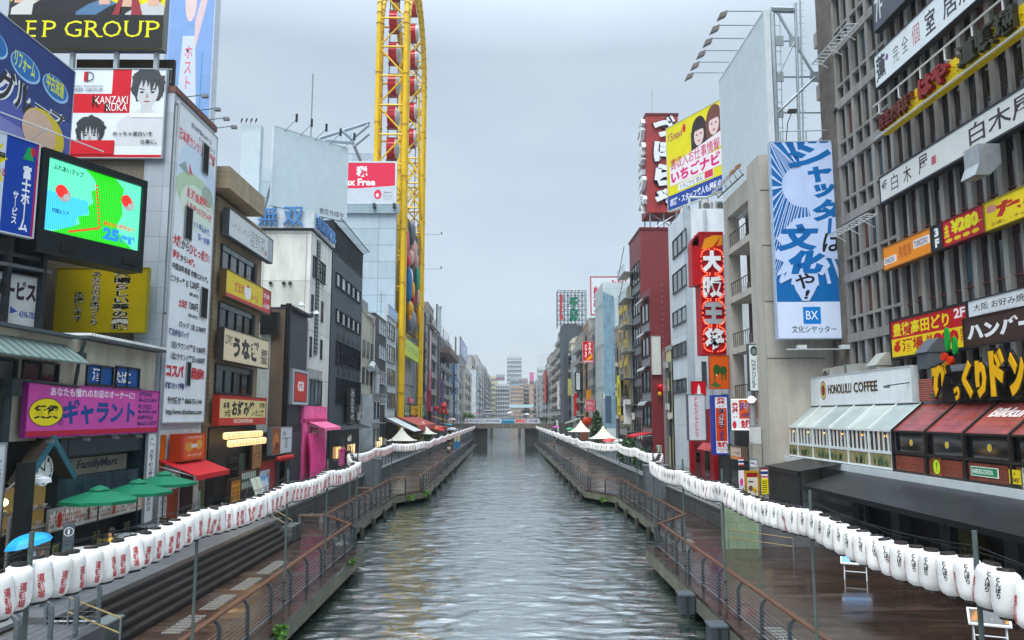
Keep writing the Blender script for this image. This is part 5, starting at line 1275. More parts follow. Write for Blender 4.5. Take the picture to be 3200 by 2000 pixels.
for i in range(12): b.pb(RBX, -47.55 + i * .165, -47.55 + i * .165 + .075, 8, 46, .002, .16, P('#6f6a64', .5, .3))
b.build('slat', rb)
b = MB()
for z in (24, 27.6, 31.2, 34.8, 38.4): b.pb(RBX, -48.2, -47.61, z, z + 1.0, -6, .1, P('#9a928e')); 
b.build('landing', rb)
for z, u0, u1, lab in ((17.95, -45.5, -40.6, 'white lattice service ledge below the white four-floor board'), (29.4, -46.6, -41.5, 'white lattice service ledge beside the dark seventh-floor board')):
    o = thing('service_ledge', lab, 'ledge', GX.pt((u0 + u1) / 2, z, .5)); b = MB(); m = P('#c3c8ca', .5)
    b.tube(GX.pt(u0, z, .9), GX.pt(u1, z, .9), .05, m, 5).tube(GX.pt(u0, z, .3), GX.pt(u1, z, .3), .05, m, 5); b.build('rail', o)
    b = MB()
    for i in range(12): t = u0 + (u1 - u0) * i / 11; b.tube(GX.pt(t, z, .3), GX.pt(t, z, .9), .03, m, 4)
    b.build('rung', o); b = MB()
    for i in (1, 5, 9): t = u0 + (u1 - u0) * i / 11; b.tube(GX.pt(t, z - .5, .02), GX.pt(t, z, .9), .03, m, 4)
    b.build('bracket', o)
def gsign(name, label, xl, yt, yb, ue, items, bg, d=.5, **k):
    pl = PX(20.5 - d); u0, z0, _, z1 = pl.rect(xl, yt, yb, xl + 50)
    return sign(name, label, pl, (u0, z0, ue, z1), items, bg, depth=.35, off=0, **k)
gsign('floor_sign', 'dark grey seventh-floor board high on the gridded building', 2729, -10, 104, -33, [('t', '7F', .03, .2, .16, .85, '#c9cdd2', {'b': .01})], '#4a4d57', frame='#2b2d33')
gsign('restaurant_board', 'long white board with loose brush characters below the seventh-floor board', 2735, 176, 279, -27, [('t', '蓮', .01, .1, .09, .9, '#33343c', {'b': .03}), ('e', .105, .65, .012, .1, '#6a4a8a'), ('t', '完', .155, .25, .2, .75, '#33343c', {'b': -.005}), ('t', '全', .225, .3, .275, .78, '#33343c', {'b': -.005}), ('t', '個', .305, .25, .36, .82, '#a83a48', {'b': -.005}), ('t', '室', .4, .2, .47, .85, '#33343c', {'b': .01}), ('t', '居酒屋', .52, .2, .8, .85, '#33343c', {'b': .01})], '#d5dce0', frame='#2f3338')
yp = gsign('restaurant_board', 'yellow rippled board with raised dark red characters', 2756, 362, 424, -25, [('t', '民', .005, .18, .045, .95, '#5a1f18', {'b': .03, 'th': .2}), ('t', '芸', .05, .2, .09, .97, '#5a1f18', {'b': .03, 'th': .2}), ('t', '肉料理', .1, .2, .25, 1.0, '#5a2a1c', {'b': .03, 'th': .2}), ('t', 'はや', .3, .2, .48, 1.15, '#7a1c1c', {'b': .06, 'th': .25}), ('t', '道頓堀', .54, .2, .82, 1.2, '#2b2a1c', {'b': .03, 'th': .25})], '#d8bc12', d=1.0, frame=None)
b = MB(); pl = PX(19.45); u0, z0, _, z1 = pl.rect(2756, 362, 424, 2800)
for z in (z0 + .02, z1 + .75): b.tube(pl.pt(u0 - .6, z, .1), pl.pt(-25, z, .1), .05, P('#c9cdd0'), 6)
for i in range(9): t = u0 + i * 2.0; b.tube(pl.pt(t, z1 + .75, .1), pl.pt(t, z1 + .15, .1), .035, P('#c9cdd0'), 5).tube(pl.pt(t, z1 + .15, .1), pl.pt(t + .01, z1 + .15, -1.0), .03, P('#c9cdd0'), 5)
b.build('support_rail', yp)
b = MB(); m = P('#d8bc12', .35, .3, 9)
for i in range(70):
    for j in range(3): b.lathe([(.001, -.05), (.09, 0), (.001, .05)], pl.pt(u0 + .15 + i * .26, z0 + .12 + j * .28, -.02), m, 5)
b.build('boss_pattern', yp)
gsign('restaurant_board', 'long white fourth-floor board with black brush characters repeated twice', 2752, 557, 634, -24.5, [('t', '4F', .008, .45, .045, .82, '#2a2426', {'b': .02}), ('t', '白', .075, .2, .12, .85, '#2a1f24', {'b': .0}), ('t', '木', .155, .2, .205, .85, '#2a1f24', {'b': .01}), ('t', '屋', .25, .2, .305, .88, '#2a1f24', {'b': .01}), ('r', .325, .3, .35, .6, '#b05a60'), ('t', '白木屋', .52, .18, .8, .88, '#332a30', {'b': .01})], '#d0d3d0', frame='#2b2e33', fr=.1)
gsign('restaurant_board', 'amber third-floor chicken restaurant board', 2762, 777, 845, -35.25, [('r', .0, .2, .29, .52, '#e0dcd8'), ('r', .66, .42, .985, .78, '#e0dcd8'), ('t', 'TORIKIZOKU', .015, .25, .25, .47, '#3a2560', {'b': .02}), ('t', 'TORIKIZOKU', .675, .47, .95, .73, '#3a2560', {'b': .02}), ('t', '鳥貴族', .34, .25, .62, .8, '#8a2a1c', {'b': -.005})], '#e08a08', frame='#8a5a10')
pl = PX(20.0); u0, z0, _, z1 = pl.rect(2762, 777, 845, 2800); 
sign('floor_sign', 'narrow black third-floor plate between amber and red boards', pl, (-35.15, z0, -34.35, z1), [('t', '3\nF', .3, .1, .75, .9, '#e0e2e4', {'b': .06})], '#22252a', '#22252a', depth=.35, off=0)
sign('price_board', 'red price board with yellow yen lettering next to the black plate', pl, (-34.2, z0, -31.2, z1), [('t', '全', .03, .55, .16, .85, '#e0d42a', {'b': .03}), ('t', '品', .03, .32, .16, .55, '#e0d42a', {'b': .03}), ('t', '¥280', .2, .36, .88, .92, '#d9d02a', {'b': .07}), ('t', '均一', .84, .42, .98, .55, '#e0d42a')] + [('e', .14 + .22 * i, .18, .09, .08, '#d9c02a') for i in range(4)], '#b01c28', '#5a1018', depth=.35, off=0)
sign('restaurant_board', 'yellow board with red bubbly octopus-ball lettering', pl, (-31.1, z0, -24, z1), [('t', 'たこやき', .1, .3, .95, .85, '#b02a20', {'b': .08}), ('r', .02, .6, .1, .85, '#c98a80'), ('t', 'お通し・チャージ料一切なし', .05, .08, .7, .22, '#8a5a1c')], '#e0c81c', '#8a7a10', depth=.35, off=0)
pl = PX(19.9); u0, z0, u1, z1 = pl.rect(2786, 1007, 1118, 3022)
sign('restaurant_board', 'red and yellow second-floor board with rooster and price', pl, (u0, z0, u1, z1), [('r', 0, 0, 1, .5, '#e0c414'), ('t', '豊後高田どり', .03, .56, .8, .93, '#e0cc30', {'b': .03}), ('t', '2F', .86, .72, .99, .96, '#e6e2e2', {'b': .03}), ('t', '酒場', .16, .1, .46, .46, '#a8281c', {'b': .03}), ('e', .08, .24, .05, .11, '#b8281c'), ('p', [(.1, .3), (.14, .46), (.05, .4)], '#b8281c'), ('t', '280', .6, .1, .9, .46, '#b01c24', {'b': .08}), ('t', '全品', .5, .3, .58, .46, '#b01c24', {'b': .03}), ('t', '均一\n円', .92, .1, .99, .46, '#b01c24', {'b': .02})], '#b01c22', '#1d1d1f', depth=.35, off=0, fr=.12)
u2, z0, _, z1 = pl.rect(3027, 943, 1007, 3100)
sign('restaurant_board', 'white okonomiyaki board with heavy black kana', pl, (u2, z0, -24, z1), [('t', '大阪 お好み焼', .04, .45, .42, .8, '#2a2c2e', {'b': .01}), ('t', 'OKONOMI-YAKI', .1, .15, .36, .3, '#8a8f92'), ('t', 'ぼてぢゅう', .46, .15, .98, .9, '#1a1c1e', {'b': .05})], '#d3d8db', '#26282b', depth=.3, off=0)
# roof-top plant of the low annexe
def vent_hood(label, x, y, z, w_, h, c):
    o = thing('vent_hood', label, 'vent', (x, y, z)); m = MET(c, .5, .3)
    MB().box(x - w_ / 2, x + w_ / 2, y - w_ / 2, y + w_ / 2, z, z + h * .55, m).build('duct', o)
    b = MB(); n = 8; pr = [(x - w_ * .62 , z + h * .56)] + [(x + w_ * .62 * math.cos(math.pi * i / n / 1.0) if False else x + w_ * .62 * math.sin(math.pi / 2 * i / n), z + h * .56 + h * .5 * math.cos(math.pi / 2 * i / n)) for i in range(n + 1)]
    pl = PY(y - w_ * .55); b.poly(pl, pr, 0, -w_ * 1.1, m); b.build('hood', o)
    return o
vent_hood('dark grey cowl vent in front of the red and yellow board', 19.6, 35.0, 9.2, .95, 1.3, '#596066')
vent_hood('pale cowl vent above the white coffee sign', 19.7, 40.0, 8.9, 1.0, 1.35, '#a9aaa4')
o = thing('roof_duct', 'pale box duct running along the roof behind the coffee sign', 'duct', (20, 44, 8.8)); MB().box(19.2, 20.3, 41.8, 45.0, 8.9, 9.9, MET('#a5a69f', .5, .2)).build('duct', o); MB().box(19.1, 20.35, 43.1, 43.2, 8.85, 9.95, MET('#7d7f7b')).build('flange', o)
o = thing('roof_duct', 'bent grey exhaust duct on the gridded building facade', 'duct', (19.9, 31, 19)); MB().pb(PX(20.0), -30.8, -29.8, 17.2, 18.0, 0, .9, MET('#a7aeb2', .35, .5)).build('duct', o); MB().hexa([PX(20).pt(*q) for q in ((-30.8, 16.7, .5), (-29.8, 16.7, .5), (-29.8, 16.7, 1.1), (-30.8, 16.7, 1.1), (-30.8, 17.197, 0), (-29.8, 17.197, 0), (-29.8, 17.197, .9), (-30.8, 17.197, .9))], MET('#a7aeb2', .35, .5)).build('spout', o)
acunit(PX(19.5), -46.6, 9.0, 0, 'beige outdoor unit on a stand beside the concrete column', 1.3)
acunit(PX(19.5), -44.2, 8.65, 0, 'pale outdoor unit half hidden behind the coffee sign', 1.2)
# ---------------------------------------------------------------- annexe with sun rooms
an = thing('annexe_building', 'single-storey annexe with glazed sun rooms below the gridded building', 'building', (20, 36, ZP))
MB().box(19.4, 29, 20, 49, ZP, 7.95, CON('#8a8a88')).build('wall', an)
MB().box(17.75, 19.39, 20, 49.0, 4.2, 4.6, P('#1b1d20', .5)).build('floor_slab', an)
MB().box(19.0, 20.4, 20, 34.2, 7.96, 9.2, TILE('#7d8085', '#55585c', 1.4, 5, 'y', .25, .5)).build('parapet', an)
SX = PX(17.5)
Y0, Y1, Y2 = 48.6, 35.0, 21.5
b = MB(); wf = P('#cdd3d2', .45, .12)
sr = thing('glazed_sunroom', 'white-framed glazed sun room with pale green sloping roof', 'sunroom', (18.2, 42, 4.6))
bay = (Y0 - Y1) / 6
zb, zs, zt, ztop = 4.62, 5.4, 6.4, 7.62
def slope_pt(u, t, d=0): return SX.pt(u, zt + (ztop - zt) * t, -1.5 * t) + Vector((-.63, 0, .77)) * d
gp_ = MB(); rp_ = MB(); pnl = MB(); fern = MB(); inn = MB()
for i in range(6):
    ua = -Y0 + bay * i; ub = ua + bay; gp_, rp_, pnl = MB(), MB(), MB()
    for u in ([ua] if i else [ua + .04]) + ([ub - .04] if i == 5 else []): b.pb(SX, u - .04, u + .04, zb, zt, -.05, .06, wf); b.hexa([slope_pt(u - .04, 0, .0), slope_pt(u + .04, 0, 0), slope_pt(u + .04, 1, 0), slope_pt(u - .04, 1, 0), slope_pt(u - .04, 0, .07), slope_pt(u + .04, 0, .07), slope_pt(u + .04, 1, .07), slope_pt(u - .04, 1, .07)], wf)
    rp_.hexa([slope_pt(ua + .045, .01, -.03), slope_pt(ub - .045, .01, -.03), slope_pt(ub - .045, .98, -.03), slope_pt(ua + .045, .98, -.03), slope_pt(ua + .045, .01, 0), slope_pt(ub - .045, .01, 0), slope_pt(ub - .045, .98, 0), slope_pt(ua + .045, .98, 0)], P(('#a3adab', '#adb6b2', '#9ba6a4')[i % 3], .12, .18, .7))
    gp_.pb(SX, ua + .05, ub - .05, zs + .05, zt - .06, -.2, -.18, GLASS('#3a3130'))
    pnl.pb(SX, ua + .1, ub - .1, zb + .12, zs - .1, .0, .03, P('#8f8560', .6, .35, 3))
    for k in range(5): b.pb(SX, ua + bay * k / 5 + .03, ua + bay * k / 5 + .07, zs + .05, zt - .06, -.05, .03, wf)
    b.pb(SX, ua + .04, ub - .04, zs - .08, zs + .05, -.05, .05, wf).pb(SX, ua + .04, ub - .04, zb, zb + .1, -.05, .05, wf).pb(SX, ua + .04, ub - .04, zt - .06, zt, -.05, .05, wf)
    for k in range(9):
        u = ua + .25 + random.random() * (bay - .5); h = random.uniform(.2, .5)
        for dd in (-.14, 0, .14): fern.add([SX.pt(u - .03, zb + .14, .036), SX.pt(u + .03, zb + .14, .036), SX.pt(u + dd + .02, zb + .14 + h, .036), SX.pt(u + dd - .02, zb + .14 + h, .036)], [(0, 1, 2, 3)], P('#4a6a4a', .6, .3, 5))
    rp_.build('roof_pane', sr); gp_.build('window_pane', sr); pnl.build('mural_panel', sr)
    p = SX.pt(ua + bay * .55, zt - .28, -.1); inn = MB(); inn.ball(p, .05, .05, .06, EM('#ffb860', 5), 8, 6); inn.build('pendant_light', sr)
b.build('frame', sr); fern.build('leaf_pattern', sr, fix=False)
HP_ = PX(18.95)
u0, z0, u1, z1 = HP_.rect(2481, 1144, 1256, 2850, ref='R')
o = sign('coffee_sign', 'white rain-streaked board with raised brown coffee shop name and round emblem', HP_, (-47.9, z0, u1, z1), [('e', .17, .52, .034, .34, '#3a2a1c'), ('e', .17, .52, .03, .3, '#c9b070'), ('e', .17, .52, .02, .2, '#7a3028'), ('t', 'HONOLULU', .225, .36, .475, .68, '#c9b48a', {'b': .02}), ('t', 'COFFEE', .5, .36, .72, .68, '#c9b48a', {'b': .02}), ('t', 'HONOLULU', .23, .38, .48, .7, '#20140f', {'b': .005, 'th': .02}), ('t', 'COFFEE', .505, .38, .725, .7, '#20140f', {'b': .005, 'th': .02})], '#d3d8da', '#b9bfc2', depth=.3, off=0)
pa_ = [c for c in o.children if c.name.startswith('panel')][0]
pa_.data.materials[0] = CON('#dde2e4', .16)
lamp_arm(o, HP_.pt(u1 - .2, z0 + .9, .02), HP_.pt(u1 - 1.2, z0 + .8, .6), '#1c1c1e', .22)
# wood-clad diner sun room
dn = thing('diner_sunroom', 'dark-framed diner sun room with wood-print sloping roof', 'sunroom', (18.2, 28, 4.6))
df = P('#26211f', .5, .3); bay = 2.72; b = MB(); rp_ = MB(); gp_ = MB(); pnl = MB(); st = MB(); bk = MB()
i = 0; ua = -Y1 + .06
WR = TILE('#8f4a44', '#6a332f', 1.1, .23, 'y', .4, .16, .006); WRR = TILE('#7a3a28', '#3a1a12', 2.5, .2, 'y', .45, .4, .01)
while ua < -Y2:
    ub = ua + bay; rp_, gp_, pnl, st = MB(), MB(), MB(), MB()
    b.pb(SX, ua - .06, ua + .06, zb - .05, zt, -.05, .08, df); b.hexa([slope_pt(ua - .05, 0, 0), slope_pt(ua + .05, 0, 0), slope_pt(ua + .05, 1, 0), slope_pt(ua - .05, 1, 0), slope_pt(ua - .05, 0, .08), slope_pt(ua + .05, 0, .08), slope_pt(ua + .05, 1, .08), slope_pt(ua - .05, 1, .08)], df)
    rp_.hexa([slope_pt(ua + .055, .01, -.03), slope_pt(ub - .055, .01, -.03), slope_pt(ub - .055, .98, -.03), slope_pt(ua + .055, .98, -.03), slope_pt(ua + .055, .01, 0), slope_pt(ub - .055, .01, 0), slope_pt(ub - .055, .98, 0), slope_pt(ua + .055, .98, 0)], WR)
    gp_.pb(SX, ua + .065, ub - .065, zs + .1, zt - .07, -.12, -.1, GLASS('#14181a'))
    b.pb(SX, ua + .06, ub - .06, zs - .02, zs + .09, -.05, .06, df).pb(SX, ua + .06, ub - .06, zb - .05, zb + .05, -.05, .06, df).pb(SX, ua + .06, ub - .06, zt - .07, zt, -.05, .06, df)
    pnl.pb(SX, ua + .2, ub - .2, zb + .06, zs - .08, 0, .03, WRR)
    disc(st, SX, ua + bay * .5, zs + .5, .14, -.095, -.09, P('#d0c9a0')); disc(st, SX, ua + bay * .5, zs + .5, .11, -.089, -.085, P('#d8b81c'))
    bk.pb(SX, ua + .1, ub - .1, zs + .1, zs + .42, -.8, -.3, P('#3a4246', .6, .4, 3))
    rp_.build('roof_pane', dn); gp_.build('window_pane', dn); pnl.build('plank_panel', dn); st.build('badge_print', dn)
    ua = ub
b.build('frame', dn); bk.build('seat_back', dn)
b = MB()
class SL:       # sloping roof as a lettering plane
    def pt(s, u, z, d=0): return slope_pt(u, z, .012 + d)
m = P('#d8c8c4', .4)
text(b, SL(), 'Bikkuri', -29.2, .5, -26.9, .78, 0, m, .04, shear=.2); text(b, SL(), 'Donkey', -27.0, .28, -24.8, .56, 0, m, .04, shear=.2); b.build('lettering', dn, fix=False)
def psign(name, label, u0, u1, z0, z1, items, bg, rot=0, **k):
    return sign(name, label, SX, (u0, z0, u1, z1), items, bg, k.pop('frame', None), depth=.03, off=.075, **k)
psign('round_plate', 'lime round plate with an exclamation mark on the diner wall panel', -31.7, -31.1, 4.66, 5.36, [('e', .5, .5, .5, .5, '#22241c'), ('e', .5, .5, .42, .42, '#b8d02a'), ('p', [(.44, .75), (.58, .78), (.52, .36), (.47, .36)], '#1c5a2a'), ('e', .5, .25, .06, .06, '#b02a20')], '#8a4a34')
psign('street_plate', 'green and white station street plate on the diner wall panel', -29.1, -27.5, 4.85, 5.2, [('r', .02, .08, .98, .92, '#2f7a52'), ('t', 'HAMBURG-STATION', .05, .25, .82, .75, '#dfe6e0', {'b': .02})], '#d5dad4')
psign('warning_plate', 'yellow square plate with black lettering on the diner wall panel', -26.9, -26.3, 4.68, 5.22, [('t', 'DONKEY', .08, .2, .92, .5, '#1b1b1b', {'b': .04}), ('r', 0, 0, 1, .12, '#1b1b1b'), ('e', .5, .75, .08, .1, '#6a8a2a')], '#d8c01c')
psign('road_plate', 'white upright keep-right plate with an arrow on the diner wall panel', -26.2, -25.75, 4.62, 5.32, [('t', 'KEEP', .12, .72, .88, .92, '#22221f', {'b': .03}), ('t', 'RIGHT', .1, .08, .9, .28, '#22221f', {'b': .03}), ('r', .15, .47, .65, .53, '#22221f'), ('p', [(.6, .38), (.88, .5), (.6, .62)], '#22221f')], '#cfcbb8', frame='#555', fr=.02)
wl = thing('slatted_panel', 'red and white slatted wood panel between coffee sign and yellow letters', 'panel', (18.9, 33.5, 7.7)); MB().pb(PX(18.9), -35.1, -31.6, 7.72, 8.7, -.1, 0, RIB('#8a4a40', .1, 'z', .5, .35)).build('slat', wl)
MB().poly(PX(18.88), [(-34, 8.0), (-32.2, 8.3), (-31.8, 8.1), (-32, 7.8), (-33.9, 7.85)], .0, .12, P('#5d5a3a', .6, .4)).build('wood_plank', wl)
bd = thing('diner_letters', 'giant yellow kana letters edged in black over the diner roof', 'sign', (18.5, 28, 7.7))
pl = PX(18.5); YL, BK_ = P('#e0ac08', .35, .1), P('#15130f', .5)
u = -33.0
for ch, w_, z0, z1 in (('び', 1.4, 7.68, 9.4), ('っ', .5, 7.6, 8.3), ('く', .78, 7.68, 9.3), ('り', .78, 7.68, 9.25), ('ド', 1.0, 7.72, 9.6), ('ン', .95, 7.7, 9.4), ('キ', 1.0, 7.7, 9.4), ('ー', .9, 7.7, 9.3)):
    b = MB(); text(b, pl, ch, u - .06, z0 - .06, u + w_ + .06, z1 + .06, .12, BK_, .14, th=.1); text(b, pl, ch, u + .06, z0 + .06, u + w_ - .06, z1 - .06, .16, YL, .07, th=.03); b.build('letter', bd); u += w_ + .12
MB().pb(pl, -33, -22, 7.66, 8.9, -.5, -.25, P('#17150f')).build('backing_panel', bd)
b = MB()
for uu, zz, rx, rz, c in ((-31.6, 10.2, .13, .5, '#1f8a3a'), (-31.1, 9.9, .12, .36, '#1f8a3a')):
    disc(b, pl, uu, zz, rx, .1, .22, P(c, .4), 20, rz)
for uu, zz in ((-31.85, 9.5), (-31.45, 9.32)): disc(b, pl, uu, zz, .17, .1, .26, P('#c83a24', .35), 20)
b.build('cherry_ornament', bd)
sign('diner_sign', 'dark brown board with white katakana above the yellow letters', PX(18.7), (-31.0, 9.85, -21, 10.95), [('t', 'ハンバーグレストラン', .02, .18, 1.05, .82, '#dfe0e0', {'b': .06})], '#3a2824', '#2a1c18', depth=.25, off=0)
# gutter strip and black awnings
o = thing('gutter', 'long white gutter strip under the sun rooms', 'gutter', (17.3, 34, 4.3)); MB().box(17.12, 17.7, 20.5, 48.8, 4.34, 4.58, P('#d4d9da', .4, .12)).build('trough', o); MB().box(17.1, 17.15, 20.5, 48.8, 4.30, 4.62, P('#c2c8ca', .4, .12)).build('lip', o)
AW = P('#1f2226', .35, .5, .8)
def black_awning(label, y0, y1, xf, zf, xb, zbk):
    o = thing('black_awning', label, 'awning', (xf, y0, zf)); b = MB()
    b.hexa([(xb, y0, zbk - .05), (xb, y1, zbk - .05), (xf, y1, zf - .05), (xf, y0, zf - .05), (xb, y0, zbk), (xb, y1, zbk), (xf, y1, zf), (xf, y0, zf)], AW); b.build('canopy', o)
    MB().box(xf - .06, xf - .003, y0, y1, zf - .2, zf + .02, P('#14171a', .35)).build('valance', o)
    r = MB()
    for k in range(4): y = y0 + (y1 - y0) * (k + .1) / 3.2; r.tube((xf + .1, y, ZD), (xf + .1, y, zf - .06), .04, MET('#2a2e31'), 6)
    r.build('post', o)
black_awning('large shiny black awning sloping over the riverside terrace', 20, 39, 14.8, 3.62, 17.1, 4.3)
black_awning('smaller black awning next to the large one, before the concrete column', 39.6, 44.5, 14.9, 4.25, 17.2, 4.65)
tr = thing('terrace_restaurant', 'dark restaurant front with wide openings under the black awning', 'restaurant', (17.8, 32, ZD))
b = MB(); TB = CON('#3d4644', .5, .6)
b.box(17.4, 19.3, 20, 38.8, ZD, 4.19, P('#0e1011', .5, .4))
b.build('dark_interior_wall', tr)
b = MB()
for y in (22.5, 26.3, 30.2, 34, 37.8): MB().box(16.9, 17.39, y - .35, y + .35, ZD, 4.1, TB).build('pillar', tr)
b = MB(); b.box(16.95, 17.39, 28.2, 29.4, 1.2, 3.2, P('#4a4424', .5, .6, 4)); b.build('poster_panel', tr)
MB().box(14.95, 15.1, 39.7, 44.4, ZP, 4.1, P('#202428', .5, .3)).build('side_wall', tr)
# terrace tables and chairs
tt = None
for i, y in enumerate((22.5, 24.3, 26.1, 27.9, 29.7, 31.5)):
    for j, x in enumerate((15.6, 16.5)):
        if tt is None:
            tt = thing('terrace_table', 'small dark terrace table under the black awning', 'table', (x, y, ZD), 'dark terrace tables under the black awning')
            MB().box(x - .35, x + .35, y - .35, y + .35, ZD + .7, ZD + .74, P('#2c2622', .35)).build('tabletop', tt)
            for dx in (-.3, .3):
                for dy in (-.3, .3): MB().tube((x + dx, y + dy, ZD), (x + dx, y + dy, ZD + .7), .018, P('#191a1b'), 5).build('leg', tt)
        else: dup(tt, (x, y, ZD))
tc_ = None
for i, y in enumerate((21.7, 23.4, 25.2, 27.0, 28.8, 30.6)):
    for x in (15.2, 16.1):
        if tc_ is None:
            tc_ = thing('terrace_chair', 'dark terrace chair under the black awning', 'chair', (x, y, ZD), 'dark terrace chairs under the black awning'); m = P('#1c1d1f', .4)
            MB().box(x - .21, x + .21, y - .21, y + .21, ZD + .43, ZD + .47, m).build('seat', tc_); MB().box(x - .21, x - .18, y - .2, y + .2, ZD + .6, ZD + .88, m).build('backrest', tc_)
            for dx in (-.19, .19):
                for dy in (-.19, .19): MB().tube((x + dx, y + dy, ZD), (x + dx, y + dy, ZD + (.88 if dx < 0 else .45)), .015, m, 5).build('leg', tc_)
        else: dup(tc_, (x, y, ZD))
def aboard(label, x, y, rz, top, extra=None):
    o = thing('display_stand', label, 'stand', (x, y, ZD)); m = P('#c6ccd0', .4)
    pl = PR(x, y, rz)
    for u in (-.38, .38): MB().tube(pl.pt(u, ZD, .12), pl.pt(u, ZD + .62, -.02), .02, m, 6).build('leg', o); MB().tube(pl.pt(u, ZD, -.4), pl.pt(u, ZD + .6, -.06), .02, m, 6).build('leg', o)
    b = MB(); b.tube(pl.pt(-.38, ZD + .3, .06), pl.pt(.38, ZD + .3, .06), .018, m, 6); b.build('crossbar', o)
    q = [pl.pt(-.5, ZD + .6, .1), pl.pt(.5, ZD + .6, .1), pl.pt(.5, ZD + .95, -.2), pl.pt(-.5, ZD + .95, -.2)]
    MB().hexa([v - Zv * .04 for v in q] + q, m).build('frame', o)
    nrm = (q[1] - q[0]).cross(q[3] - q[0]).normalized()
    def f(x, y): return q[0] + (q[1] - q[0]) * x + (q[3] - q[0]) * y + nrm * .006
    b = MB()
    for a, c, e, g, col in top: b.add([f(a, c), f(e, c), f(e, g), f(a, g)], [(0, 1, 2, 3)], P(col, .3, .15))
    b.build('poster_print', o, fix=False)
aboard('white display stand with a plain blue top on the wet deck', 13.15, 29.7, -25, [(.05, .1, .95, .9, '#5a9ad0')])
aboard('white display stand with dark and orange food pictures on the wet deck', 12.9, 21.2, -25, [(.05, .08, .95, .92, '#3a3f46'), (.08, .15, .35, .85, '#c9861c'), (.8, .15, .94, .7, '#c9861c'), (.55, .3, .6, .4, '#c9c9c9')])
# ---------------------------------------------------------------- BX poster and the concrete balcony building
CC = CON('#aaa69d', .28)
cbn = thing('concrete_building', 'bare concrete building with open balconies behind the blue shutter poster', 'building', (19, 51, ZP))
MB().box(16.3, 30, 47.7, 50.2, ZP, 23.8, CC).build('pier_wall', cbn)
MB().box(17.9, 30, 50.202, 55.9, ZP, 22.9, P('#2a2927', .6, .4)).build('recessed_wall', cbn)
MB().box(16.3, 17.2, 55.2, 55.9, ZP, 22.9, CC).build('far_pier', cbn)
b = MB(); r = MB(); sh_ = MB()
BP = PX(16.35)
for z in (8.2, 11.9, 15.6, 19.2, 22.0):
    sh_.box(16.35, 17.9, 50.203, 55.198, z - .45, z, CC)
    if z > 21: sh_.box(16.36, 17.0, 50.203, 55.198, z + .002, z + 1.0, CC); continue
    r = MB()
    for i in range(11): y = 50.4 + i * .46; r.tube((16.45, y, z), (16.45, y, z + 1.0), .02, P('#3a2f2c'), 4)
    r.tube((16.45, 50.25, z + 1.0), (16.45, 55.15, z + 1.0), .04, P('#3a2f2c'), 5); r.build('balcony_railing', cbn)
    for i, c in enumerate(('#4a3a34', '#2f3331', '#6b675f')): b.box(17.4, 17.8, 50.8 + i * 1.5, 51.5 + i * 1.5, z + .002, z + 1.6 - .3 * i, P(c, .6, .4))
sh_.build('floor_slab', cbn); b.build('stored_clutter', cbn)
MB().path([(16.9, 50.6, 8.3), (16.9, 50.6, 21.9)], .09, MET('#9ba3a6'), 8).build('downpipe', cbn)
MB().box(16.28, 16.5, 55.95, 56.3, ZP, 20.5, MET('#9aa5ac', .5, .2)).build('pipe_duct', cbn)
for z in (10.6, 14.2, 17.8, 21.4): MB().box(16.28, 20, 47.68, 47.699, z, z + .05, P('#55524c')).build('joint_groove', cbn)
BX = PR(hx(2418, 46.6, 740), 46.6, -4)
x0 = 0; x1 = 4.22; zt_ = 24.15; zb_ = 11.75
its = [('r', 0, .18, 1, 1, '#12609f')]
rays = random.Random(3)
cxr, cyr, K = .47, .77, (x1 - x0) / (zt_ - zb_)
its.append(('e', cxr, cyr, .33, .33 * K, '#b4c6e6'))
for i in range(54):
    a = 2 * math.pi * i / 54; a2 = a + .035; r0, r1 = rays.uniform(.27, .33), 1.5
    its.append(('p', [(min(1, max(0, cxr + rr0 * math.cos(aa))), min(1, max(.181, cyr + rr0 * math.sin(aa) * K))) for rr0, aa in ((r0, a), (r1, a), (r1, a2), (r0, a + .05))], '#b4c6e6'))
PW, BW = '#b4c6e6', '#12609f'
its += [('p', [(.4, .95), (.5, .99), (1, .99), (1, .72), (.97, .6), (.95, .5), (.6, .52), (.5, .66)], PW), ('p', [(.0, .43), (.1, .47), (.02, .5), (.3, .6), (.7, .62), (1, .56), (1, .43), (.92, .39), (.72, .4), (.78, .36), (.66, .31), (.56, .33), (.6, .27), (.52, .22), (.46, .185), (.36, .185), (.27, .24), (.22, .3), (.05, .27), (.16, .33), (.0, .31), (.12, .38), (.0, .4)], PW),
    ('r', 0, 0, 1, .18, '#c5d2e8'), ('r', .36, .07, .61, .155, '#1874bd'), ('t', 'BX', .4, .092, .57, .135, '#dbe4f0', {'b': .005}), ('t', '文化シヤッター', .19, .026, .82, .062, '#1d2228', {'b': .01})]
its += [('t', ch, xa_, ya_, xb2, yb2, c, {'b': bb, 'shear': .18}) for ch, xa_, ya_, xb2, yb2, c, bb in (('シ', .24, .865, .88, .985, BW, .05), ('ャ', .52, .785, .88, .87, BW, .06), ('ッ', .6, .705, .92, .78, BW, .06), ('タ', .56, .585, .99, .7, BW, .05), ('｜', .76, .52, .84, .6, BW, .2), ('文', .03, .435, .64, .575, BW, .06), ('化', .18, .32, .72, .44, BW, .07), ('は', .68, .43, .98, .525, '#1d1a22', .02), ('や', .27, .245, .55, .325, '#1d1a22', .02), ('!', .38, .195, .47, .24, '#1d1a22', .03))]
bxs = sign('shutter_poster', 'tall blue and white shutter maker poster with sunburst and brush kana', BX, (x0, zb_, x1, zt_), its, '#c5d2e8', '#9fb0c4', depth=.5, off=.1)
b = MB(); b.tube(BX.pt(.2, zb_ - .75, .9), BX.pt(4.5, zb_ - .75, .9), .04, MET('#c0c6ca'), 6); b.build('lamp_bar', bxs)
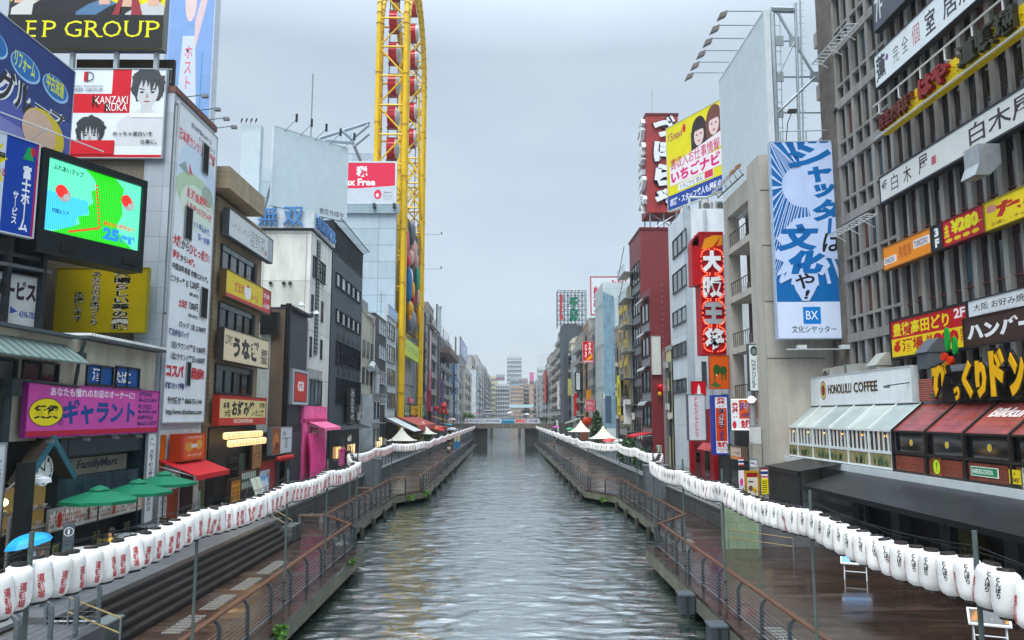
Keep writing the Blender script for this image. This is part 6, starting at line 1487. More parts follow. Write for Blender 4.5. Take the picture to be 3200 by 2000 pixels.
for u in (1.1, 3.6): MB().pb(BX, u - .25, u + .25, zb_ - .75, zb_ - .5, .7, 1.1, P('#c3c8cb', .4)).build('lamp_head', bxs); MB().pb(BX, u - .03, u + .03, zb_ - .75, zb_ - .05, -.2, -.15, MET()).build('hanger', bxs)
for u in (1.1, 3.9):
    MB().path([BX.pt(u, zt_ + .1, -.3), BX.pt(u, zt_ + 1.2, .2), BX.pt(u + .1, zt_ + 1.7, .9)], .03, MET('#4d5358'), 5).build('lamp_arm', bxs); MB().pb(BX, u - .15, u + .35, zt_ + 1.62, zt_ + 1.78, .7, 1.1, P('#2c2f33')).build('lamp_head', bxs)
# ---------------------------------------------------------------- blank rooftop hoarding with lamps and steel frame
BB = PX(17.0)
u0, z0, u1, z1 = BB.rect(2257, 19, 640, 2398, ref='R')
bbs = sign('blank_hoarding', 'huge blank grey-white rooftop hoarding with a row of lamp arms', BB, (u0, 21.6, u1, z1), [('p', [(.2, .32), (.75, .62), (.752, .622), (.2, .324)], '#8a9ba2')], '#b9c5ca', '#c2cbd0', depth=.35, off=0, fr=.12)
for i in range(6):
    u = u0 + .4 + (u1 - u0 - .6) * i / 5.3
    MB().path([BB.pt(u, z1 + .05, -.3), BB.pt(u, z1 + .5, -.3), BB.pt(u, z1 + .5, 2.3)], .04, MET('#8d9a9f'), 6).build('lamp_arm', bbs)
    q = BB.pt(u, z1 + .1, 2.5); MB().hexa([q + Vector(v) for v in ((-.35, -.25, -.25), (.25, -.25, .05), (.25, .25, .05), (-.35, .25, -.25), (-.2, -.25, .15), (.3, -.25, .35), (.3, .25, .35), (-.2, .25, .15))], P('#6d6a68', .5)).build('lamp_head', bbs)
stl = thing('steel_frame', 'galvanised steel lattice bracing the blank hoarding', 'frame', (20, 51, 23.8)); SM_ = MET('#98a4aa', .5, .4)
YS = 50.6
def sx(px, py): return onY(px, py, YS)
b = MB()
for a, c, r in (((2413, 40), (2432, 560), .17), ((2485, 10), (2500, 500), .1), ((2500, 0), (2512, 500), .06), ((2436, 30), (2450, 560), .03)): b.tube(sx(*a), sx(*c), r, SM_, 6)
b.build('column', stl)
b = MB()
for a, c, r in (((2425, 30), (2482, 130), .1), ((2482, 130), (2548, 240), .1), ((2548, 240), (2600, 305), .1), ((2482, 130), (2432, 235), .08), ((2548, 240), (2432, 350), .1), ((2432, 350), (2395, 395), .1), ((2415, 128), (2482, 128), .06), ((2420, 240), (2548, 240), .07), ((2432, 352), (2600, 352), .06), ((2410, 30), (2480, 32), .22), ((2395, 400), (2380, 440), .1)): b.tube(sx(*a), sx(*c), r, SM_, 6)
b.build('brace', stl)
b = MB()
for i in range(13):
    y = 40 + i * 40; b.tube(sx(2418 + i * .9, y), sx(2440 + i * .9, y), .025, SM_, 4)
for i in range(24): y = 10 + i * 21; b.tube(sx(2487 + i * .6, y), sx(2512 + i * .5, y), .015, SM_, 4)
b.build('ladder_rung', stl)
for q in ((2432, 128), (2482, 130), (2548, 240), (2432, 240), (2432, 352)): p = sx(*q); MB().box(p.x - .35, p.x + .35, p.y - .06, p.y + .06, p.z - .35, p.z + .35, SM_).build('gusset_plate', stl)
b = MB(); a = BX.pt(.7, zt_ + .05, -.4)
for z in (.1, .9): b.tube(BX.pt(.7, zt_ + z, -.4), BX.pt(4.2, zt_ + z, -.4), .04, SM_, 5)
for u in (.8, 2.4, 4.1): b.tube(BX.pt(u, zt_, -.4), BX.pt(u, zt_ + .9, -.4), .04, SM_, 5)
b.build('guard_rail', stl)
# floodlights on the balcony building parapet
fl = thing('floodlight_row', 'slanting rail of floodlights on the concrete building roof', 'floodlight', (16.3, 53, 23)); b = MB()
b.tube((16.0, 50.0, 23.2), (16.0, 56.2, 23.4), .06, MET('#5a6064'), 6); b.build('rail', fl)
for i in range(6):
    y = 50.2 + i * 1.15; c = '#7a5a40' if i < 2 else '#8a8f92'
    MB().tube((16.0, y, 23.25), (15.8, y, 23.6), .03, MET(), 5).build('stem', fl); MB().hexa([(15.45, y - .22, 23.5), (15.85, y - .22, 23.75), (15.85, y + .22, 23.75), (15.45, y + .22, 23.5), (15.55, y - .2, 23.85), (15.9, y - .2, 24.0), (15.9, y + .2, 24.0), (15.55, y + .2, 23.85)], P(c, .5)).build('lamp_head', fl)
# ---------------------------------------------------------------- signs on the concrete building and ground floor shops
def blade(name, label, Y, xl, xr, yt, yb, items, bg, frame='#444', depth=.35, **k):
    pl = PY(Y); xm = (xl + xr) / 2; z1, z0 = pl.hit(xm, yt)[1], pl.hit(xm, yb)[1]
    return sign(name, label, pl, (hx(xl, Y, (yt + yb) / 2), z0, hx(xr, Y, (yt + yb) / 2), z1), items, bg, frame, depth=depth, off=0, **k)
blade('cafe_sign', 'white vertical cafe sign with a black round emblem and turned lettering', 49.6, 2342, 2374, 1077, 1220, [('e', .5, .86, .36, .11, '#1d2422'), ('e', .5, .85, .24, .07, '#6a7472'), ('t', 'ZEROcafe', .22, .05, .6, .68, '#1d2123', {'rot': -1, 'b': .01}), ('t', 'DOUTONBORI', .72, .4, .86, .72, '#50565a', {'rot': -1})], '#c9d2d2')
PX16 = PX(16.1)
dk2 = front('shopfront', 'dark drugstore front below the bright drugstore boards', PX(16.25), -59, -50.3, 6.6, [('door', .1, 0, .35, .45, '#2f3336'), ('pane', .4, .05, .9, .45, GLASS('#2a2e2e')), ('curtain', .3, .55, .5, .95, '#9aa09a')], '#26292a')
blade('drugstore_sign', 'white drugstore board edged with small bulbs, orange name panel', 50.0, 2284, 2371, 1246, 1344, [('r', .3, .36, .96, .96, '#c9541f'), ('t', '薬', .05, .4, .27, .88, '#b01c28', {'b': .08}), ('t', 'ダイコク', .32, .6, .94, .93, '#e8e6ee', {'b': .11}), ('t', 'ダイコク', .32, .6, .94, .93, '#1d2f7a', {'b': .05}), ('t', '大国薬妝店', .36, .39, .9, .55, '#2a2f6a', {'b': .03}), ('t', '免税', .34, .05, .68, .33, '#b01c28', {'b': .05}), ('t', 'Tax-Free', .69, .18, .95, .3, '#a83040', {'b': .01}), ('t', '口', .75, .06, .82, .15, '#a83040'), ('e', .12, .17, .07, .12, '#c03040')] + [('e', .02 + .04 * i, y, .012, .012, EM('#fff4d8', .8)) for i in range(25) for y in (.985, .015)], '#d8dce0', '#3a4a5a')
blade('drugstore_sign', 'tall blue-edged drugstore blade sign with orange panel', 53.5, 2236, 2274, 1240, 1416, [('r', .05, .21, .95, .8, '#b8401c'), ('t', '薬', .15, .82, .85, .98, '#b01c28', {'b': .08}), ('t', 'ダイコク', .2, .42, .8, .79, '#e8e8ee', {'v': True, 'b': .12}), ('t', 'ダイコク', .2, .42, .8, .79, '#1c2050', {'v': True, 'b': .06}), ('t', '大国薬妝店', .3, .22, .72, .41, '#26356a', {'v': True, 'b': .02}), ('t', '免税', .08, .1, .92, .2, '#b01c28', {'b': .05}), ('t', 'Tax-Free', .1, .05, .9, .09, '#b04050'), ('t', '口', .4, .01, .6, .04, '#b04050')], '#cdd2d8', '#1f2f8a', depth=.9, fr=.12)
blade('theatre_shop_sign', 'grey-white vertical sign with red kana beside the red shop', 57.5, 2152, 2204, 1234, 1375, [('t', 'よしもとエンタメショップ', .34, .05, .6, .96, '#b02338', {'v': True, 'b': .03})], '#b9bcc4', '#4a4f58', depth=.5)
blade('red_sign', 'red square sign with a white rocket shape above the grey vertical sign', 59, 2164, 2204, 1193, 1236, [('p', [(.35, .05), (.65, .05), (.6, .6), (.5, .85), (.4, .6)], '#d8d8dc'), ('r', .2, .05, .8, .12, '#d8d8dc')], '#b8202c', '#8a1a22')
osho = blade('neon_sign', 'huge red blade sign with four white bulb-edged characters', 60.0, 2193, 2262, 728, 1104, [('p', [(.05, .86), (1, .9), (1, .98), (.6, .98), (.2, .95)], '#c9861c'), ('p', [(.45, .86), (.95, .97), (.6, .82)], '#a8301c')] +
    [('t', c, .02, .66 - .215 * i, .98, .86 - .215 * i, '#9a1a22', {'b': .14}) for i, c in enumerate('大阪王将')] +
    [('t', c, .06, .67 - .215 * i, .94, .85 - .215 * i, '#dfe2e6' if i != 2 else '#9aa0a4', {'b': .07, 'th': .1}) for i, c in enumerate('大阪王将')], '#8a151c', '#a01a20', depth=1.6, fr=.1)
zz0 = PY(60).hit(2228, 1104)[1]; zz1 = PY(60).hit(2228, 728)[1]; xa, xb_ = hx(2193, 60, 915), hx(2262, 60, 915)
b = MB(); bm = EM('#ff6a50', 1.2)
for i in range(4):
    zc_ = zz0 + (zz1 - zz0) * (.76 - .215 * i)
    for k in range(30):
        a = 2 * math.pi * k / 30; x = (xa + xb_) / 2 + (xb_ - xa) * .5 * (abs(math.cos(a)) ** .6) * (1 if math.cos(a) > 0 else -1); z = zc_ + 0.98 * (abs(math.sin(a)) ** .6) * (1 if math.sin(a) > 0 else -1)
        b.box(x - .04, x + .04, 59.84, 59.9, z - .04, z + .04, bm)
b.build('bulb_dot', osho)
b = MB(); m = P('#a01a20', .4, .15)
for i in range(9):
    a = math.pi / 2 * i / 8; b.box(xa - .65 * math.sin(a) * 1 - .02, xa - .02 + .02, 60.05, 61.4, zz1 - .1 - .8 * (1 - math.cos(a)) - .3, zz1 - .1 - .8 * (1 - math.cos(a)), m)
b.box(xa - .68, xa - .04, 60.06, 61.39, zz1 - 4.2, zz1 - 1.2, m); b.build('rounded_side_box', osho)
blade('elephant_banner', 'orange cloth banner with a dark green elephant shape', 55.5, 2218, 2277, 1112, 1214, [('e', .38, .58, .2, .16, '#2a4a1c'), ('e', .72, .55, .2, .14, '#2a4a1c'), ('r', .6, .25, .68, .5, '#2a4a1c'), ('r', .78, .25, .86, .5, '#2a4a1c'), ('p', [(.22, .55), (.3, .5), (.28, .15), (.22, .1)], '#2a4a1c'), ('p', [(.3, .42), (.42, .36), (.36, .44)], '#d8d0c0'), ('p', [(.55, .75), (.62, .75), (.6, .6)], '#a8501c'), ('p', [(0, .12), (.3, .02), (.6, .08), (.3, .2)], '#3a5a2c')], '#c0561c', '#8a3a14', depth=.08)
red = front('red_shopfront', 'red lacquered shop front with dark doors under the big blade signs', PX(16.3), -68, -59.1, 7.6, [('door', .2, 0, .4, .5, '#4a1418'), ('pane', .55, .05, .7, .5, GLASS('#2a2022')), ('poster', .24, .3, .36, .36, '#cfc6b8'), ('poster', .24, .22, .36, .28, '#cfc6b8'), ('pillar', .85, 0, .97, 1, '#b0181e', .3), ('pillar', .05, 0, .12, 1, '#8a1218', .25)], '#7d1a1e')
awning('striped_canopy', 'short red and white striped canopy under the grey vertical sign', PX(15.5), -60.8, -57.4, 5.0, .5, 4.5, '#d0ccc8', 0, RIB('#b8383c', .35, 'y', .5, .1))
sign('bar_sign', 'small green bar sign with white katakana under the drugstore boards', PX(15.4), (-55.0, 4.35, -53.0, 5.1), [('t', 'ワンタップ', .06, .12, .94, .48, '#c9d2c4', {'b': .02}), ('r', .3, .65, .7, .8, '#8a6a2c')], '#1f4a2a', '#12301a', depth=.15, off=.1)
sign('bar_sign', 'pale orange signboard next to the small green bar sign', PX(15.4), (-52.8, 4.2, -50.4, 5.0), [('t', 'タイ屋台料理', .15, .4, .85, .65, '#8a4a4a'), ('r', 0, 0, 1, .25, '#c98a5a')], '#c9b8a4', '#5a4a40', depth=.4, off=.1)
o = thing('electric_cabinet', 'tall grey cabinet on a beige plinth at the concrete pier', 'cabinet', (15.7, 50, ZP)); MB().box(15.75, 16.25, 49.2, 50.1, 5.3, 6.35, P('#b9bcba', .5, .2)).build('casing', o); MB().box(15.7, 16.25, 49.22, 50.1, ZP, 5.29, P('#8f8f86', .5, .2)).build('plinth', o); MB().box(15.73, 15.748, 49.3, 50.0, 5.4, 6.25, P('#c9ccca')).build('door', o)
o = thing('vent_pipe', 'bent silver vent pipe above the grey cabinet', 'pipe', (15.6, 50, 7.6)); MB().path([(16.0, 50.0, 6.4), (16.0, 50.0, 7.9), (15.8, 49.5, 8.1)], .25, MET('#a9aeb0', .35, .7), 12).build('pipe', o)
# Thai stand
o = blade('thai_board', 'Thai flag striped menu board at the corner of the black awning', 43.5, 2378, 2400, 1462, 1545, [('r', 0, .93, 1, 1, '#a8242c'), ('r', 0, .76, 1, .87, '#26356a'), ('r', 0, .63, 1, .69, '#a8242c'), ('r', 0, 0, 1, .6, '#d8c81c')] + [('r', .15, .08 + .08 * i, .85, .12 + .08 * i, '#5a5a1c') for i in range(6)], '#d8d8d8', '#555', depth=.1)
blade('menu_poster', 'menu poster in a gold bulb-studded frame on the terrace', 46, 2334, 2368, 1478, 1552, [('r', .0, .82, 1, 1, '#8a1c24'), ('e', .35, .35, .2, .12, '#6a4a2a'), ('e', .7, .28, .2, .12, '#c9a82a'), ('r', .15, .6, .6, .66, '#444')], '#c9c2b4', '#a87a1c', depth=.15, fr=.12)
blade('flag_banner', 'hanging red, white and blue flag below the green bar sign', 48, 2308, 2324, 1430, 1456, [('r', 0, .8, 1, 1, '#a8242c'), ('r', 0, .36, 1, .64, '#26356a'), ('r', 0, 0, 1, .2, '#a8242c')], '#d8d8d8', None, depth=.04)
blade('flag_banner', 'white placard with small red and blue flag print near the gold frame', 47, 2344, 2366, 1436, 1458, [('r', .1, .4, .5, .6, '#26356a'), ('t', 'Thai', .3, .2, .9, .6, '#a8242c', {'b': .03})], '#c3d2dc', '#777', depth=.05)
blade('rabbit_placard', 'white rabbit-eared placard with a pink print on the terrace', 44, 2309, 2326, 1470, 1530, [('e', .5, .4, .3, .2, '#c83a7a'), ('e', .35, .85, .1, .14, '#e0c8d0'), ('e', .65, .85, .1, .14, '#e0c8d0')], '#c9ccd2', None, depth=.05)
# ---------------------------------------------------------------- white building behind the blade signs
wz1 = PY(68.9).hit(2200, 652)[1]
whb = thing('white_building', 'white building with strip windows behind the red blade sign', 'building', (19, 72, ZP))
MB().box(16.5, 26, 68.9, 76.2, ZP, wz1, TILE('#c4ccd1', '#98a1a7', 3.4, 4.2, 'y', .18, .5, .02)).build('wall', whb)
MB().box(16.45, 17.0, 68.85, 69.35, ZP, wz1 + .2, P('#9fabb3', .4, .15)).build('corner_duct', whb)
wpl = PX(16.5)
for yt, yb in ((711, 771), (824, 890), (953, 1000), (1064, 1106), (1180, 1222)):
    a, e, c, f = wpl.rect(2104, yt, yb, 2146, ref='R'); win(whb, wpl, a, e, c, f, 3, 1, '#3a4044', '#767f80', d=.1, gm=GLASS('#5d6668'))
for px, yt, yb in ((2193, 1010, 1075), (2197, 1130, 1200)):
    q = PY(68.9); win(whb, q, hx(px, 68.9), q.hit(px, yb)[1], hx(px + 14, 68.9), q.hit(px, yt)[1], 1, 2, '#3a4044', '#596266', d=.1)
b = MB(); b.path([(18.3, 68.7, wz1 - .2), (18.3, 68.7, ZP)], .12, MET('#a9b2b8', .5, .2), 8); b.path([(16.9, 68.7, wz1 + .2), (16.9, 68.7, wz1 + 1.0), (18.5, 68.7, wz1 + 1.0)], .12, MET('#b9c2c8', .5, .2), 8); b.build('pipework', whb)
MB().box(19.3, 19.9, 68.5, 68.89, 9, 15.6, P('#b9bfc2', .4, .2)).build('side_panel', whb)
for u, z in ((18.9, wz1), (20.2, wz1)): acunit(PY(69.8), u, z + .05, 0, 'white outdoor unit on the roof edge of the white building, %s' % ('nearer the pipe' if u < 19 else 'nearer the concrete building'), 1.3)
IC = PR(hx(2262, 68, 450), 68, -65)
z1_, z0_ = PY(68).hit(2262, 308)[1], PY(68).hit(2262, 590)[1]
ue = IC.uat(2262, 30); us = IC.uat(2087, 30); WI = ue - us; kk = WI / (z1_ - z0_)
its = [('e', .86, .82, .13, .17, '#6a4038', 'portrait'), ('e', .6, .78, .13, .17, '#2b2426', 'portrait'), ('p', [(.46, .8), (.74, .8), (.74, .45), (.46, .45)], '#2b2426', 'portrait'), ('p', [(.72, .85), (.99, .85), (.98, .55), (.74, .5)], '#6a4038', 'portrait')]
for cx, cy, hr in ((.6, .73, '#2b2426'), (.86, .77, '#6a4038')):
    its += [('e', cx, cy, .085, .12, '#d8c0bc', 'portrait'), ('p', [(cx - .1, cy + .03), (cx - .1, cy + .14), (cx + .1, cy + .14), (cx + .1, cy + .03), (cx + .06, cy + .06), (cx - .06, cy + .06)], hr, 'portrait'), ('e', cx - .035, cy + .01, .014, .01, '#2a2020', 'portrait'), ('e', cx + .035, cy + .01, .014, .01, '#2a2020', 'portrait'), ('e', cx, cy - .065, .025, .012, '#b8686c', 'portrait')]
its += [('r', .0, 0, 1, .17, '#1f3f8a'), ('p', [(.05, .36), (.97, .5), (.97, .66), (.05, .52)], '#e0d8dc'), ('r', .05, .28, .97, .46, '#e0d8dc'), ('t', '高収入お仕事情報', .07, .46, .95, .6, '#b83058', {'b': .01}), ('t', 'いちごナビ', .07, .3, .95, .45, '#c8246c', {'b': .05}),
    ('r', .2, .19, .83, .27, '#d8dce0'), ('r', .68, .2, .82, .28, '#c83a50'), ('t', 'いちごナビ 求人', .24, .2, .64, .26, '#333', {'b': .01}), ('t', '店舗・スタッフ求人も掲載中', .04, .04, .96, .13, '#d8dce6', {'b': .03}), ('t', '15navi', .04, .82, .3, .92, '#a04a5a', {'b': .01}), ('e', .34, .9, .03, .05, '#c02a34')]
ich = sign('job_billboard', 'yellow and pink rooftop billboard with two women and job lettering', IC, (us, z0_, ue, z1_), its, '#d6cd3a', '#b9bfb4', depth=.4, off=0, fr=.08)
b = MB()
for u in (us + .5, us + WI / 2, ue - .5): b.pb(IC, u - .08, u + .08, wz1 - .1, z1_ - .5, -.7, -.5, MET()).tube(IC.pt(u, wz1, -2.2), IC.pt(u, z0_ + 3, -.6), .06, MET(), 5)
b.build('support_frame', ich)
# ---------------------------------------------------------------- dark red building and rooftop block
rz1 = PY(92).hit(2050, 718)[1]
RD = TILE('#6b2226', '#4f181b', 3.2, 14, 'x', .2, .5, .015)
rdb = thing('red_building', 'tall dark red building beside the white one', 'building', (20, 95, ZP))
MB().box(16.5, 28, 92, 100.5, ZP, rz1, RD).build('wall', rdb)
b = MB(); b.box(16.4, 28.1, 91.9, 100.6, rz1 + .002, rz1 + .3, P('#5a1a1e')); b.build('parapet', rdb)
for i in range(6):
    z = rz1 - 6.2 - i * 3.9
    if z < 4: break
    win(rdb, PX(16.5), -98.5, z, -93, z + 2.6, 3, 1, '#3a3a3c', '#14181a', d=.12)
    MB().pb(PX(16.5), -98.6, -92.9, z - 1.1, z - .1, .004, .06, P('#6d7076')).build('spandrel', rdb)
rz2 = PY(84).hit(2058, 898)[1]
rd2_ = thing('red_building', 'lower dark red block in front, with awnings and a blank white panel', 'building', (18, 86, ZP))
MB().box(16.0, 18.5, 84, 90.5, ZP, rz2, RD).build('wall', rd2_)
for i in range(4):
    z = rz2 - 3.6 - i * 3.9; win(rd2_, PX(16.0), -89.5, z, -85, z + 2.2, 2, 1, '#222628', '#2a3234', d=.12); MB().pb(PX(16.0), -89.6, -84.9, z - 1.2, z - .12, .004, .06, P('#7d8086')).build('spandrel', rd2_)
    b = MB(); n = 8
    for k in range(n):
        a0, a1 = math.pi / 2 * k / n, math.pi / 2 * (k + 1) / n
        b.hexa([PX(16).pt(u, z + 2.3 + .5 * math.cos(a), .7 * math.sin(a) + o_) for o_ in (0, .03) for u, a in ((-89.5, a0), (-85, a0), (-85, a1), (-89.5, a1))], P('#9aa0a2', .35))
    b.build('awning_hood', rd2_)
sign('blank_signboard', 'blank off-white vertical panel on the lower red block', PY(83.9), (hx(2041, 83.9), PY(84).hit(2055, 1170)[1], hx(2068, 83.9), PY(84).hit(2055, 1052)[1]), [], '#b9bdb9', '#8f948f', depth=.2, off=.15)
awning('shop_awning', 'flat red awning at the foot of the lower red block', PX(16.0), -90, -84, PX(16).hit(2040, 1352)[1], 2.0, PX(16).hit(2040, 1352)[1] - .4, '#a8242a', .2)
front('shopfront', 'dark shop front under the flat red awning', PX(15.98), -90.4, -84.1, 4.2, [('door', .2, 0, .4, .8, '#3a1418'), ('pane', .5, .1, .9, .8, GLASS())], '#4a1a1c')
o = thing('lobster_ornament', 'glossy red and gold ornament jutting from the lower red block', 'ornament', (18.4, 83.5, 10))
b = MB(); m1, m2 = P('#a81c20', .25), P('#c99a2a', .3)
c0 = Vector((hx(2078, 83.5), 83.4, PY(83.5).hit(2078, 1228)[1]))
for dx, dz, r, m in ((0, .3, .5, m1), (-.4, .6, .4, m1), (-.5, -.1, .25, m2), (.3, .5, .3, m2), (.25, -.4, .35, m1), (.4, -1.0, .28, m1), (.45, -1.5, .2, m1)): b.ball(c0 + Vector((dx, 0, dz)), r, r * .8, r, m)
b.build('body', o, smooth=True)
# roof block with white kana
zk0, zk1 = PY(92).hit(2060, 664)[1], PY(92).hit(2060, 360)[1]; xk0, xk1 = hx(2022, 92, 510), hx(2122, 92, 510)
kb2 = thing('roof_sign_block', 'red rooftop block with big white raised kana on stilts', 'sign', (19, 93, rz1))
MB().box(xk0, xk1, 92, 96.5, zk0, zk1, TILE('#8f2a28', '#7a2020', 1.2, 1.2, 'x', .25, .5, .01)).build('panel', kb2)
MB().box(xk0 - .1, xk1 + .1, 91.9, 96.6, zk1 + .002, zk1 + .25, P('#5a2a28')).build('cap', kb2)
KF = PY(92); KS = PX(xk0); wk, bkk = P('#d3d8dc', .35), P('#241416')
h4 = (zk1 - zk0) / 4
for i, ch in enumerate('づぼらや'):
    z = zk1 - h4 * (i + 1) + .15
    b = MB(); text(b, KF, ch, xk0 + .7, z - .05, xk1 - .3, z + h4 - .25, .3, bkk, .12, th=.29); text(b, KF, ch, xk0 + .8, z, xk1 - .4, z + h4 - .3, .34, wk, .07, th=.03)
    text(b, KS, ch, -96.2, z, -92.3, z + h4 - .3, .5, wk, .07, th=.48); b.build('letter', kb2)
for x in (xk0 + .3, xk1 - .3, (xk0 + xk1) / 2):
    for y in (92.4, 96): MB().tube((x, y, rz1), (x, y, zk0), .09, MET('#8d979c'), 6).build('stilt', kb2)
MB().tube((xk0 + .3, 92.4, rz1), (xk1 - .3, 92.4, zk0), .07, MET('#8d979c'), 5).tube((xk1 - .3, 92.4, rz1), (xk0 + .3, 92.4, zk0), .07, MET('#8d979c'), 5).build('cross_brace', kb2)
MB().tube((xk0 + 1.2, 94, zk1 + .2), (xk0 + 1.2, 94, zk1 + 4.2), .03, MET(), 5).build('lightning_rod', kb2)
# ================================================================== discount store tower with the oval wheel
DY = 116.0
DP = PY(DY)
dz = DP.hit(1160, 512)[1]
dq = thing('store_tower', 'grey metal-clad store tower carrying the yellow oval wheel', 'building', (-26, 130, ZP))
MP_ = TILE('#9fb0b9', '#7c8b93', 6.4, 2.6, 'x', .1, .4, .05)
zt2 = DP.hit(1160, 637)[1]
MB().box(hx(1000, DY, 750), hx(1237, DY, 750), DY, DY + 1.2, ZP, zt2, MP_).build('wall', dq)
MB().box(-42, -21.2, DY + 1.2, 149, ZP, zt2 + 6, MP_).build('wall', dq)
MB().box(-21.19, -17.4, DY + 1.2, 150.4, ZP, 21, P('#8d9297', .5, .2)).build('wall', dq)
MB().box(-17.39, -17.2, DY + 10, 145, 12.5, 20, CON('#83888d')).build('curved_front_panel', dq)
gp2 = thing('grey_pillar', 'tall slim grey slab standing behind the yellow wheel', 'pillar', (-16.6, 150, ZP)); MB().box(-17.6, -16.35, 149.2, 150.6, ZP, PX(-16.4).hit(1318, 688)[1], CON('#8b8987', .2)).build('slab', gp2)
b = MB()
for z in (20, 28, 36, 43): b.tube((-16.3, 150, z), (-12.8, 150, z), .04, MET(), 4).tube((-12.8, 150, z), (-12.8, 150, z + .5), .15, MET(), 6)
b.build('lamp_arm', gp2)
sign('tax_free_sign', 'red and white tax free billboard crowning the grey metal tower', DP, (hx(1000, DY, 570), zt2 + .1, hx(1236, DY, 570), dz), [('p', [(0, .36), (.5, .35), (1, .42), (1, 1), (0, 1)], '#cc2f4c'), ('t', '免', .14, .64, .29, .92, '#dfe3e6', {'b': .05}), ('t', '税', .485, .64, .635, .92, '#dfe3e6', {'b': .05}), ('t', 'Tax Free', .265, .42, .74, .6, '#e2e4e6', {'b': .04}), ('e', .775, .2, .05, .12, '#cc3a50'), ('e', .77, .18, .02, .05, '#e0d8dc'), ('t', 'Japan', .85, .22, .96, .28, '#555a60', {'b': .01}), ('t', 'Tax-free', .84, .14, .97, .2, '#9aa0a6'), ('t', 'Shop', .87, .06, .96, .12, '#9aa0a6')], '#b9c2ca', '#c4ccd2', depth=.8, off=.5, fr=.25)
b = MB(); b.box(hx(1060, DY), hx(1237, DY), DY - .5, DY - .01, zt2 - 1.6, zt2 - .1, P('#8b9ba4', .4)); b.build('ledge', dq)
for px in (1158, 1222): MB().box(hx(px, DY) - .2, hx(px, DY) + .2, DY - 1.2, DY - .55, zt2 - .9, zt2 - .2, P('#2c3338')).build('lamp_head', dq)
# wheel
YW = '#d8b21c'; YM = P(YW, .35, .18, .8)
wh = thing('oval_wheel', 'yellow oval Ferris wheel frame standing on the store front', 'ferris wheel', (-18.3, 131.5, ZP))
YA, YB, XO, XI, ZS = 117.5, 146.0, -16.1, -20.5, 70.0
RW_ = (YB - YA) / 2; YM_ = (YA + YB) / 2
def oval(X, ins, zlow):
    r = RW_ - ins; pts = [(X, YA + ins, zlow)] + [(X, YM_ - r * math.cos(math.pi * i / 24), ZS + r * math.sin(math.pi * i / 24)) for i in range(25)] + [(X, YB - ins, zlow)]
    q = []
    for a, c in zip(pts, pts[1:]):
        n = max(1, int((Vector(c) - Vector(a)).length / 8))
        for i in range(n): q.append(tuple(Vector(a).lerp(Vector(c), i / n)))
    return q + [pts[-1]]
for X, ins, r, zl in ((XO, 0, .40, ZP), (XO, 3.0, .30, ZP), (XI, 0, .40, 20), (XI, 3.0, .30, 20)):
    b = MB(); q = oval(X, ins, zl); b.path(q, r, YM, 10)
    for a, c in zip(q, q[1:]): b.tube(a, Vector(a).lerp(Vector(c), min(1, .18 / max(.2, (Vector(c) - Vector(a)).length))), r * 1.22, P('#b08c10', .4), 10)
    b.build('rail_tube', wh)
for Yv in (YA + 1.5, YB - 1.5):
    b = MB()
    z = 22.0; j = 0
    while z < 78:
        for ya in (Yv - 1.5, Yv + 1.5):
            b.tube((XI, ya, z), (XO, ya, z), .17, YM, 5)
        b.tube((XI, Yv - 1.5, z), (XO, Yv - 1.5, z + 4.9), .14, YM, 5) if j % 2 else b.tube((XO, Yv - 1.5, z), (XI, Yv - 1.5, z + 4.9), .14, YM, 5)
        for X in (XO, XI):
            b.tube((X, Yv - 1.5, z), (X, Yv + 1.5, z + 2.45), .11, YM, 5).tube((X, Yv + 1.5, z + 2.45), (X, Yv - 1.5, z + 4.9), .11, YM, 5)
        if Yv > YM_: b.tube((XI, Yv + 1.5, z), (XO, Yv - 1.5, z + 4.9), .15, YM, 5).tube((XO, Yv + 1.5, z + 2), (XI, Yv - 1.5, z + 6), .15, YM, 5)
        z += 4.9; j += 1
    z = ZP + 3; s_ = 1 if Yv < YM_ else -1
    while z < 74:
        b.tube((XO, Yv - s_ * 1.5, z), (XO, Yv + s_ * 1.5, z + 1.6), .1, YM, 5).tube((XO, Yv + s_ * 1.5, z + 1.6), (XO, Yv - s_ * 1.5, z + 3.2), .1, YM, 5); z += 3.2
    if Yv < YM_: b.build('lattice', wh)
for z in (52, 58): b.path([(XO + .1, YB - 3 - 8 * t, z - 14 + 22 * t * t) for t in (0, .2, .4, .6, .8, 1)], .16, YM, 6)
for z in (44, 50): b.tube((XI + .6, YB - 3, z), (XO, YB - 2, z + 7), .22, YM, 6).tube((XO, YB - 3, z + 2), (XI, YB - 3, z + 9), .18, YM, 6)
b.build('lattice', wh)
b = MB()
for Xo in (-.75, .75):
    for ya in (YA + 2, YB - 2): b.tube((-18.3 + Xo, ya, 40), (-18.3 + Xo, ya, 80), .09, P('#5d2a30', .5), 5)
b.build('chain_guide', wh)
gd0 = None
GRD, GRM = P('#b8242c', .35, .25, 1.5), P('#8a1c24', .4)
zs = [DP.hit(1200, y)[1] for y in ()]
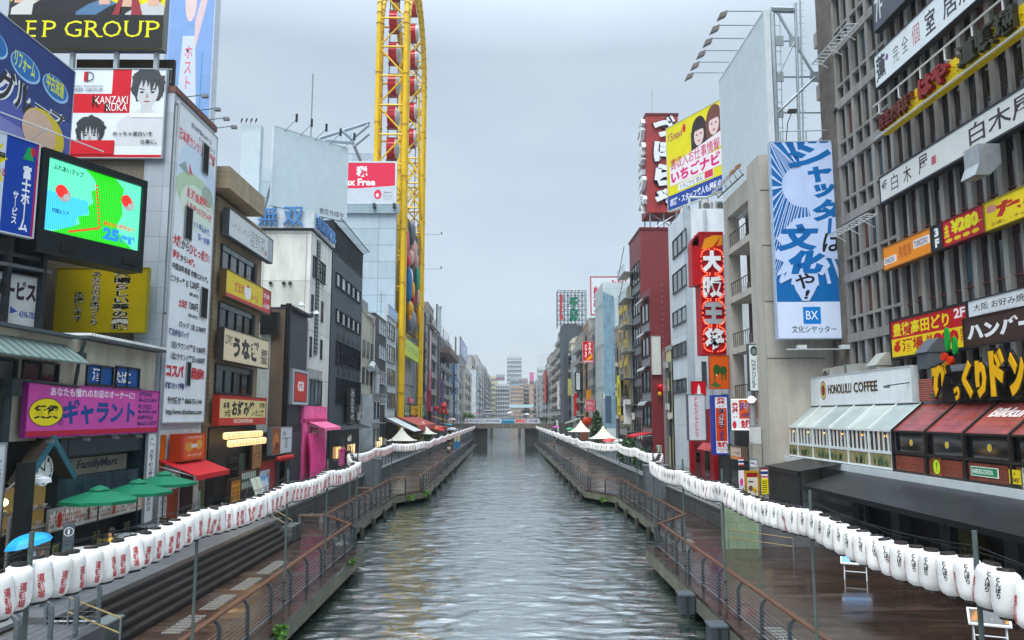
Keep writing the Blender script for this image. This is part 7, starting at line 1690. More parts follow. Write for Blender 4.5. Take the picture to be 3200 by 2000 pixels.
for ya, y0 in ((YA + 2.0, 69), (YB - 2.0, 40)):
    pl = PY(ya); k = 0; y = y0 - 99
    while y < 480:
        z = pl.hit(1205, y)[1]
        if gd0 is None:
            gd0 = thing('gondola', 'red drum-shaped gondola on the near run of the yellow wheel', 'gondola', (0, 0, 0), 'gondolas of the yellow oval wheel')
            b = MB(); n = 26; r = 1.68; xs = (-.75, .55)
            for i in range(n):
                a0, a1 = 2 * math.pi * i / n, 2 * math.pi * (i + 1) / n; rr2 = r * (1.0 if i % 2 else .93)
                b.hexa([(x, rq * math.cos(a), rq * math.sin(a)) for rq in (.3, rr2) for x, a in ((xs[0], a0), (xs[1], a0), (xs[1], a1), (xs[0], a1))], GRD)
            b.build('drum', gd0)
            b = MB(); q = []
            pr = [(1.66, .56), (1.6, .7), (1.35, .95), (.8, 1.13), (.01, 1.2)]
            vs = [(x, rr3 * math.cos(2 * math.pi * i / 24), rr3 * math.sin(2 * math.pi * i / 24)) for rr3, x in pr for i in range(24)]
            b.add(vs, [(j * 24 + i, j * 24 + (i + 1) % 24, (j + 1) * 24 + (i + 1) % 24, (j + 1) * 24 + i) for j in range(4) for i in range(24)], P('#b4bcc4', .15, .25, .8)); b.build('window_dome', gd0, smooth=True)
            b = MB(); pl2 = Pl((.56, 0, 0), (1, 0, 0)); nn = 28
            for i in range(nn):
                a0, a1 = 2 * math.pi * i / nn, 2 * math.pi * (i + 1) / nn
                b.hexa([pl2.pt(r_ * math.cos(a), r_ * math.sin(a), d) for d in (0, .1) for a, r_ in ((a0, 1.6), (a1, 1.6), (a1, 1.74), (a0, 1.74))], P('#d0b8ba', .4))
            b.build('rim', gd0)
            b = MB()
            for s_ in (-1, 1): b.box(-.9, .7, -.5, .5, s_ * 1.75 - .12, s_ * 1.75 + .12, GRM)
            b.build('carriage', gd0)
            gd0.location = (-18.3, ya, z)
        else:
            near = ya < YM_
            dup(gd0, (-18.3, ya, z), label='red drum-shaped gondola on the near run of the yellow wheel' if near else 'red drum-shaped gondola on the far run of the yellow wheel')
        y += 99.5 if ya < YM_ else 82
# struts to the roof
st_ = thing('wheel_strut', 'grey tubular struts bracing the wheel to the tower roof', 'strut', (-24, 117, 46)); SG = P('#8f9eaa', .4, .15)
for a, c in (((1000, 432), (1155, 382)), ((1098, 435), (1152, 390)), ((1104, 458), (1152, 418)), ((1070, 410), (1105, 438))): MB().tube(onY(*a, 117.2), onY(*c, 117.6), .28, SG, 8).build('tube', st_)
b = MB(); p0 = onY(1100, 440, 117.2)
b.tube(onY(1020, 440, 117.2), onY(1105, 446, 117.2), .3, SG, 6)
for i in range(7): b.tube(onY(1100 + i * 9, 480, 117.2), onY(1112 + i * 9, 505, 117.2), .08, SG, 4).tube(onY(1112 + i * 9, 480, 117.2), onY(1100 + i * 9, 505, 117.2), .08, SG, 4)
for y in (480, 505): b.tube(onY(1090, y, 117.2), onY(1160, y, 117.2), .1, SG, 5)
b.tube(onY(1098, 435, 117.2), onY(1130, 510, 117.2), .25, P('#5d6468'), 6)
for i in range(6): b.tube(onY(1018 + i * 16, 440, 117.2), onY(1018 + i * 16, 418, 117.2), .06, SG, 4)
b.build('truss', st_)
# plain bulging colour relief in place of the figure
rl_ = thing('relief_ornament', 'bulging multicoloured relief ornament set between the wheel legs', 'ornament', (-16.6, 135, 22))
def rel(px, py, rx, rz, c, nm, rel_y=None, sm=.3):
    Y = 133.5 + (px - 1288) * .35; p = onY(px, py, Y); k = Y / 2400
    MB().ball(p, rx * k, rx * k * 1.3, rz * k, P(c, sm, .12), 14, 10).build(nm, rl_, smooth=True)
for a in ((1287, 728, 13, 38, '#5b636c', 'grey_lobe'), (1271, 760, 9, 48, '#b8566a', 'pink_lobe'), (1290, 780, 15, 34, '#c29a94', 'beige_lobe'), (1297, 815, 12, 24, '#bd938e', 'beige_lobe'), (1284, 805, 11, 24, '#c8a098', 'beige_lobe'), (1273, 815, 10, 20, '#b82c3c', 'red_lobe'), (1303, 870, 9, 40, '#2f8a72', 'green_lobe'), (1276, 890, 13, 58, '#20608f', 'blue_lobe'), (1283, 866, 8, 26, '#c9d2d8', 'white_lobe'), (1290, 905, 7, 26, '#d8a020', 'yellow_lobe'), (1306, 930, 7, 26, '#c29a8a', 'beige_lobe'), (1280, 965, 13, 24, '#d09c1a', 'yellow_lobe'), (1291, 935, 6, 18, '#b02c34', 'red_lobe'), (1283, 1000, 19, 34, '#777d85', 'grey_lobe'), (1309, 985, 8, 32, '#d8a41c', 'yellow_lobe'), (1280, 990, 7, 14, '#d09c1a', 'yellow_lobe')): rel(*a)
MB().box(-17.2, -16.9, 124, 144, 21.5, 41, P('#4a4038', .6)).build('back_panel', rl_)
q = PX(-16.0); u0, z0, u1, z1 = q.rect(1262, 1052, 1108, 1307)
sign('banner_sign', 'lime yellow banner slung between the wheel legs', q, (u0, z0, u1, z1), [('t', 'ざくざく選び わくわく', .05, .3, .95, .7, '#3f5a34', {'b': .02})], '#b4c842', '#8a9a2a', depth=.3, off=.1)
q = PX(-16.4)
for xl, xr, lab in ((1252, 1272, 'green pharmacy sign at the near wheel leg'), (1304, 1321, 'green pharmacy sign at the far wheel leg')):
    u0, z0, u1, z1 = q.rect(xl, 1263, 1301, xr); sign('pharmacy_sign', lab, q, (u0, z0, u1, z1), [('t', '薬', .2, .45, .8, .95, '#d0b8b0', {'b': .04}), ('t', '有名', .2, .1, .8, .36, '#c9d2c4', {'b': .02})], '#186a50', '#124a38', depth=.3, off=.5)
u0, z0, u1, z1 = q.rect(1273, 1266, 1298, 1296); b = MB(); t = thing('store_emblem', 'yellow raised lettering block between the green pharmacy signs', 'sign', q.pt(u0, z0, .5))
MB().pb(q, u0 - 1, u1 + 1, z0 - .6, z1 + .3, .1, .4, P('#3a2c22')).build('panel', t); text(b, q, '安', u0, z0, (u0 + u1) / 2, z1, .6, P('#d8a81c'), .12, th=.19); text(b, q, '売', (u0 + u1) / 2, z0, u1, z1, .6, P('#d8a81c'), .12, th=.19); b.build('letter', t)
u0, z0, u1, z1 = q.rect(1262, 1242, 1258, 1278); sign('small_sign', 'pink red lettering sign on the store front under the banner', q, (u0, z0, u1, z1), [('t', '驚安', .08, .1, .92, .9, '#e0a0a8', {'b': .05})], '#b02c40', None, depth=.2, off=.8)
zq = PX(-16.4).hit(1212, 1304)[1]
awning('store_awning', 'long white lean-to awning in front of the store', PX(-16.4), 105.5, 114.5, zq, 4.0, zq - 1.9, '#c3c8c6', 0)
awning('store_awning', 'wide faded red awning in front of the store', PX(-16.4), 115, 141, zq + .2, 3.6, zq - 1.2, '#a8453e', .8)
front('shopfront', 'dark open store front under the faded red awning', PX(-16.38), 105.5, 141, zq, [('goods_display', .1, 0, .4, .5, '#5a2a26', .8), ('goods_display', .5, 0, .9, .45, '#6a5a3a', .9), ('pane', .3, .5, .6, .8, GLASS('#4a3a2c'))], '#241d1b')
# ---------------------------------------------------------------- blank slab and blank hoarding behind the white tower
SY = 69.0
MBp = P('#b4c1c7', .45, .08)
o = thing('blank_slab', 'blank pale grey rooftop sign box with tiny lamps on top', 'sign', (hx(785, SY), SY, 22)); q = PY(SY); z1 = q.hit(780, 390)[1]
MB().box(hx(752, SY, 490), hx(812, SY, 490), SY, SY + .8, wz + .01, z1, MBp).build('panel', o)
b = MB()
for px in (757, 772, 787, 802): b.tube((hx(px, SY, 390), SY - .3, z1), (hx(px, SY, 390), SY - .3, z1 + .35), .03, MET('#333'), 4).tube((hx(px, SY, 390), SY - .3, z1 + .2), (hx(px, SY, 390) + .1, SY - .3, z1 + .5), .07, MET('#333'), 5)
b.build('lamp_head', o)
HB = PR(hx(968, 76), 76, 47)
u0, u1 = HB.uat(852, 30), HB.uat(1084, 30); z1 = HB.hit(856, 393)[1]; z0 = HB.hit(848, 640)[1]
o = sign('blank_hoarding', 'broad blank pale grey hoarding on the roof behind the white tower', HB, (u0, z0, u1, z1), [('t', '意匠作成中', .62, .03, .96, .105, '#25292c', {'b': .01})], '#b9c6cc', '#c0cacf', depth=.35, off=0)
for i in range(5):
    u = u0 + (u1 - u0) * (.12 + .2 * i); MB().tube(HB.pt(u, z1 - .3, -.1), HB.pt(u + .8, z1 + 1.0, .9), .04, MET('#7d8a90'), 4).build('lamp_arm', o); q = HB.pt(u + .8, z1 + 1.0, .9); MB().tube(q - Zv * .3, q + Zv * .5, .13, MET('#2c3033'), 6).build('lamp_head', o)
MB().tube(HB.pt(u0 + 4.4, z1, -.5), HB.pt(u0 + 4.4, z1 + 7, -.5), .07, MET(), 5).build('mast', o)
b = MB()
for u in (u0 + 1, (u0 + u1) / 2, u1 - 1): b.pb(HB, u - .15, u + .15, 22.5, z1 - 1, -1.3, -1.0, MET('#8a969b')).tube(HB.pt(u, 23, -5), HB.pt(u, z1 - 3, -1.1), .12, MET('#8a969b'), 5)
b.build('support_frame', o)
# ================================================================== more distant rows
def farb(label, s, pn, pf, yt, col, rows=6, cols=3, X=16.5, style='w', dep=9, top=None, tile=None, name='far_building', wcol='#2a3236', sidew=0):
    """block on the canal line: pn, pf = picture columns of its near and far edges, yt = roof height at the near edge"""
    pl = PX(s * X)
    yn = X * 2400 / abs(1580 - pn); yf = X * 2400 / max(8, abs(1580 - pf))
    if s < 0: u0, u1 = yn, yf
    else: u0, u1 = -yf, -yn
    z1 = pl.hit(pn, yt)[1]
    m = tile or CON(col, .3)
    o = bld(name, label, pl, (u0 + .02, ZP, u1 - .02, z1), dep, m, z0=ZP if yn < 179 else ZP, parapet=(.5, P('#8c8c88', .6, .2)) if style != 'n' else None)
    H = z1 - 4.5
    if style in 'wb':
        wgrid(o, pl, (u0 + .4, 4.4, u1 - .4, z1 - .5), cols, rows, .62, .55, fc='#5a6064', sill=False)
    if style == 'b':
        for j in range(rows):
            z = 4.4 + (z1 - 4.9) / rows * j; MB().pb(pl, u0 + .3, u1 - .3, z - .1, z + .05, .002, 1.0, P('#a9a8a4', .6, .2)).pb(pl, u0 + .35, u1 - .35, z + .06, z + .95, .9, .96, P('#8f8f8b', .5, .3)).build('balcony', o)
    if style == 's':
        for i in range(cols):
            u = u0 + (u1 - u0) * (i + .5) / cols; w_ = (u1 - u0) / cols * .6
            win(o, pl, u - w_ / 2, 5, u + w_ / 2, z1 - 2, 1, max(2, rows), '#4a5054', random.choice(['#2a3236', '#566268']), sill=False)
    for j in range(sidew):     # narrow windows on the end wall that faces the viewer
        q = PY(yn if s < 0 else yn); x = s * (X + 1.2 + .0)
        z = 5 + (z1 - 7) * j / sidew; win(o, PY(yn + .02), x - .4, z, x + .4, z + 1.4, 1, 2, '#3a4044', wcol, sill=False)
    b = MB()
    for k in range(2):
        u = u0 + (u1 - u0) * random.uniform(.1, .9); b.tube(pl.pt(u, ZP, .15), pl.pt(u, z1 - random.uniform(0, 3), .15), .09, MET(random.choice(['#8a9095', '#3a3f42', '#b9bdb9'])), 5)
    for k in range(3):
        u = u0 + (u1 - u0) * random.uniform(.2, .8); z = random.uniform(5, z1 - 1.5); b.pb(pl, u - .4, u + .4, z, z + .6, .01, .4, P('#b4b5b0', .5, .2))
    b.build('wall_fitting', o)
    if top == 'tank':
        MB().lathe([(1.0, 1.2), (1.05, 2.6), (.6, 3.0)], pl.pt((u0 + u1) / 2, z1, -2), P('#b9bcb0'), 12).build('water_tank', o); t = MB()
        for dx in (-.7, .7):
            for dy in (-.7, .7): q = pl.pt((u0 + u1) / 2, z1, -2); t.tube(q + Vector((dx, dy, 0)), q + Vector((dx, dy, 1.3)), .08, MET(), 4)
        t.build('tank_leg', o)
    if top == 'house': MB().pb(pl, u0 + .5, (u0 + u1) / 2, z1 + .01, z1 + 2.6, -5, -1, P('#9a9c9a', .6, .2)).build('roof_house', o)
    if top == 'mast':
        t = MB(); q = pl.pt((u0 + u1) / 2, z1, -2); t.tube(q, q + Zv * 5, .07, MET(), 4).tube(q + Vector((-1, 0, 4)), q + Vector((1, 0, 4)), .05, MET(), 4); t.build('antenna', o)
    if top == 'frame':
        t = MB(); 
        for d in (-.2, -3):
            for u in (u0 + .3, (u0 + u1) / 2, u1 - .3): t.tube(pl.pt(u, z1, d), pl.pt(u, z1 + 3.4, d), .09, MET('#4a5054'), 4)
            for z in (1.2, 2.3, 3.4): t.tube(pl.pt(u0 + .3, z1 + z, d), pl.pt(u1 - .3, z1 + z, d), .07, MET('#4a5054'), 4)
        t.build('roof_frame', o)
    return o, pl, (u0, ZP, u1, z1)
def fs(label, pl, rc, bg, items=(), **k): return sign(k.pop('name', 'wall_sign'), label, pl, rc, items, bg, k.pop('frame', '#555'), depth=.3, off=k.pop('off', .6), **k)
W = -1
o, pl, r = farb('whitish block directly past the wheel with a water tank on top', W, 1321, 1334, 952, '#9d9690', 7, 2, top='tank')
fs('narrow pink and white vertical sign board past the yellow wheel', PX(-15.6), (151, 12, 155, 24), '#b9959f', [('r', 0, .0, 1, .35, '#b84a62')])
o, pl, r = farb('tall brownish-grey block with deep window recesses past the wheel', W, 1334, 1353, 946, '#a0948a', 7, 3, style='b', top='mast')
o, pl, r = farb('grey block with a tall blank sign frame on its roof', W, 1353, 1366, 1036, '#8f9092', 5, 2, top='frame')
fs('pale blank roof board above the grey block past the wheel', PX(-15.9), (r[0] + .5, r[3] + .6, r[2], r[3] + 6.5), '#a9b6b4', off=.2)
fs('black vertical strip sign with pale marks on the grey block', PX(-15.8), (r[0], 7, r[0] + 3, r[3] - 1), '#1d1f22', [('t', 'クラブ月光', .3, .1, .7, .9, '#a9adb0', {'v': True})])
o, pl, r = farb('dark block with steel roof frame and brown canopy before the bridge', W, 1366, 1404, 1042, '#65686a', 6, 4, style='b', top='frame')
MB().pb(pl, r[0] + 1, r[2] - 2, r[3] - 4.5, r[3] - 3, .01, 3, P('#6d5f58', .6)).build('canopy', o)
fs('white narrow board on the roof corner of the dark block', PX(-14.6), (r[2] - 4, r[3] - 2, r[2], r[3] + 3), '#b4bfc6', off=.2)
o, pl, r = farb('pale block with blue steel stair beyond the dark one', W, 1405, 1434, 1086, '#a9b9c0', 5, 4, top='house', X=16.3)
b = MB(); BS = P('#2a5a8c', .4)
for i in range(4): z = 8 + i * 4; b.tube(pl.pt(r[0] + 1, z, .6), pl.pt(r[0] + 12, z + 3.4, .6), .25, BS, 5).pb(pl, r[0] + 1, r[0] + 18, z + 3.4, z + 3.8, .3, 1.2, BS)
b.tube(pl.pt(r[0] + 9, ZP, .8), pl.pt(r[0] + 9, 24, .8), .3, BS, 5); b.build('steel_stair', o)
o, pl, r = farb('lavender-topped block with a round white roof sign', W, 1434, 1456, 1112, '#9fa6ae', 6, 3)
fs('lavender roof board with a white swirl', PX(-16.2), (r[0], r[3] + .6, r[2], r[3] + 7), '#8f97bb', [('e', .6, .5, .2, .3, '#c3c8d4'), ('e', .6, .5, .1, .15, '#8f97bb')], off=.2)
o, pl, r = farb('cream block with slit windows beyond the lavender roof board', W, 1452, 1474, 1148, '#b9b7a8', 5, 3, top='house', X=15.6, sidew=6)
o, pl, r = farb('grey-beige block with a boxy roof house', W, 1474, 1496, 1112, '#9c9a96', 7, 3, X=17)
fs('white roof board with a red character on the grey-beige block', PX(-16), (r[0] + 4, r[3] - 8, r[0] + 24, r[3] - 2), '#c4c9cb', [('t', 'さと', .25, .25, .75, .75, '#a8384a', {'b': .03})])
o, pl, r = farb('white hotel-like block with black vertical lettering', W, 1488, 1504, 1155, '#adb6ba', 7, 4, X=14.5)
fs('black vertical lettering board on the white block', PX(-14.2), (r[0] + 4, r[3] - 14, r[0] + 10, r[3] - 3), '#b4bcc0', [('t', '難波橋', .1, .05, .9, .95, '#23272a', {'v': True, 'b': .03})], frame=None, off=.2)
o, pl, r = farb('pinkish tall block with a dark cornice', W, 1496, 1516, 1120, '#a8a0a0', 9, 3, X=17.5, top='house')
o, pl, r = farb('white and charcoal striped apartment tower', W, 1514, 1531, 1142, '#a4adb3', 9, 3, X=17, style='b')
MB().pb(pl, r[0], r[0] + 14, 5, r[3] - 1, .01, .3, P('#3a4148')).build('charcoal_stripe', o)
o, pl, r = farb('slim cream block with signs near the second bridge', W, 1530, 1541, 1172, '#b3b0a4', 6, 3, X=17, style='b')
o, pl, r = farb('white balconied block, last of the row on the wheel bank', W, 1540, 1553, 1196, '#b9bfc2', 6, 4, X=15, style='b')
# far end
def endb(label, x0, x1, yt, Y, col, cols, rows, yb=1300, style='w', tile=None, d=20, name='distant_building', wc='#5a646a'):
    q = PY(Y); z1 = q.hit((x0 + x1) / 2, yt)[1]; a, c = hx(x0, Y), hx(x1, Y)
    o = thing(name, label, 'building', ((a + c) / 2, Y + d / 2, ZP)); MB().box(a, c, Y, Y + d, ZP, z1, tile or CON(col, .15)).build('wall', o)
    if cols:
        f = MB(); cw, ch = (c - a) / cols, (z1 - 6) / rows
        for i in range(cols):
            for j in range(rows):
                u, z = a + cw * (i + .15), 5 + ch * (j + .25); MB().pb(q, u, u + cw * .7, z, z + ch * .5, .01, .1, P(wc, .3, .2)).build('window', o)
        if style == 'b':
            for j in range(rows): z = 5 + ch * j; f.pb(q, a, c, z, z + ch * .16, .01, 1.2, P('#b4b9bc', .6))
            f.build('balcony_slab', o)
    return o, q, (a, c, z1)
o, q, t = endb('pale grid-fronted apartment tower far beyond the canal', 1584, 1630, 1113, 900, '#aeb4b8', 7, 14, style='b', wc='#808a92'); MB().box(t[0] + 3, t[1] - 3, 902, 912, t[2], t[2] + 4, P('#b0b5b8')).build('roof_house', o)
endb('grey slab block in front of the pale tower', 1594, 1626, 1181, 760, '#8f979f', 6, 6)
endb('brown rounded-balcony block beside the grey slab', 1624, 1650, 1182, 720, '#8d8082', 3, 7, style='b')
endb('beige hotel with a cream crown at the end of the canal', 1595, 1637, 1207, 620, '#a3907e', 9, 8, name='hotel_building')
o, q, t = endb('brown apartment block with white balconies beside the beige hotel', 1637, 1660, 1200, 640, '#8a7874', 3, 8, style='b')
endb('pale yellow slab at the edge of the brown apartments', 1660, 1672, 1205, 630, '#c9b57d', 0, 0)
o, q, t = endb('white pinkish block with a steel roof frame, on the wheel side of the end buildings', 1548, 1592, 1200, 700, '#b5b9ba', 6, 8, style='b')
o, q, t = endb('cream block with a lettered roof box far down the canal', 1534, 1556, 1176, 760, '#bdb68f', 4, 8)
o2 = sign('roof_sign', 'white roof box with red and black letters far down the canal', PY(690), (hx(1550, 690), PY(690).hit(1560, 1190)[1], hx(1577, 690), PY(690).hit(1560, 1170)[1]), [('t', 'BAVSA', .05, .1, .95, .6, '#6a2a3a', {'b': .04})], '#8f98a0', '#777', depth=1, off=0)
o2 = sign('roof_banner', 'pink vertical banner on a beige roof tower far down the canal', PY(610), (hx(1656, 610), PY(610).hit(1661, 1190)[1], hx(1668, 610), PY(610).hit(1661, 1164)[1]), [('t', 'ホテル', .3, .1, .7, .9, '#d8c0cc', {'v': True})], '#b04a7a', '#8a3a60', depth=1, off=0)
endb('beige stair tower below the pink banner', 1655, 1669, 1191, 612, '#a38c80', 0, 0)
o, q, t = endb('tall white block with a roof scaffold near the end of the cafe bank', 1681, 1712, 1147, 560, '#b5babb', 4, 9); b = MB()
for i in range(5): x = t[0] + (t[1] - t[0]) * i / 4; b.tube((x, 560, t[2]), (x, 560, t[2] + 9), .12, MET('#aab2b8'), 4)
for z in (3, 6, 9): b.tube((t[0], 560, t[2] + z), (t[1], 560, t[2] + z), .12, MET('#aab2b8'), 4)
b.build('scaffold', o)
V = 1
o, pl, r = farb('beige low block at the far end of the cafe bank', V, 1676, 1668, 1190, '#aaa79f', 6, 3, X=17, style='b')
o, pl, r = farb('grey slender block far along the cafe bank', V, 1694, 1678, 1178, '#99a0a2', 7, 3, X=17)
o, pl, r = farb('pale pink block far along the cafe bank', V, 1708, 1695, 1160, '#aba19c', 7, 3, X=17, style='b')
o, pl, r = farb('white block with a hanging red banner on the cafe bank', V, 1712, 1703, 1137, '#b0b6b6', 7, 2, X=16)
fs('bright red vertical banner far along the cafe bank', PX(15.4), (-r[0] * 0 - 300, 12, -285, 24), '#b83a20', frame='#7a2418')
o, pl, r = farb('beige block with tangled cables beyond the footbridge stairs', V, 1724, 1709, 1104, '#a89f90', 8, 3, top='mast')
o, pl, r = farb('brown narrow block beside the black tower', V, 1743, 1724, 1085, '#8f857a', 8, 3, style='b')
o, pl, r = farb('charcoal tower carrying a neon scaffold', V, 1764, 1744, 1018, '#3f464e', 9, 3, dep=10, style='b', tile=CON('#42494f', .25))
# front block of the charcoal tower and its neon frame
NY = 200.0
q = PY(NY); n0, n1, na, nb = hx(1742, NY, 960), hx(1832, NY, 960), q.hit(1790, 1012)[1], q.hit(1790, 908)[1]
MB().box(hx(1762, NY), hx(1806, NY), NY, NY + 12, ZP, na, CON('#454c54', .25)).build('front_wall', o)
ns = thing('neon_scaffold', 'open steel roof scaffold with red and green neon characters', 'sign', ((n0 + n1) / 2, NY, na)); b = MB(); sm = MET('#4a5358', .5)
for i in range(9):
    x = n0 + (n1 - n0) * i / 8; b.tube((x, NY, na - 1), (x, NY, nb), .1, sm, 4).tube((x, NY + 3, na - 1), (x, NY + 3, nb), .1, sm, 4)
for j in range(8):
    z = na + (nb - na) * j / 7
    for y in (NY, NY + 3): b.tube((n0, y, z), (n1, y, z), .09, sm, 4)
    if j < 7:
        for i in range(8): x0, x1 = n0 + (n1 - n0) * i / 8, n0 + (n1 - n0) * (i + 1) / 8; b.tube((x0, NY, z), (x1, NY, z + (nb - na) / 7), .05, sm, 4) if (i + j) % 2 else b.tube((x1, NY, z), (x0, NY, z + (nb - na) / 7), .05, sm, 4)
b.build('lattice', ns)
b = MB(); text(b, q, '喜多福', n0 + .4, na + 1, n0 + 1.7, nb - 1, .3, P('#a8343a'), .06, True, th=.3); b.build('letter', ns)
b = MB(); text(b, q, '千房', n0 + 3, na + .5, n0 + 5.4, nb - 1.6, .3, P('#17654c'), .08, True, th=.3); b.build('letter', ns)
o, pl, r = farb('cream arch-topped building with a curved roof', V, 1786, 1768, 1075, '#b8b29f', 6, 2, dep=6)
b = MB(); q = PY(r[2] * -1 - .0); x0, x1 = 16.5, 20.5; n = 14
b.poly(PY(-r[2] - .05), [(x0 + 2 + 2.2 * math.cos(math.pi * i / n), r[3] + .4 + 1.6 * math.sin(math.pi * i / n)) for i in range(n + 1)], -6, 0, CON('#b8b29f')); b.build('arched_roof', o)
o, pl, r = farb('windowless pale grey block with a downpipe', V, 1800, 1778, 1084, '#a4aeb3', 6, 1, style='n', top='house')
o, pl, r = farb('beige narrow building behind the red vertical drugstore sign', V, 1824, 1801, 1040, '#aca392', 7, 3, style='b')
o, pl, r = farb('orange-brown tiled building with grid windows', V, 1838, 1824, 1010, '#8f6a4e', 7, 2, tile=TILE('#96704f', '#6a4e38', .5, .3, 'y', .2))
o, pl, r = farb('grey-beige building with large gridded windows', V, 1862, 1839, 1022, '#9f9c97', 6, 3, top='house')
q = PY(139.0)
sign('drugstore_sign', 'red drugstore blade sign with white katakana over the orange-brown building', q, (hx(1824, 139), q.hit(1840, 1132)[1], hx(1856, 139), q.hit(1840, 1067)[1]), [('t', 'ツルハ', .52, .38, .85, .95, '#dfe2e4', {'v': True, 'b': .06}), ('t', 'ドラッグ', .15, .22, .42, .85, '#dfe2e4', {'v': True, 'b': .05}), ('p', [(.3, .12), (.7, .32), (.95, .38), (.9, .2), (.5, .1)], '#d8a030'), ('r', .05, .02, .95, .08, '#d0b0b4')], '#b81824', '#c9a0a4', depth=.5, off=0)
sign('shop_board', 'faded red board with pale lettering on the grey-beige building', PY(141), (hx(1832, 141), PY(141).hit(1845, 1285)[1], hx(1859, 141), PY(141).hit(1845, 1248)[1]), [('t', 'やまちゃん', .08, .45, .92, .85, '#d0b0b4', {'b': .03}), ('t', '居酒屋', .25, .1, .75, .35, '#d0b0b4')], '#a84a54', '#c0a8aa', depth=.4, off=0)
sign('vertical_sign', 'black and white vertical hanging sign before the red faded board', PY(150), (hx(1800, 150), PY(150).hit(1810, 1220)[1], hx(1822, 150), PY(150).hit(1810, 1163)[1]), [('r', .1, .04, .6, .96, '#b9c4c8'), ('t', 'ギャラリー', .22, .08, .48, .92, '#23282b', {'v': True, 'b': .02})], '#16191c', '#16191c', depth=1.0, off=0)
# sheeted building
TY = 128.5
q = PY(TY); tz1 = q.hit(1900, 912)[1]; tz0 = q.hit(1900, 1337)[1]
tb = thing('sheeted_building', 'building wrapped in grey-blue scaffolding sheets', 'building', (19, 134, ZP)); MB().box(16.45, 26, TY, 140, ZP, PX(16.5).hit(1886, 880)[1], TILE('#aab8bc', '#8796a0', 1.9, 1.9, 'y', .12, .5, .03)).build('wall', tb)
b = MB(); nu, nzz = 26, 34; xa, xb_ = 16.4, hx(1922, TY)
vv = [(xa + (xb_ - xa) * i / nu, TY - .35 + .16 * noise.noise(Vector((i * .35, j * .22, 3))) + .08 * noise.noise(Vector((i * .9, j * .1, 7))), tz0 + (tz1 - tz0) * j / nzz - (.9 * i / nu if j == nzz else 0)) for j in range(nzz + 1) for i in range(nu + 1)]
b.add(vv, [(j * (nu + 1) + i, j * (nu + 1) + i + 1, (j + 1) * (nu + 1) + i + 1, (j + 1) * (nu + 1) + i) for j in range(nzz) for i in range(nu)], P('#7390a0', .55, .3, 1.0)); b.build('sheeting', tb, smooth=True, fix=False)
MB().box(xa, xb_, TY - .4, TY - .02, ZP, tz0 - .05, P('#b9c2c6', .5, .1)).build('hoarding', tb)
for z in (12, 19, 26): MB().tube((16.3, TY - .3, z), (16.3, 140, z), .05, MET(), 4).build('scaffold_pipe', tb)
q = PY(152.0); 
cb2 = sign('crab_billboard', 'white rooftop billboard with a red border and red kana behind the sheeting', q, (hx(1845, 152, 920), q.hit(1900, 985)[1], hx(1958, 152, 920), q.hit(1900, 864)[1]), [('r', 0, 0, 1, .03, '#a8283a'), ('r', 0, .97, 1, 1, '#a8283a'), ('r', 0, 0, .03, 1, '#a8283a'), ('r', .97, 0, 1, 1, '#a8283a'), ('t', 'かに', .55, .55, .93, .92, '#b02434', {'b': .07}), ('t', '道楽', .08, .1, .2, .75, '#b02434', {'v': True, 'b': .05})], '#c3ccd2', '#b9c0c4', depth=.6, off=0)
MB().box(hx(1845, 152), hx(1958, 152), 152.7, 160, ZP, q.hit(1900, 992)[1], CON('#9a9a96')).build('building_below', cb2)
# dark glass strip, yellow building, stair shafts
o, pl, r = farb('narrow dark glass building beside the sheeted one', V, 1935, 1922, 1024, '#4f5559', 6, 2, style='s', tile=P('#8a7f72', .5, .2))
o, pl, r = farb('tall yellow building with small windows', V, 1962, 1936, 938, '#b59a4a', 7, 3, tile=CON('#bfa452', .22), top='house', sidew=0)
q = PY(r[2] * -1)
for j in range(6): z = 6 + j * 3.1; win(o, q, 17.0, z, 17.7, z + 1.3, 1, 1, '#6a5a30', '#3a3020', sill=True)
sign('bar_sign', 'bright yellow sign with a dark print on the yellow building', PX(15.6), (-106.5, 7.2, -103, 12.6), [('e', .5, .6, .22, .2, '#5a5420'), ('t', 'OTTO', .15, .06, .85, .22, '#5a2a1c', {'b': .05})], '#d8ce22', '#26241c', depth=.35, off=.2)
front('shopfront', 'black shop front with white name below the yellow building', PX(16.3), -111, -102.3, 5.6, [('pane', .1, .05, .5, .5, GLASS('#2a2622')), ('name_board', .15, .7, .85, .92, '#8f9290')], '#1b1b1c')
o, pl, r = farb('cream sliver of building with metal stair landings before the red one', V, 1988, 1963, 868, '#b0a98f', 1, 1, style='n', top='mast')
b = MB()
for j in range(7):
    z = 5 + j * 3.4; b.pb(pl, r[0] + .2, r[2] - .1, z, z + .12, .01, 1.3, MET('#8d9396')); b.tube(pl.pt(r[0] + .2, z + .1, 1.2), pl.pt(r[2] - .2, z + 3.4, 1.2), .06, MET('#8d9396'), 4)
    for i in range(9): u = r[0] + .2 + (r[2] - r[0] - .3) * i / 8; b.tube(pl.pt(u, z + .12, 1.25), pl.pt(u, z + 1.1, 1.25), .025, MET('#a9afb2'), 4)
    b.tube(pl.pt(r[0] + .2, z + 1.1, 1.25), pl.pt(r[2] - .1, z + 1.1, 1.25), .04, MET('#a9afb2'), 4)
b.build('stair_landing', o)
o, pl, r = farb('narrow cream building between red and white ones with a caged ladder', V, 2104, 2082, 1090, '#bdb58f', 3, 1, style='w')
b = MB()
for dx in (0, .6): b.tube(pl.pt(r[0] + 1 + dx, ZP, .5), pl.pt(r[0] + 1 + dx, r[3], .5), .04, MET('#a9b0b4'), 4)
for i in range(30): b.tube(pl.pt(r[0] + 1, 3 + i * .6, .5), pl.pt(r[0] + 1.6, 3 + i * .6, .5), .025, MET('#a9b0b4'), 4)
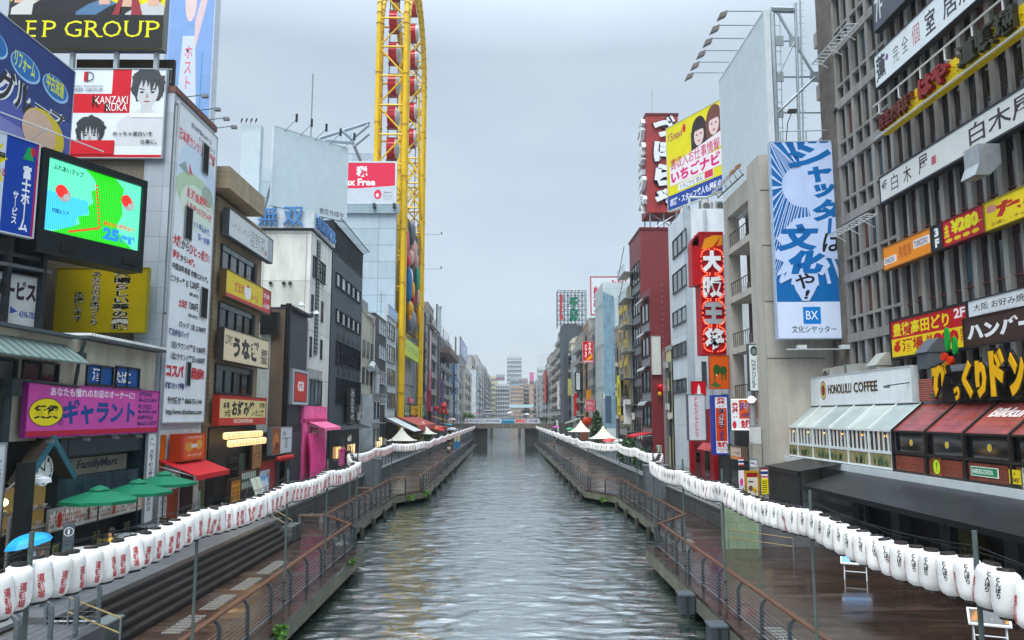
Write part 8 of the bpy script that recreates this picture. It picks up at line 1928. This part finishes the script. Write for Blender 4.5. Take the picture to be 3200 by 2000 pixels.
b.build('ladder', o)
# ---------------------------------------------------------------- footbridge, second bridge, road beam
BY = 180.0
bq = PY(BY)
br1 = thing('footbridge', 'timber-clad footbridge with hanging banners across the canal', 'bridge', (0, BY, 4)); WB = P('#6f6a62', .5, .3, 3)
z_t, z_r, z_g = bq.hit(1580, 1305)[1], bq.hit(1580, 1324)[1], bq.hit(1580, 1339)[1]
MB().box(-14, 13, BY, BY + 5, z_g + .15, z_r, P('#55524d', .6, .3)).build('deck', br1)
b = MB()
for j in range(4): z = z_g + (z_r - z_g) * j / 4; b.box(-12, 11, BY - .25, BY - .01, z + .02, z + (z_r - z_g) / 4 - .03, WB)
b.build('girder_plank', br1)
b = MB()
for i in range(13): x = -12 + i * 1.9; b.box(x, x + .1, BY - .3, BY - .251, z_g, z_r, MET('#8a8f90'))
for i in range(30): x = -12 + i * .79; b.box(x, x + .06, BY - .1, BY - .04, z_r, z_t, MET('#5a5f62'))
b.build('post', br1)
MB().box(-15, 13, BY - .14, BY, z_t, z_t + .09, MET('#8d9294')).build('handrail', br1)
for x0, x1 in ((-7.6, -4.3), (4.6, 7.6)): MB().box(x0, x1, BY + .6, BY + 4, -1, z_g + .14, CON('#2a2d2c')).build('pier', br1)
def banner(lab, x0, x1, bg, its): sign('bridge_banner', lab, bq, (hx(x0, BY), bq.hit(1580, 1323)[1], hx(x1, BY), bq.hit(1580, 1308)[1]), its, bg, None, depth=.04, off=.36)
banner('long white banner with blue characters on the footbridge rail', 1453, 1567, '#b9c2c8', [('t', '都市と水辺をつなぐ 道頓堀遊歩道事業', .12, .25, .95, .75, '#4a5a78', {'b': .02}), ('e', .06, .5, .02, .3, '#a84a4a')])
banner('teal river photo banner on the footbridge rail', 1568, 1608, '#2f7a94', [('r', 0, .6, 1, .8, '#8fb4c4'), ('r', .1, .2, .9, .35, '#1f5a78')])
banner('orange flower banner on the footbridge rail', 1609, 1644, '#b9989a', [('e', .2, .5, .1, .3, '#b84a2a'), ('e', .45, .6, .12, .3, '#c85a3a'), ('e', .75, .4, .12, .3, '#b86a7a')])
banner('white and purple banner on the footbridge rail', 1646, 1686, '#b4b4c0', [('t', '水の都', .15, .2, .85, .8, '#5a4a6a', {'b': .02})])
b2_ = thing('road_bridge', 'grey road bridge far behind the footbridge', 'bridge', (0, 300, 5)); q3 = PY(300); za, zb_ = q3.hit(1600, 1292)[1], q3.hit(1600, 1310)[1]
MB().box(-14, 17, 300, 312, zb_ - .6, zb_ + .4, CON('#6d7274')).build('deck', b2_); b = MB()
for i in range(40): b.box(-13 + i * .72, -12.9 + i * .72, 299.9, 300, zb_ + .4, za, MET('#8a9094'))
b.box(-14, 17, 299.85, 300.0, za, za + .15, MET('#9aa0a4')); b.build('railing', b2_)
for x in (-5.5, 5.5): MB().box(x - .5, x + .5, 302, 310, -1, zb_ - .61, CON('#3f4443')).build('pier', b2_)
hw = thing('elevated_road', 'pale green elevated road beam crossing at the end of the canal', 'bridge', (0, 560, 10)); q4 = PY(560); MB().box(hx(1592, 560), hx(1720, 560), 560, 575, q4.hit(1630, 1274)[1], q4.hit(1630, 1264)[1], P('#a4bdc0', .5, .15)).build('girder', hw)
MB().box(hx(1648, 560), hx(1655, 560), 562, 570, -1, q4.hit(1630, 1274)[1] - .02, CON('#6f767a')).build('pier', hw)
bs = thing('bus', 'white and dark coach parked on the road bridge approach', 'bus', (-12, 305, 6)); q5 = PY(303); MB().box(hx(1514, 303), hx(1541, 303), 303, 306, q5.hit(1530, 1293)[1], q5.hit(1530, 1281)[1], P('#c3c8cb', .3)).build('body', bs); MB().box(hx(1515, 303), hx(1540, 303), 302.95, 302.99, q5.hit(1530, 1289)[1], q5.hit(1530, 1284)[1], GLASS()).build('window', bs)
# stair walls at the cafe bank end of the footbridge
sw = thing('stone_wall', 'dark stone bank wall with two steep stairs at the footbridge end', 'wall', (15, 178, ZP)); MB().box(11.0, 24, 178.5, 179.5, ZP, 5.6, STONE).build('stone_courses', sw)
for x in (11.6, 16.0): MB().hexa([(x, 170, ZP), (x + .4, 170, ZP), (x + .4, 178.4, ZP), (x, 178.4, ZP), (x, 170, ZP + .4), (x + .4, 170, ZP + .4), (x + .4, 178.4, 6.2), (x, 178.4, 6.2)], CON('#8d9292')).build('stair_parapet', sw)
sw = thing('stone_wall', 'dark stone bank wall at the wheel bank end of the footbridge', 'wall', (-16, 178, ZP)); MB().box(-26, -12.2, 178.5, 179.5, ZP, 5.2, STONE).build('stone_courses', sw)
# far plants
bush('green shrub at the wheel bank end of the footbridge', (hx(1465, 186), 186, 6.4), (1.8, 1.5, 1.4), 260, .25, GR)
bush('low clipped hedge at the cafe bank end of the footbridge', (hx(1690, 186), 186, 6.1), (3.2, 1.2, .7), 260, .22, DGR, name='hedge', stems=False)
bush('olive hedge in the middle distance behind the footbridge', (hx(1650, 300), 298, 8.6), (3.0, 1.2, .8), 160, .3, DGR, name='hedge', stems=False)
bush('dense dark hedge behind the lantern string, before the white tents', (13.2, 84, 3.1), (1.0, 6.0, 1.3), 800, .22, DGR, name='hedge', stems=False)
bush('shrub in the planter box under the lantern string', (12.9, 74, 2.9), (.9, 2.2, 1.1), 350, .2, DGR)
bush('tall ivy column on the faded red board building', (15.6, 132, 5.0), (.8, 1.6, 3.0), 450, .3, DGR, name='ivy')
bush('leafy bush behind the white tents on the cafe bank', (14.6, 122, 3.9), (1.4, 3.0, 2.0), 420, .26, DGR)
bush('small green bush among the coloured umbrellas of the wheel bank', (-14.2, 138, 3.4), (1.3, 2.0, 1.5), 260, .24, GR)
# tents
def tent(label, x, y, w_, first=[None]):
    if first[0]: return dup(first[0], (x, y, ZP), label=label, sc_=w_ / 3.8)
    o = thing('canopy_tent', label, 'tent', (0, 0, 0), 'white peaked canopy tents'); b = MB(); n = 4; k = 8; m = P('#cdcabd', .6, .12)
    for i in range(4):
        a, c = Vector(((1, 1), (-1, 1), (-1, -1), (1, -1))[i]), Vector(((1, 1), (-1, 1), (-1, -1), (1, -1))[(i + 1) % 4])
        for j in range(k):
            t0, t1 = j / k, (j + 1) / k; zf = lambda t: 1.95 + 1.7 * (1 - t) ** 1.9
            p = [Vector((*(v * 1.9 * max(t, .03)), zf(t))) for v, t in ((a, t0), (c, t0), (c, t1), (a, t1))]; b.add(p, [(0, 1, 2, 3)], m)
    b.build('canopy', o, fix=False)
    for sx_, sy in ((1, 1), (-1, 1), (-1, -1), (1, -1)): MB().tube((1.75 * sx_, 1.75 * sy, 0), (1.75 * sx_, 1.75 * sy, 2.05), .05, MET('#9aa0a2'), 5).build('leg', o)
    MB().tube((0, 0, 0), (0, 0, 3.6), .05, MET('#9aa0a2'), 5).build('pole', o)
    o.location = (x, y, ZP); o.scale = (w_ / 3.8,) * 3; first[0] = o
    return o
tent('cream peaked canopy tent, nearer one on the wheel bank', -13.5, 101, 3.8)
tent('cream peaked canopy tent, farther one on the wheel bank', -13.3, 125, 4.4)
tent('white peaked canopy tent, nearer one on the cafe bank', 13.6, 108, 3.9)
tent('white peaked canopy tent, farther one on the cafe bank', 13.5, 139, 4.5)
# red octopus balloon and lantern ornaments
o = thing('octopus_ornament', 'shiny red octopus ornament over the market stalls', 'ornament', (hx(1387, 152), 152, 10)); p = onY(1387, 1268, 152); b = MB(); m = P('#b8141c', .2, .1); b.ball(p, .62, .6, .7, m, 16, 10)
for i in range(6): a = i * math.pi / 3; b.path([p + Vector((.3 * math.cos(a), .3 * math.sin(a), -.4)), p + Vector((.55 * math.cos(a), .5 * math.sin(a), -.9)), p + Vector((.6 * math.cos(a), .6 * math.sin(a), -1.4)), p + Vector((.9 * math.cos(a), .9 * math.sin(a), -1.5))], .14, m, 6)
b.build('body', o, smooth=True); b = MB()
for s_ in (-.22, .22): b.ball(p + Vector((s_, -.55, .1)), .12, .08, .12, P('#d8d8d0'), 8, 6)
b.build('eye', o); MB().tube(p + Zv * .7, p + Zv * 1.0 + Vector((-3, 2, .1)), .03, MET(), 4).build('hanger', o)
o = thing('red_ball_lantern', 'dull red round lantern beside the octopus ornament', 'lantern', tuple(onY(1364, 1277, 150))); p = onY(1364, 1277, 150); MB().ball(p, .55, .55, .55, P('#a8222a', .5), 14, 9).build('paper_body', o, smooth=True); MB().tube(p + Zv * .5, p + Zv * .62, .15, P(BLK), 8).build('ring', o)
o = thing('market_stall', 'red market stall with a timber awning under the octopus ornament', 'stall', (hx(1385, 158), 158, ZP)); xm = hx(1385, 158); MB().box(xm - 2.4, xm + 1.2, 156, 162, ZP, ZP + 1.1, P('#6a2420', .5, .3)).build('counter', o); MB().hexa([(xm - 2.6, 155, 4.7), (xm + 2.4, 155, 4.4), (xm + 2.4, 163, 4.4), (xm - 2.6, 163, 4.7), (xm - 2.6, 155, 5.3), (xm + 2.4, 155, 4.6), (xm + 2.4, 163, 4.6), (xm - 2.6, 163, 5.3)], P('#a8503c', .5, .3)).build('awning', o); MB().box(xm - 2.5, xm - 2.2, 155.5, 162, ZP, 8, P('#4a1a1a', .5)).build('back_wall', o); MB().tube((xm - 2, 155, 7), (xm + 2.6, 155, 5.6), .12, P('#b08a5a'), 6).build('roof_pole', o)
o = thing('food_stall', 'stall with a lit sloping roof board and red ornament on the cafe bank', 'stall', (hx(1815, 135), 135, ZP)); xm = 14.8; MB().hexa([(xm - 3.4, 146, 5.6), (xm - .6, 146, 6.5), (xm - .6, 149, 6.5), (xm - 3.4, 149, 5.6), (xm - 3.4, 146, 5.8), (xm - .6, 146, 6.7), (xm - .6, 149, 6.7), (xm - 3.4, 149, 5.8)], P('#9a9a92')).build('roof_board', o); MB().box(xm - .8, xm + .6, 146, 149, ZP, 5.5, P('#7a4a34', .5, .3)).build('body', o); MB().ball((xm + .6, 146, 6.1), 1.0, .4, .8, P('#b03a24', .4), 12, 8).build('fan_ornament', o)
# ---------------------------------------------------------------- small projecting boards and outdoor units along both rows
for s_, X, Y, z, h, c, lab in ((-1, 15.6, 156, 8, 5, '#b84a62', 'rose projecting board past the wheel'), (-1, 15.6, 165, 6, 3, '#3a5a9a', 'blue projecting board past the wheel'), (-1, 15.4, 186, 9, 7, '#6a5a84', 'violet projecting board past the wheel'), (-1, 15.2, 215, 8, 5, '#c9c9c4', 'white projecting board beyond the wheel bank footbridge end'),
        (1, 15.6, 98.5, 6, 3.2, '#c9cbc8', 'white projecting board beside the red building'), (1, 15.8, 118, 6, 4, '#4a5c70', 'blue projecting board between yellow and sheeted buildings'), (1, 15.6, 144, 9, 3, '#c98a2a', 'amber projecting board past the sheeted building'), (1, 15.6, 170, 7, 5, '#b83028', 'red projecting board on the beige narrow building'), (1, 15.6, 186, 12, 4, '#a8a468', 'yellow projecting board by the pale windowless block'), (1, 15.6, 225, 9, 8, '#c9cccc', 'white projecting board by the charcoal tower')):
    o = thing('projecting_sign', lab, 'sign', (s_ * X, Y, z)); q = PY(Y); x0, x1 = sorted((s_ * (X - .55), s_ * (X + .35))); MB().pb(q, x0, x1, z, z + h, -.25, 0, P(c, .4, .2)).build('panel', o); b = MB()
    for a in ((x0 - .05, x1 + .05, z + h, z + h + .06), (x0 - .05, x1 + .05, z - .06, z)): b.pb(q, *a, -.27, .02, MET('#555'))
    for k in (.2, .8): x = s_ * (X + .35); b.tube((x, Y + .1, z + h * k), (s_ * 16.6, Y + .1, z + h * k), .04, MET('#555'), 4)
    b.build('frame', o)
ua0 = acunit(PX(FL), 77.0, 3.2, .5, 'grey outdoor unit at street level along the wheel bank row', 1.2); ub0 = acunit(PX(16.5), -80.0, 3.2, .9, 'grey outdoor unit at street level along the cafe bank row', 1.2)
for Y in (86, 92, 99, 104.5): dup(ua0, (FL + .5, Y, random.choice((3.2, 6.6, 9.8))))
for Y in (96, 104, 110, 124): dup(ub0, (15.6, Y, random.choice((3.2, 6.6, 9.8))))
for Y, z, w_, c in ((74.5, 3.0, 2.2, '#ffcf90'), (81, 3.0, 3.0, '#ffd8a0'), (91, 3.0, 2.4, '#ffe2b8'), (100, 3.2, 3.0, '#ffdca8')):
    o = thing('lit_window', 'warm lit shop window %s' % {74.5: 'beside the pink front', 81: 'in the black bar front', 91: 'under the white stair block', 100: 'at the foot of the black building'}[Y], 'window', (FL, Y, z)); q = PX(FL + .22 if Y < 88 else -15.1 if Y < 94 else FL + .1); MB().pb(q, Y, Y + w_, z, z + 1.1, 0, .05, EM(c, .5)).build('pane', o); b = MB()
    for a in ((Y - .06, Y, z, z + 1.1), (Y + w_, Y + w_ + .06, z, z + 1.1), (Y + w_ / 2 - .03, Y + w_ / 2 + .03, z, z + 1.1), (Y - .06, Y + w_ + .06, z + 1.1, z + 1.16), (Y - .06, Y + w_ + .06, z - .06, z)): b.pb(q, *a, .051, .09, P('#2a2622'))
    b.build('frame', o)
# ---------------------------------------------------------------- people
def person(label, x, y, z, rz, top, legs, hair='#1d1816', pose='stand', s=1.0, arm=None, hood=None, skin='#b98a72', detail=1):
    """one continuous skinned body; hair and clothes are children"""
    o = thing('person', label, 'person', (0, 0, 0))
    J = {'pel': (0, 0, .93), 'wai': (0, 0, 1.08), 'che': (0, 0, 1.3), 'nek': (0, 0, 1.46), 'hd0': (0, -.01, 1.56), 'hd1': (0, -.01, 1.70)}
    walk = .14 if pose == 'walk' else .02
    for sd, n in ((-1, 'l'), (1, 'r')):
        J['hip' + n] = (sd * .09, 0, .9); J['kne' + n] = (sd * .1, -walk * sd, .5); J['ank' + n] = (sd * .1, walk * sd * (1 if pose == 'walk' else 0), .09); J['toe' + n] = (sd * .11, walk * sd * (1 if pose == 'walk' else 0) - .16, .03)
        J['sho' + n] = (sd * .19, 0, 1.4)
        if arm == n or arm == 'b': J['elb' + n] = (sd * .24, -.06, 1.18); J['wri' + n] = (sd * .16, -.22, 1.32); J['han' + n] = (sd * .15, -.24, 1.4)
        else: J['elb' + n] = (sd * .25, .02, 1.12); J['wri' + n] = (sd * .26, -.06, .88); J['han' + n] = (sd * .26, -.08, .78)
    if pose == 'sit':
        for k_ in J:
            x_, y_, z_ = J[k_]; J[k_] = (x_, y_, z_ - .45) if z_ > .6 else ((x_, -.42, .47) if 'kne' in k_ else (x_, -.45 - (.15 if 'toe' in k_ else 0), z_))
    rad = dict(pel=.14, wai=.13, che=.15, nek=.055, hd0=.085, hd1=.095)
    for n in 'lr': rad.update({'hip' + n: .1, 'kne' + n: .062, 'ank' + n: .042, 'toe' + n: .035, 'sho' + n: .068, 'elb' + n: .045, 'wri' + n: .032, 'han' + n: .036})
    E = [('pel', 'wai'), ('wai', 'che'), ('che', 'nek'), ('nek', 'hd0'), ('hd0', 'hd1')]
    for n in 'lr': E += [('pel', 'hip' + n), ('hip' + n, 'kne' + n), ('kne' + n, 'ank' + n), ('ank' + n, 'toe' + n), ('che', 'sho' + n), ('sho' + n, 'elb' + n), ('elb' + n, 'wri' + n), ('wri' + n, 'han' + n)]
    names = list(J)
    def skinned(nm, keep, mat_, grow=0.0, off=(0, 0, 0)):
        ks = [k_ for k_ in names if k_ in keep]; me = bpy.data.meshes.new(nm)
        me.from_pydata([J[k_] for k_ in ks], [(ks.index(a), ks.index(c)) for a, c in E if a in ks and c in ks], [])
        ob = bpy.data.objects.new(nm, me); COL.objects.link(ob)
        md = ob.modifiers.new('skin', 'SKIN'); 
        for i, k_ in enumerate(ks):
            v = me.skin_vertices[0].data[i]; v.radius = (rad[k_] + grow, (rad[k_] + grow) * (.72 if k_ in ('pel', 'wai', 'che') else 1)); v.use_root = i == 0
        ob.modifiers.new('sub', 'SUBSURF').levels = 1; ob.modifiers['sub'].render_levels = 1
        dg = bpy.context.evaluated_depsgraph_get(); m2 = bpy.data.meshes.new_from_object(ob.evaluated_get(dg)); ob.modifiers.clear(); ob.data = m2
        m2.materials.clear(); m2.materials.append(mat_)
        for p_ in m2.polygons: p_.use_smooth = True; p_.material_index = 0
        ob.parent = o
        return ob
    skinned('body', names, P(skin, .6, .08))
    skinned('shirt', ['wai', 'che', 'pel', 'shol', 'shor', 'elbl', 'elbr'], P(top, .7, .2, 5), .018)
    skinned('trousers', ['pel', 'hipl', 'hipr', 'knel', 'kner', 'ankl', 'ankr'], P(legs, .7, .2, 5), .016)
    dz_ = -.45 if pose == 'sit' else 0
    b = MB(); b.ball((0, .02, 1.71 + dz_), .118, .126, .115, P(hair, .6, .3, 20), 12, 8); b.ball((0, .06, 1.6 + dz_), .095, .06, .1, P(hair, .6), 10, 6); b.build('hair', o)
    if detail:
        b = MB()
        for sd in (-1, 1): b.ball((sd * .035, -.1, 1.62 + dz_), .012, .008, .008, P('#1a1413'), 6, 4)
        b.build('eye', o); MB().ball((0, -.108, 1.59 + dz_), .014, .018, .02, P(skin, .6), 6, 4).build('nose', o); MB().box(-.025, .025, -.1, -.092, 1.545 + dz_, 1.553 + dz_, P('#8a4a44')).build('mouth', o)
        b = MB()
        for sd, n in ((-1, 'l'), (1, 'r')):
            h = Vector(J['han' + n]); w0 = Vector(J['wri' + n]); d = (h - w0).normalized(); sx2 = Vector((0, 1, 0)) if abs(d.y) < .8 else Vector((1, 0, 0)); sx2 = (sx2 - d * sx2.dot(d)).normalized()
            for k in range(4): r0 = h + sx2 * (-.024 + .016 * k); b.path([r0, r0 + d * (.045 + .008 * (k in (1, 2))), r0 + d * .07 + Vector((-sd * .014, 0, 0))], .0085, P(skin, .6), 5)
            b.path([h - sx2 * .025 - d * .02, h - sx2 * .05 + d * .02], .009, P(skin, .6), 5)
        b.build('finger', o)
    o.location = (x, y, z); o.rotation_euler.z = rz; o.scale = (s,) * 3
    return o
def brolly(label, x, y, z, c, r=.55, tilt=(0, 0), first={}):
    o = thing('hand_umbrella', label, 'umbrella', (0, 0, 0)); b = MB(); n = 8; m = P(c, .4, .15, 3)
    for i in range(n):
        a0, a1 = 2 * math.pi * i / n, 2 * math.pi * (i + 1) / n
        for j in range(4):
            t0, t1 = j / 4 * math.pi / 2, (j + 1) / 4 * math.pi / 2
            def pp(t, a): return (r * math.sin(t * .9) * math.cos(a), r * math.sin(t * .9) * math.sin(a), r * .55 * math.cos(t * .9))
            b.add([pp(t0, a0), pp(t0, a1), pp(t1, a1), pp(t1, a0)], [(0, 1, 2, 3)], m)
    b.build('canopy', o, fix=False); MB().tube((0, 0, -.6), (0, 0, r * .62), .008, MET('#888'), 5).build('shaft', o); b = MB()
    for i in range(n): a = 2 * math.pi * i / n; b.tube((0, 0, r * .5), (r * .98 * math.cos(a), r * .98 * math.sin(a), r * .1), .004, MET('#888'), 4)
    b.build('rib', o); MB().path([(0, 0, -.6), (0, 0, -.68), (.03, 0, -.71), (.06, 0, -.68)], .012, P('#2a2220'), 5).build('handle', o)
    o.location = (x, y, z); o.rotation_euler = (R(tilt[0]), R(tilt[1]), 0)
    return o
person('person in a pale patterned top sheltering under the sky-blue umbrella on the cafe terrace', -13.25, 22.3, ZP, R(120), '#b4bac4', '#23262c', arm='l', s=.94)
brolly('sky-blue umbrella with a pale edge held on the cafe terrace', -13.4, 22.35, 3.42, '#2f8fc4', .62, (8, -10))
person('person in a yellow top seated at a cafe table behind the lanterns', -13.55, 27.2, ZP, R(-60), '#c9a92c', '#2a2a30', pose='sit', s=.95)
person('person seen at the railing in dark clothes on the far wheel bank deck', -9.3, 132, ZD, R(20), '#22252c', '#1c1d22', pose='walk', detail=0)
person('person in a white shirt walking beside the one in dark clothes', -8.6, 118, ZD, R(190), '#b4b4b0', '#2a2d34', pose='walk', detail=0)
person('person in black crouched over the rail side of the far cafe bank deck', 8.6, 138, ZD, R(-30), '#1b1c20', '#1a1a1d', pose='walk', detail=0)
fp = ['#20242c', '#7a2a34', '#c3c3c0', '#2f4a6a', '#8a8f94', '#3a3a3e']
for i, (px, Y, lab) in enumerate(((1408, 150, 'person in dark clothes under the red market awning'), (1414, 155, 'person in a maroon top at the market stall'), (1402, 146, 'person in white by the coloured umbrellas'), (1310, 118, 'person in blue beneath the cream tent canopy'), (1322, 120, 'person in grey beside the cream tent leg'), (1300, 116, 'person in charcoal at the tent tables'))):
    person(lab, hx(px, Y), Y, ZP, R(random.uniform(0, 360)), fp[i], '#22242a', pose='walk', detail=0)
for i, (px, py, Y, c, lab, r) in enumerate(((1366, 1343, 146, '#b8222a', 'red garden umbrella near the cream tents', 1.3), (1374, 1348, 149, '#b02a30', 'second red garden umbrella, behind the first', 1.1), (1356, 1341, 144, '#c98a2a', 'orange umbrella beside the red garden umbrellas', .9), (1402, 1330, 156, '#2f94a8', 'teal umbrella in the market crowd', .8), (1412, 1345, 150, '#b4bcc0', 'white umbrella low behind the lantern string', 1.1), (1413, 1314, 160, '#b8a0a4', 'pink-white umbrella at the stall edge', .9),
        (1738, 1337, 150, '#a83a8a', 'magenta umbrella at the cafe bank stair', .75), (1781, 1343, 142, '#2f9a6a', 'green umbrella beside the cafe bank stair', .75), (1594, 1292, 292, '#b9c0c4', 'white umbrella on the road bridge', 1.2), (1647, 1297, 292, '#b4bcc4', 'pale umbrella near the hedge of the road bridge', 1.2), (1490, 1294, 290, '#a8424a', 'red umbrella on the road bridge approach', .9), (1905, 1383, 100, '#b8444a', 'coral red parasol behind the cafe bank lanterns', 1.0), (1938, 1384, 96, '#b9bcba', 'pale parasol behind the cafe bank lanterns', .9))):
    p = onY(px, py, Y); brolly(lab, p.x, p.y, p.z, c, r)
    if Y < 200 and i not in (0, 1, 2, 11, 12): person('person under the %s' % lab.split(' umb')[0].split(' par')[0] + ' umbrella', p.x + .1, p.y, max(ZP, p.z - 2.0), R(random.uniform(0, 360)), random.choice(fp), '#23262c', detail=0)
# bicycle and roll-up banner on the far deck
def bicycle(label, x, y, rz):
    o = thing('bicycle', label, 'bicycle', (0, 0, 0)); fm = P('#23262a', .4)
    for wy in (-.5, .5):
        b = MB(); n = 20
        for i in range(n): a0, a1 = 2 * math.pi * i / n, 2 * math.pi * (i + 1) / n; b.tube((0, wy + .33 * math.cos(a0), .34 + .33 * math.sin(a0)), (0, wy + .33 * math.cos(a1), .34 + .33 * math.sin(a1)), .02, P('#141414'), 5)
        for i in range(8): a0 = math.pi * i / 8; b.tube((0, wy + .32 * math.cos(a0), .34 + .32 * math.sin(a0)), (0, wy - .32 * math.cos(a0), .34 - .32 * math.sin(a0)), .004, MET(), 3)
        b.build('wheel', o)
    MB().path([(0, -.5, .34), (0, -.08, .3), (0, .36, .8), (0, -.2, .78), (0, -.5, .34)], .018, fm, 5).tube((0, -.08, .3), (0, -.22, .9), .018, fm, 5).tube((0, .5, .34), (0, .36, .98), .018, fm, 5).build('frame', o)
    MB().box(-.07, .07, -.35, -.1, .9, .95, P('#1a1a1a')).build('saddle', o); MB().path([(-.25, .28, 1.02), (0, .36, .98), (.25, .28, 1.02)], .014, fm, 5).build('handlebar', o); b = MB(); b.box(-.16, .16, .42, .68, .8, 1.02, MET('#5a5e60')); b.build('basket', o)
    o.location = (x, y, ZD); o.rotation_euler.z = rz
bicycle('dark bicycle with a front basket parked on the wheel bank deck', -11.0, 113, R(20))
sign('roll_up_banner', 'cream and blue upright banner standing on the wheel bank deck', PR(-8.9, 143, 0), (-.55, ZD + .05, .55, ZD + 3.6), [('r', 0, 0, 1, .4, '#2f7aa8'), ('e', .5, .65, .3, .12, '#b8a06a')], '#b4b0a0', '#777', depth=.06, off=0)
# ---------------------------------------------------------------- air
hm = bpy.data.materials.new('haze'); hm.use_nodes = True; t = hm.node_tree; t.nodes.clear()
v = N(t, 'ShaderNodeVolumePrincipled'); v.inputs['Density'].default_value = .00022; v.inputs['Color'].default_value = (.86, .92, 1, 1); v.inputs['Anisotropy'].default_value = .2
oo = N(t, 'ShaderNodeOutputMaterial'); t.links.new(v.outputs[0], oo.inputs['Volume'])
h = MB().box(-950, 950, -60, 2600, -4, 125, hm).build('haze'); h['kind'] = 'stuff'
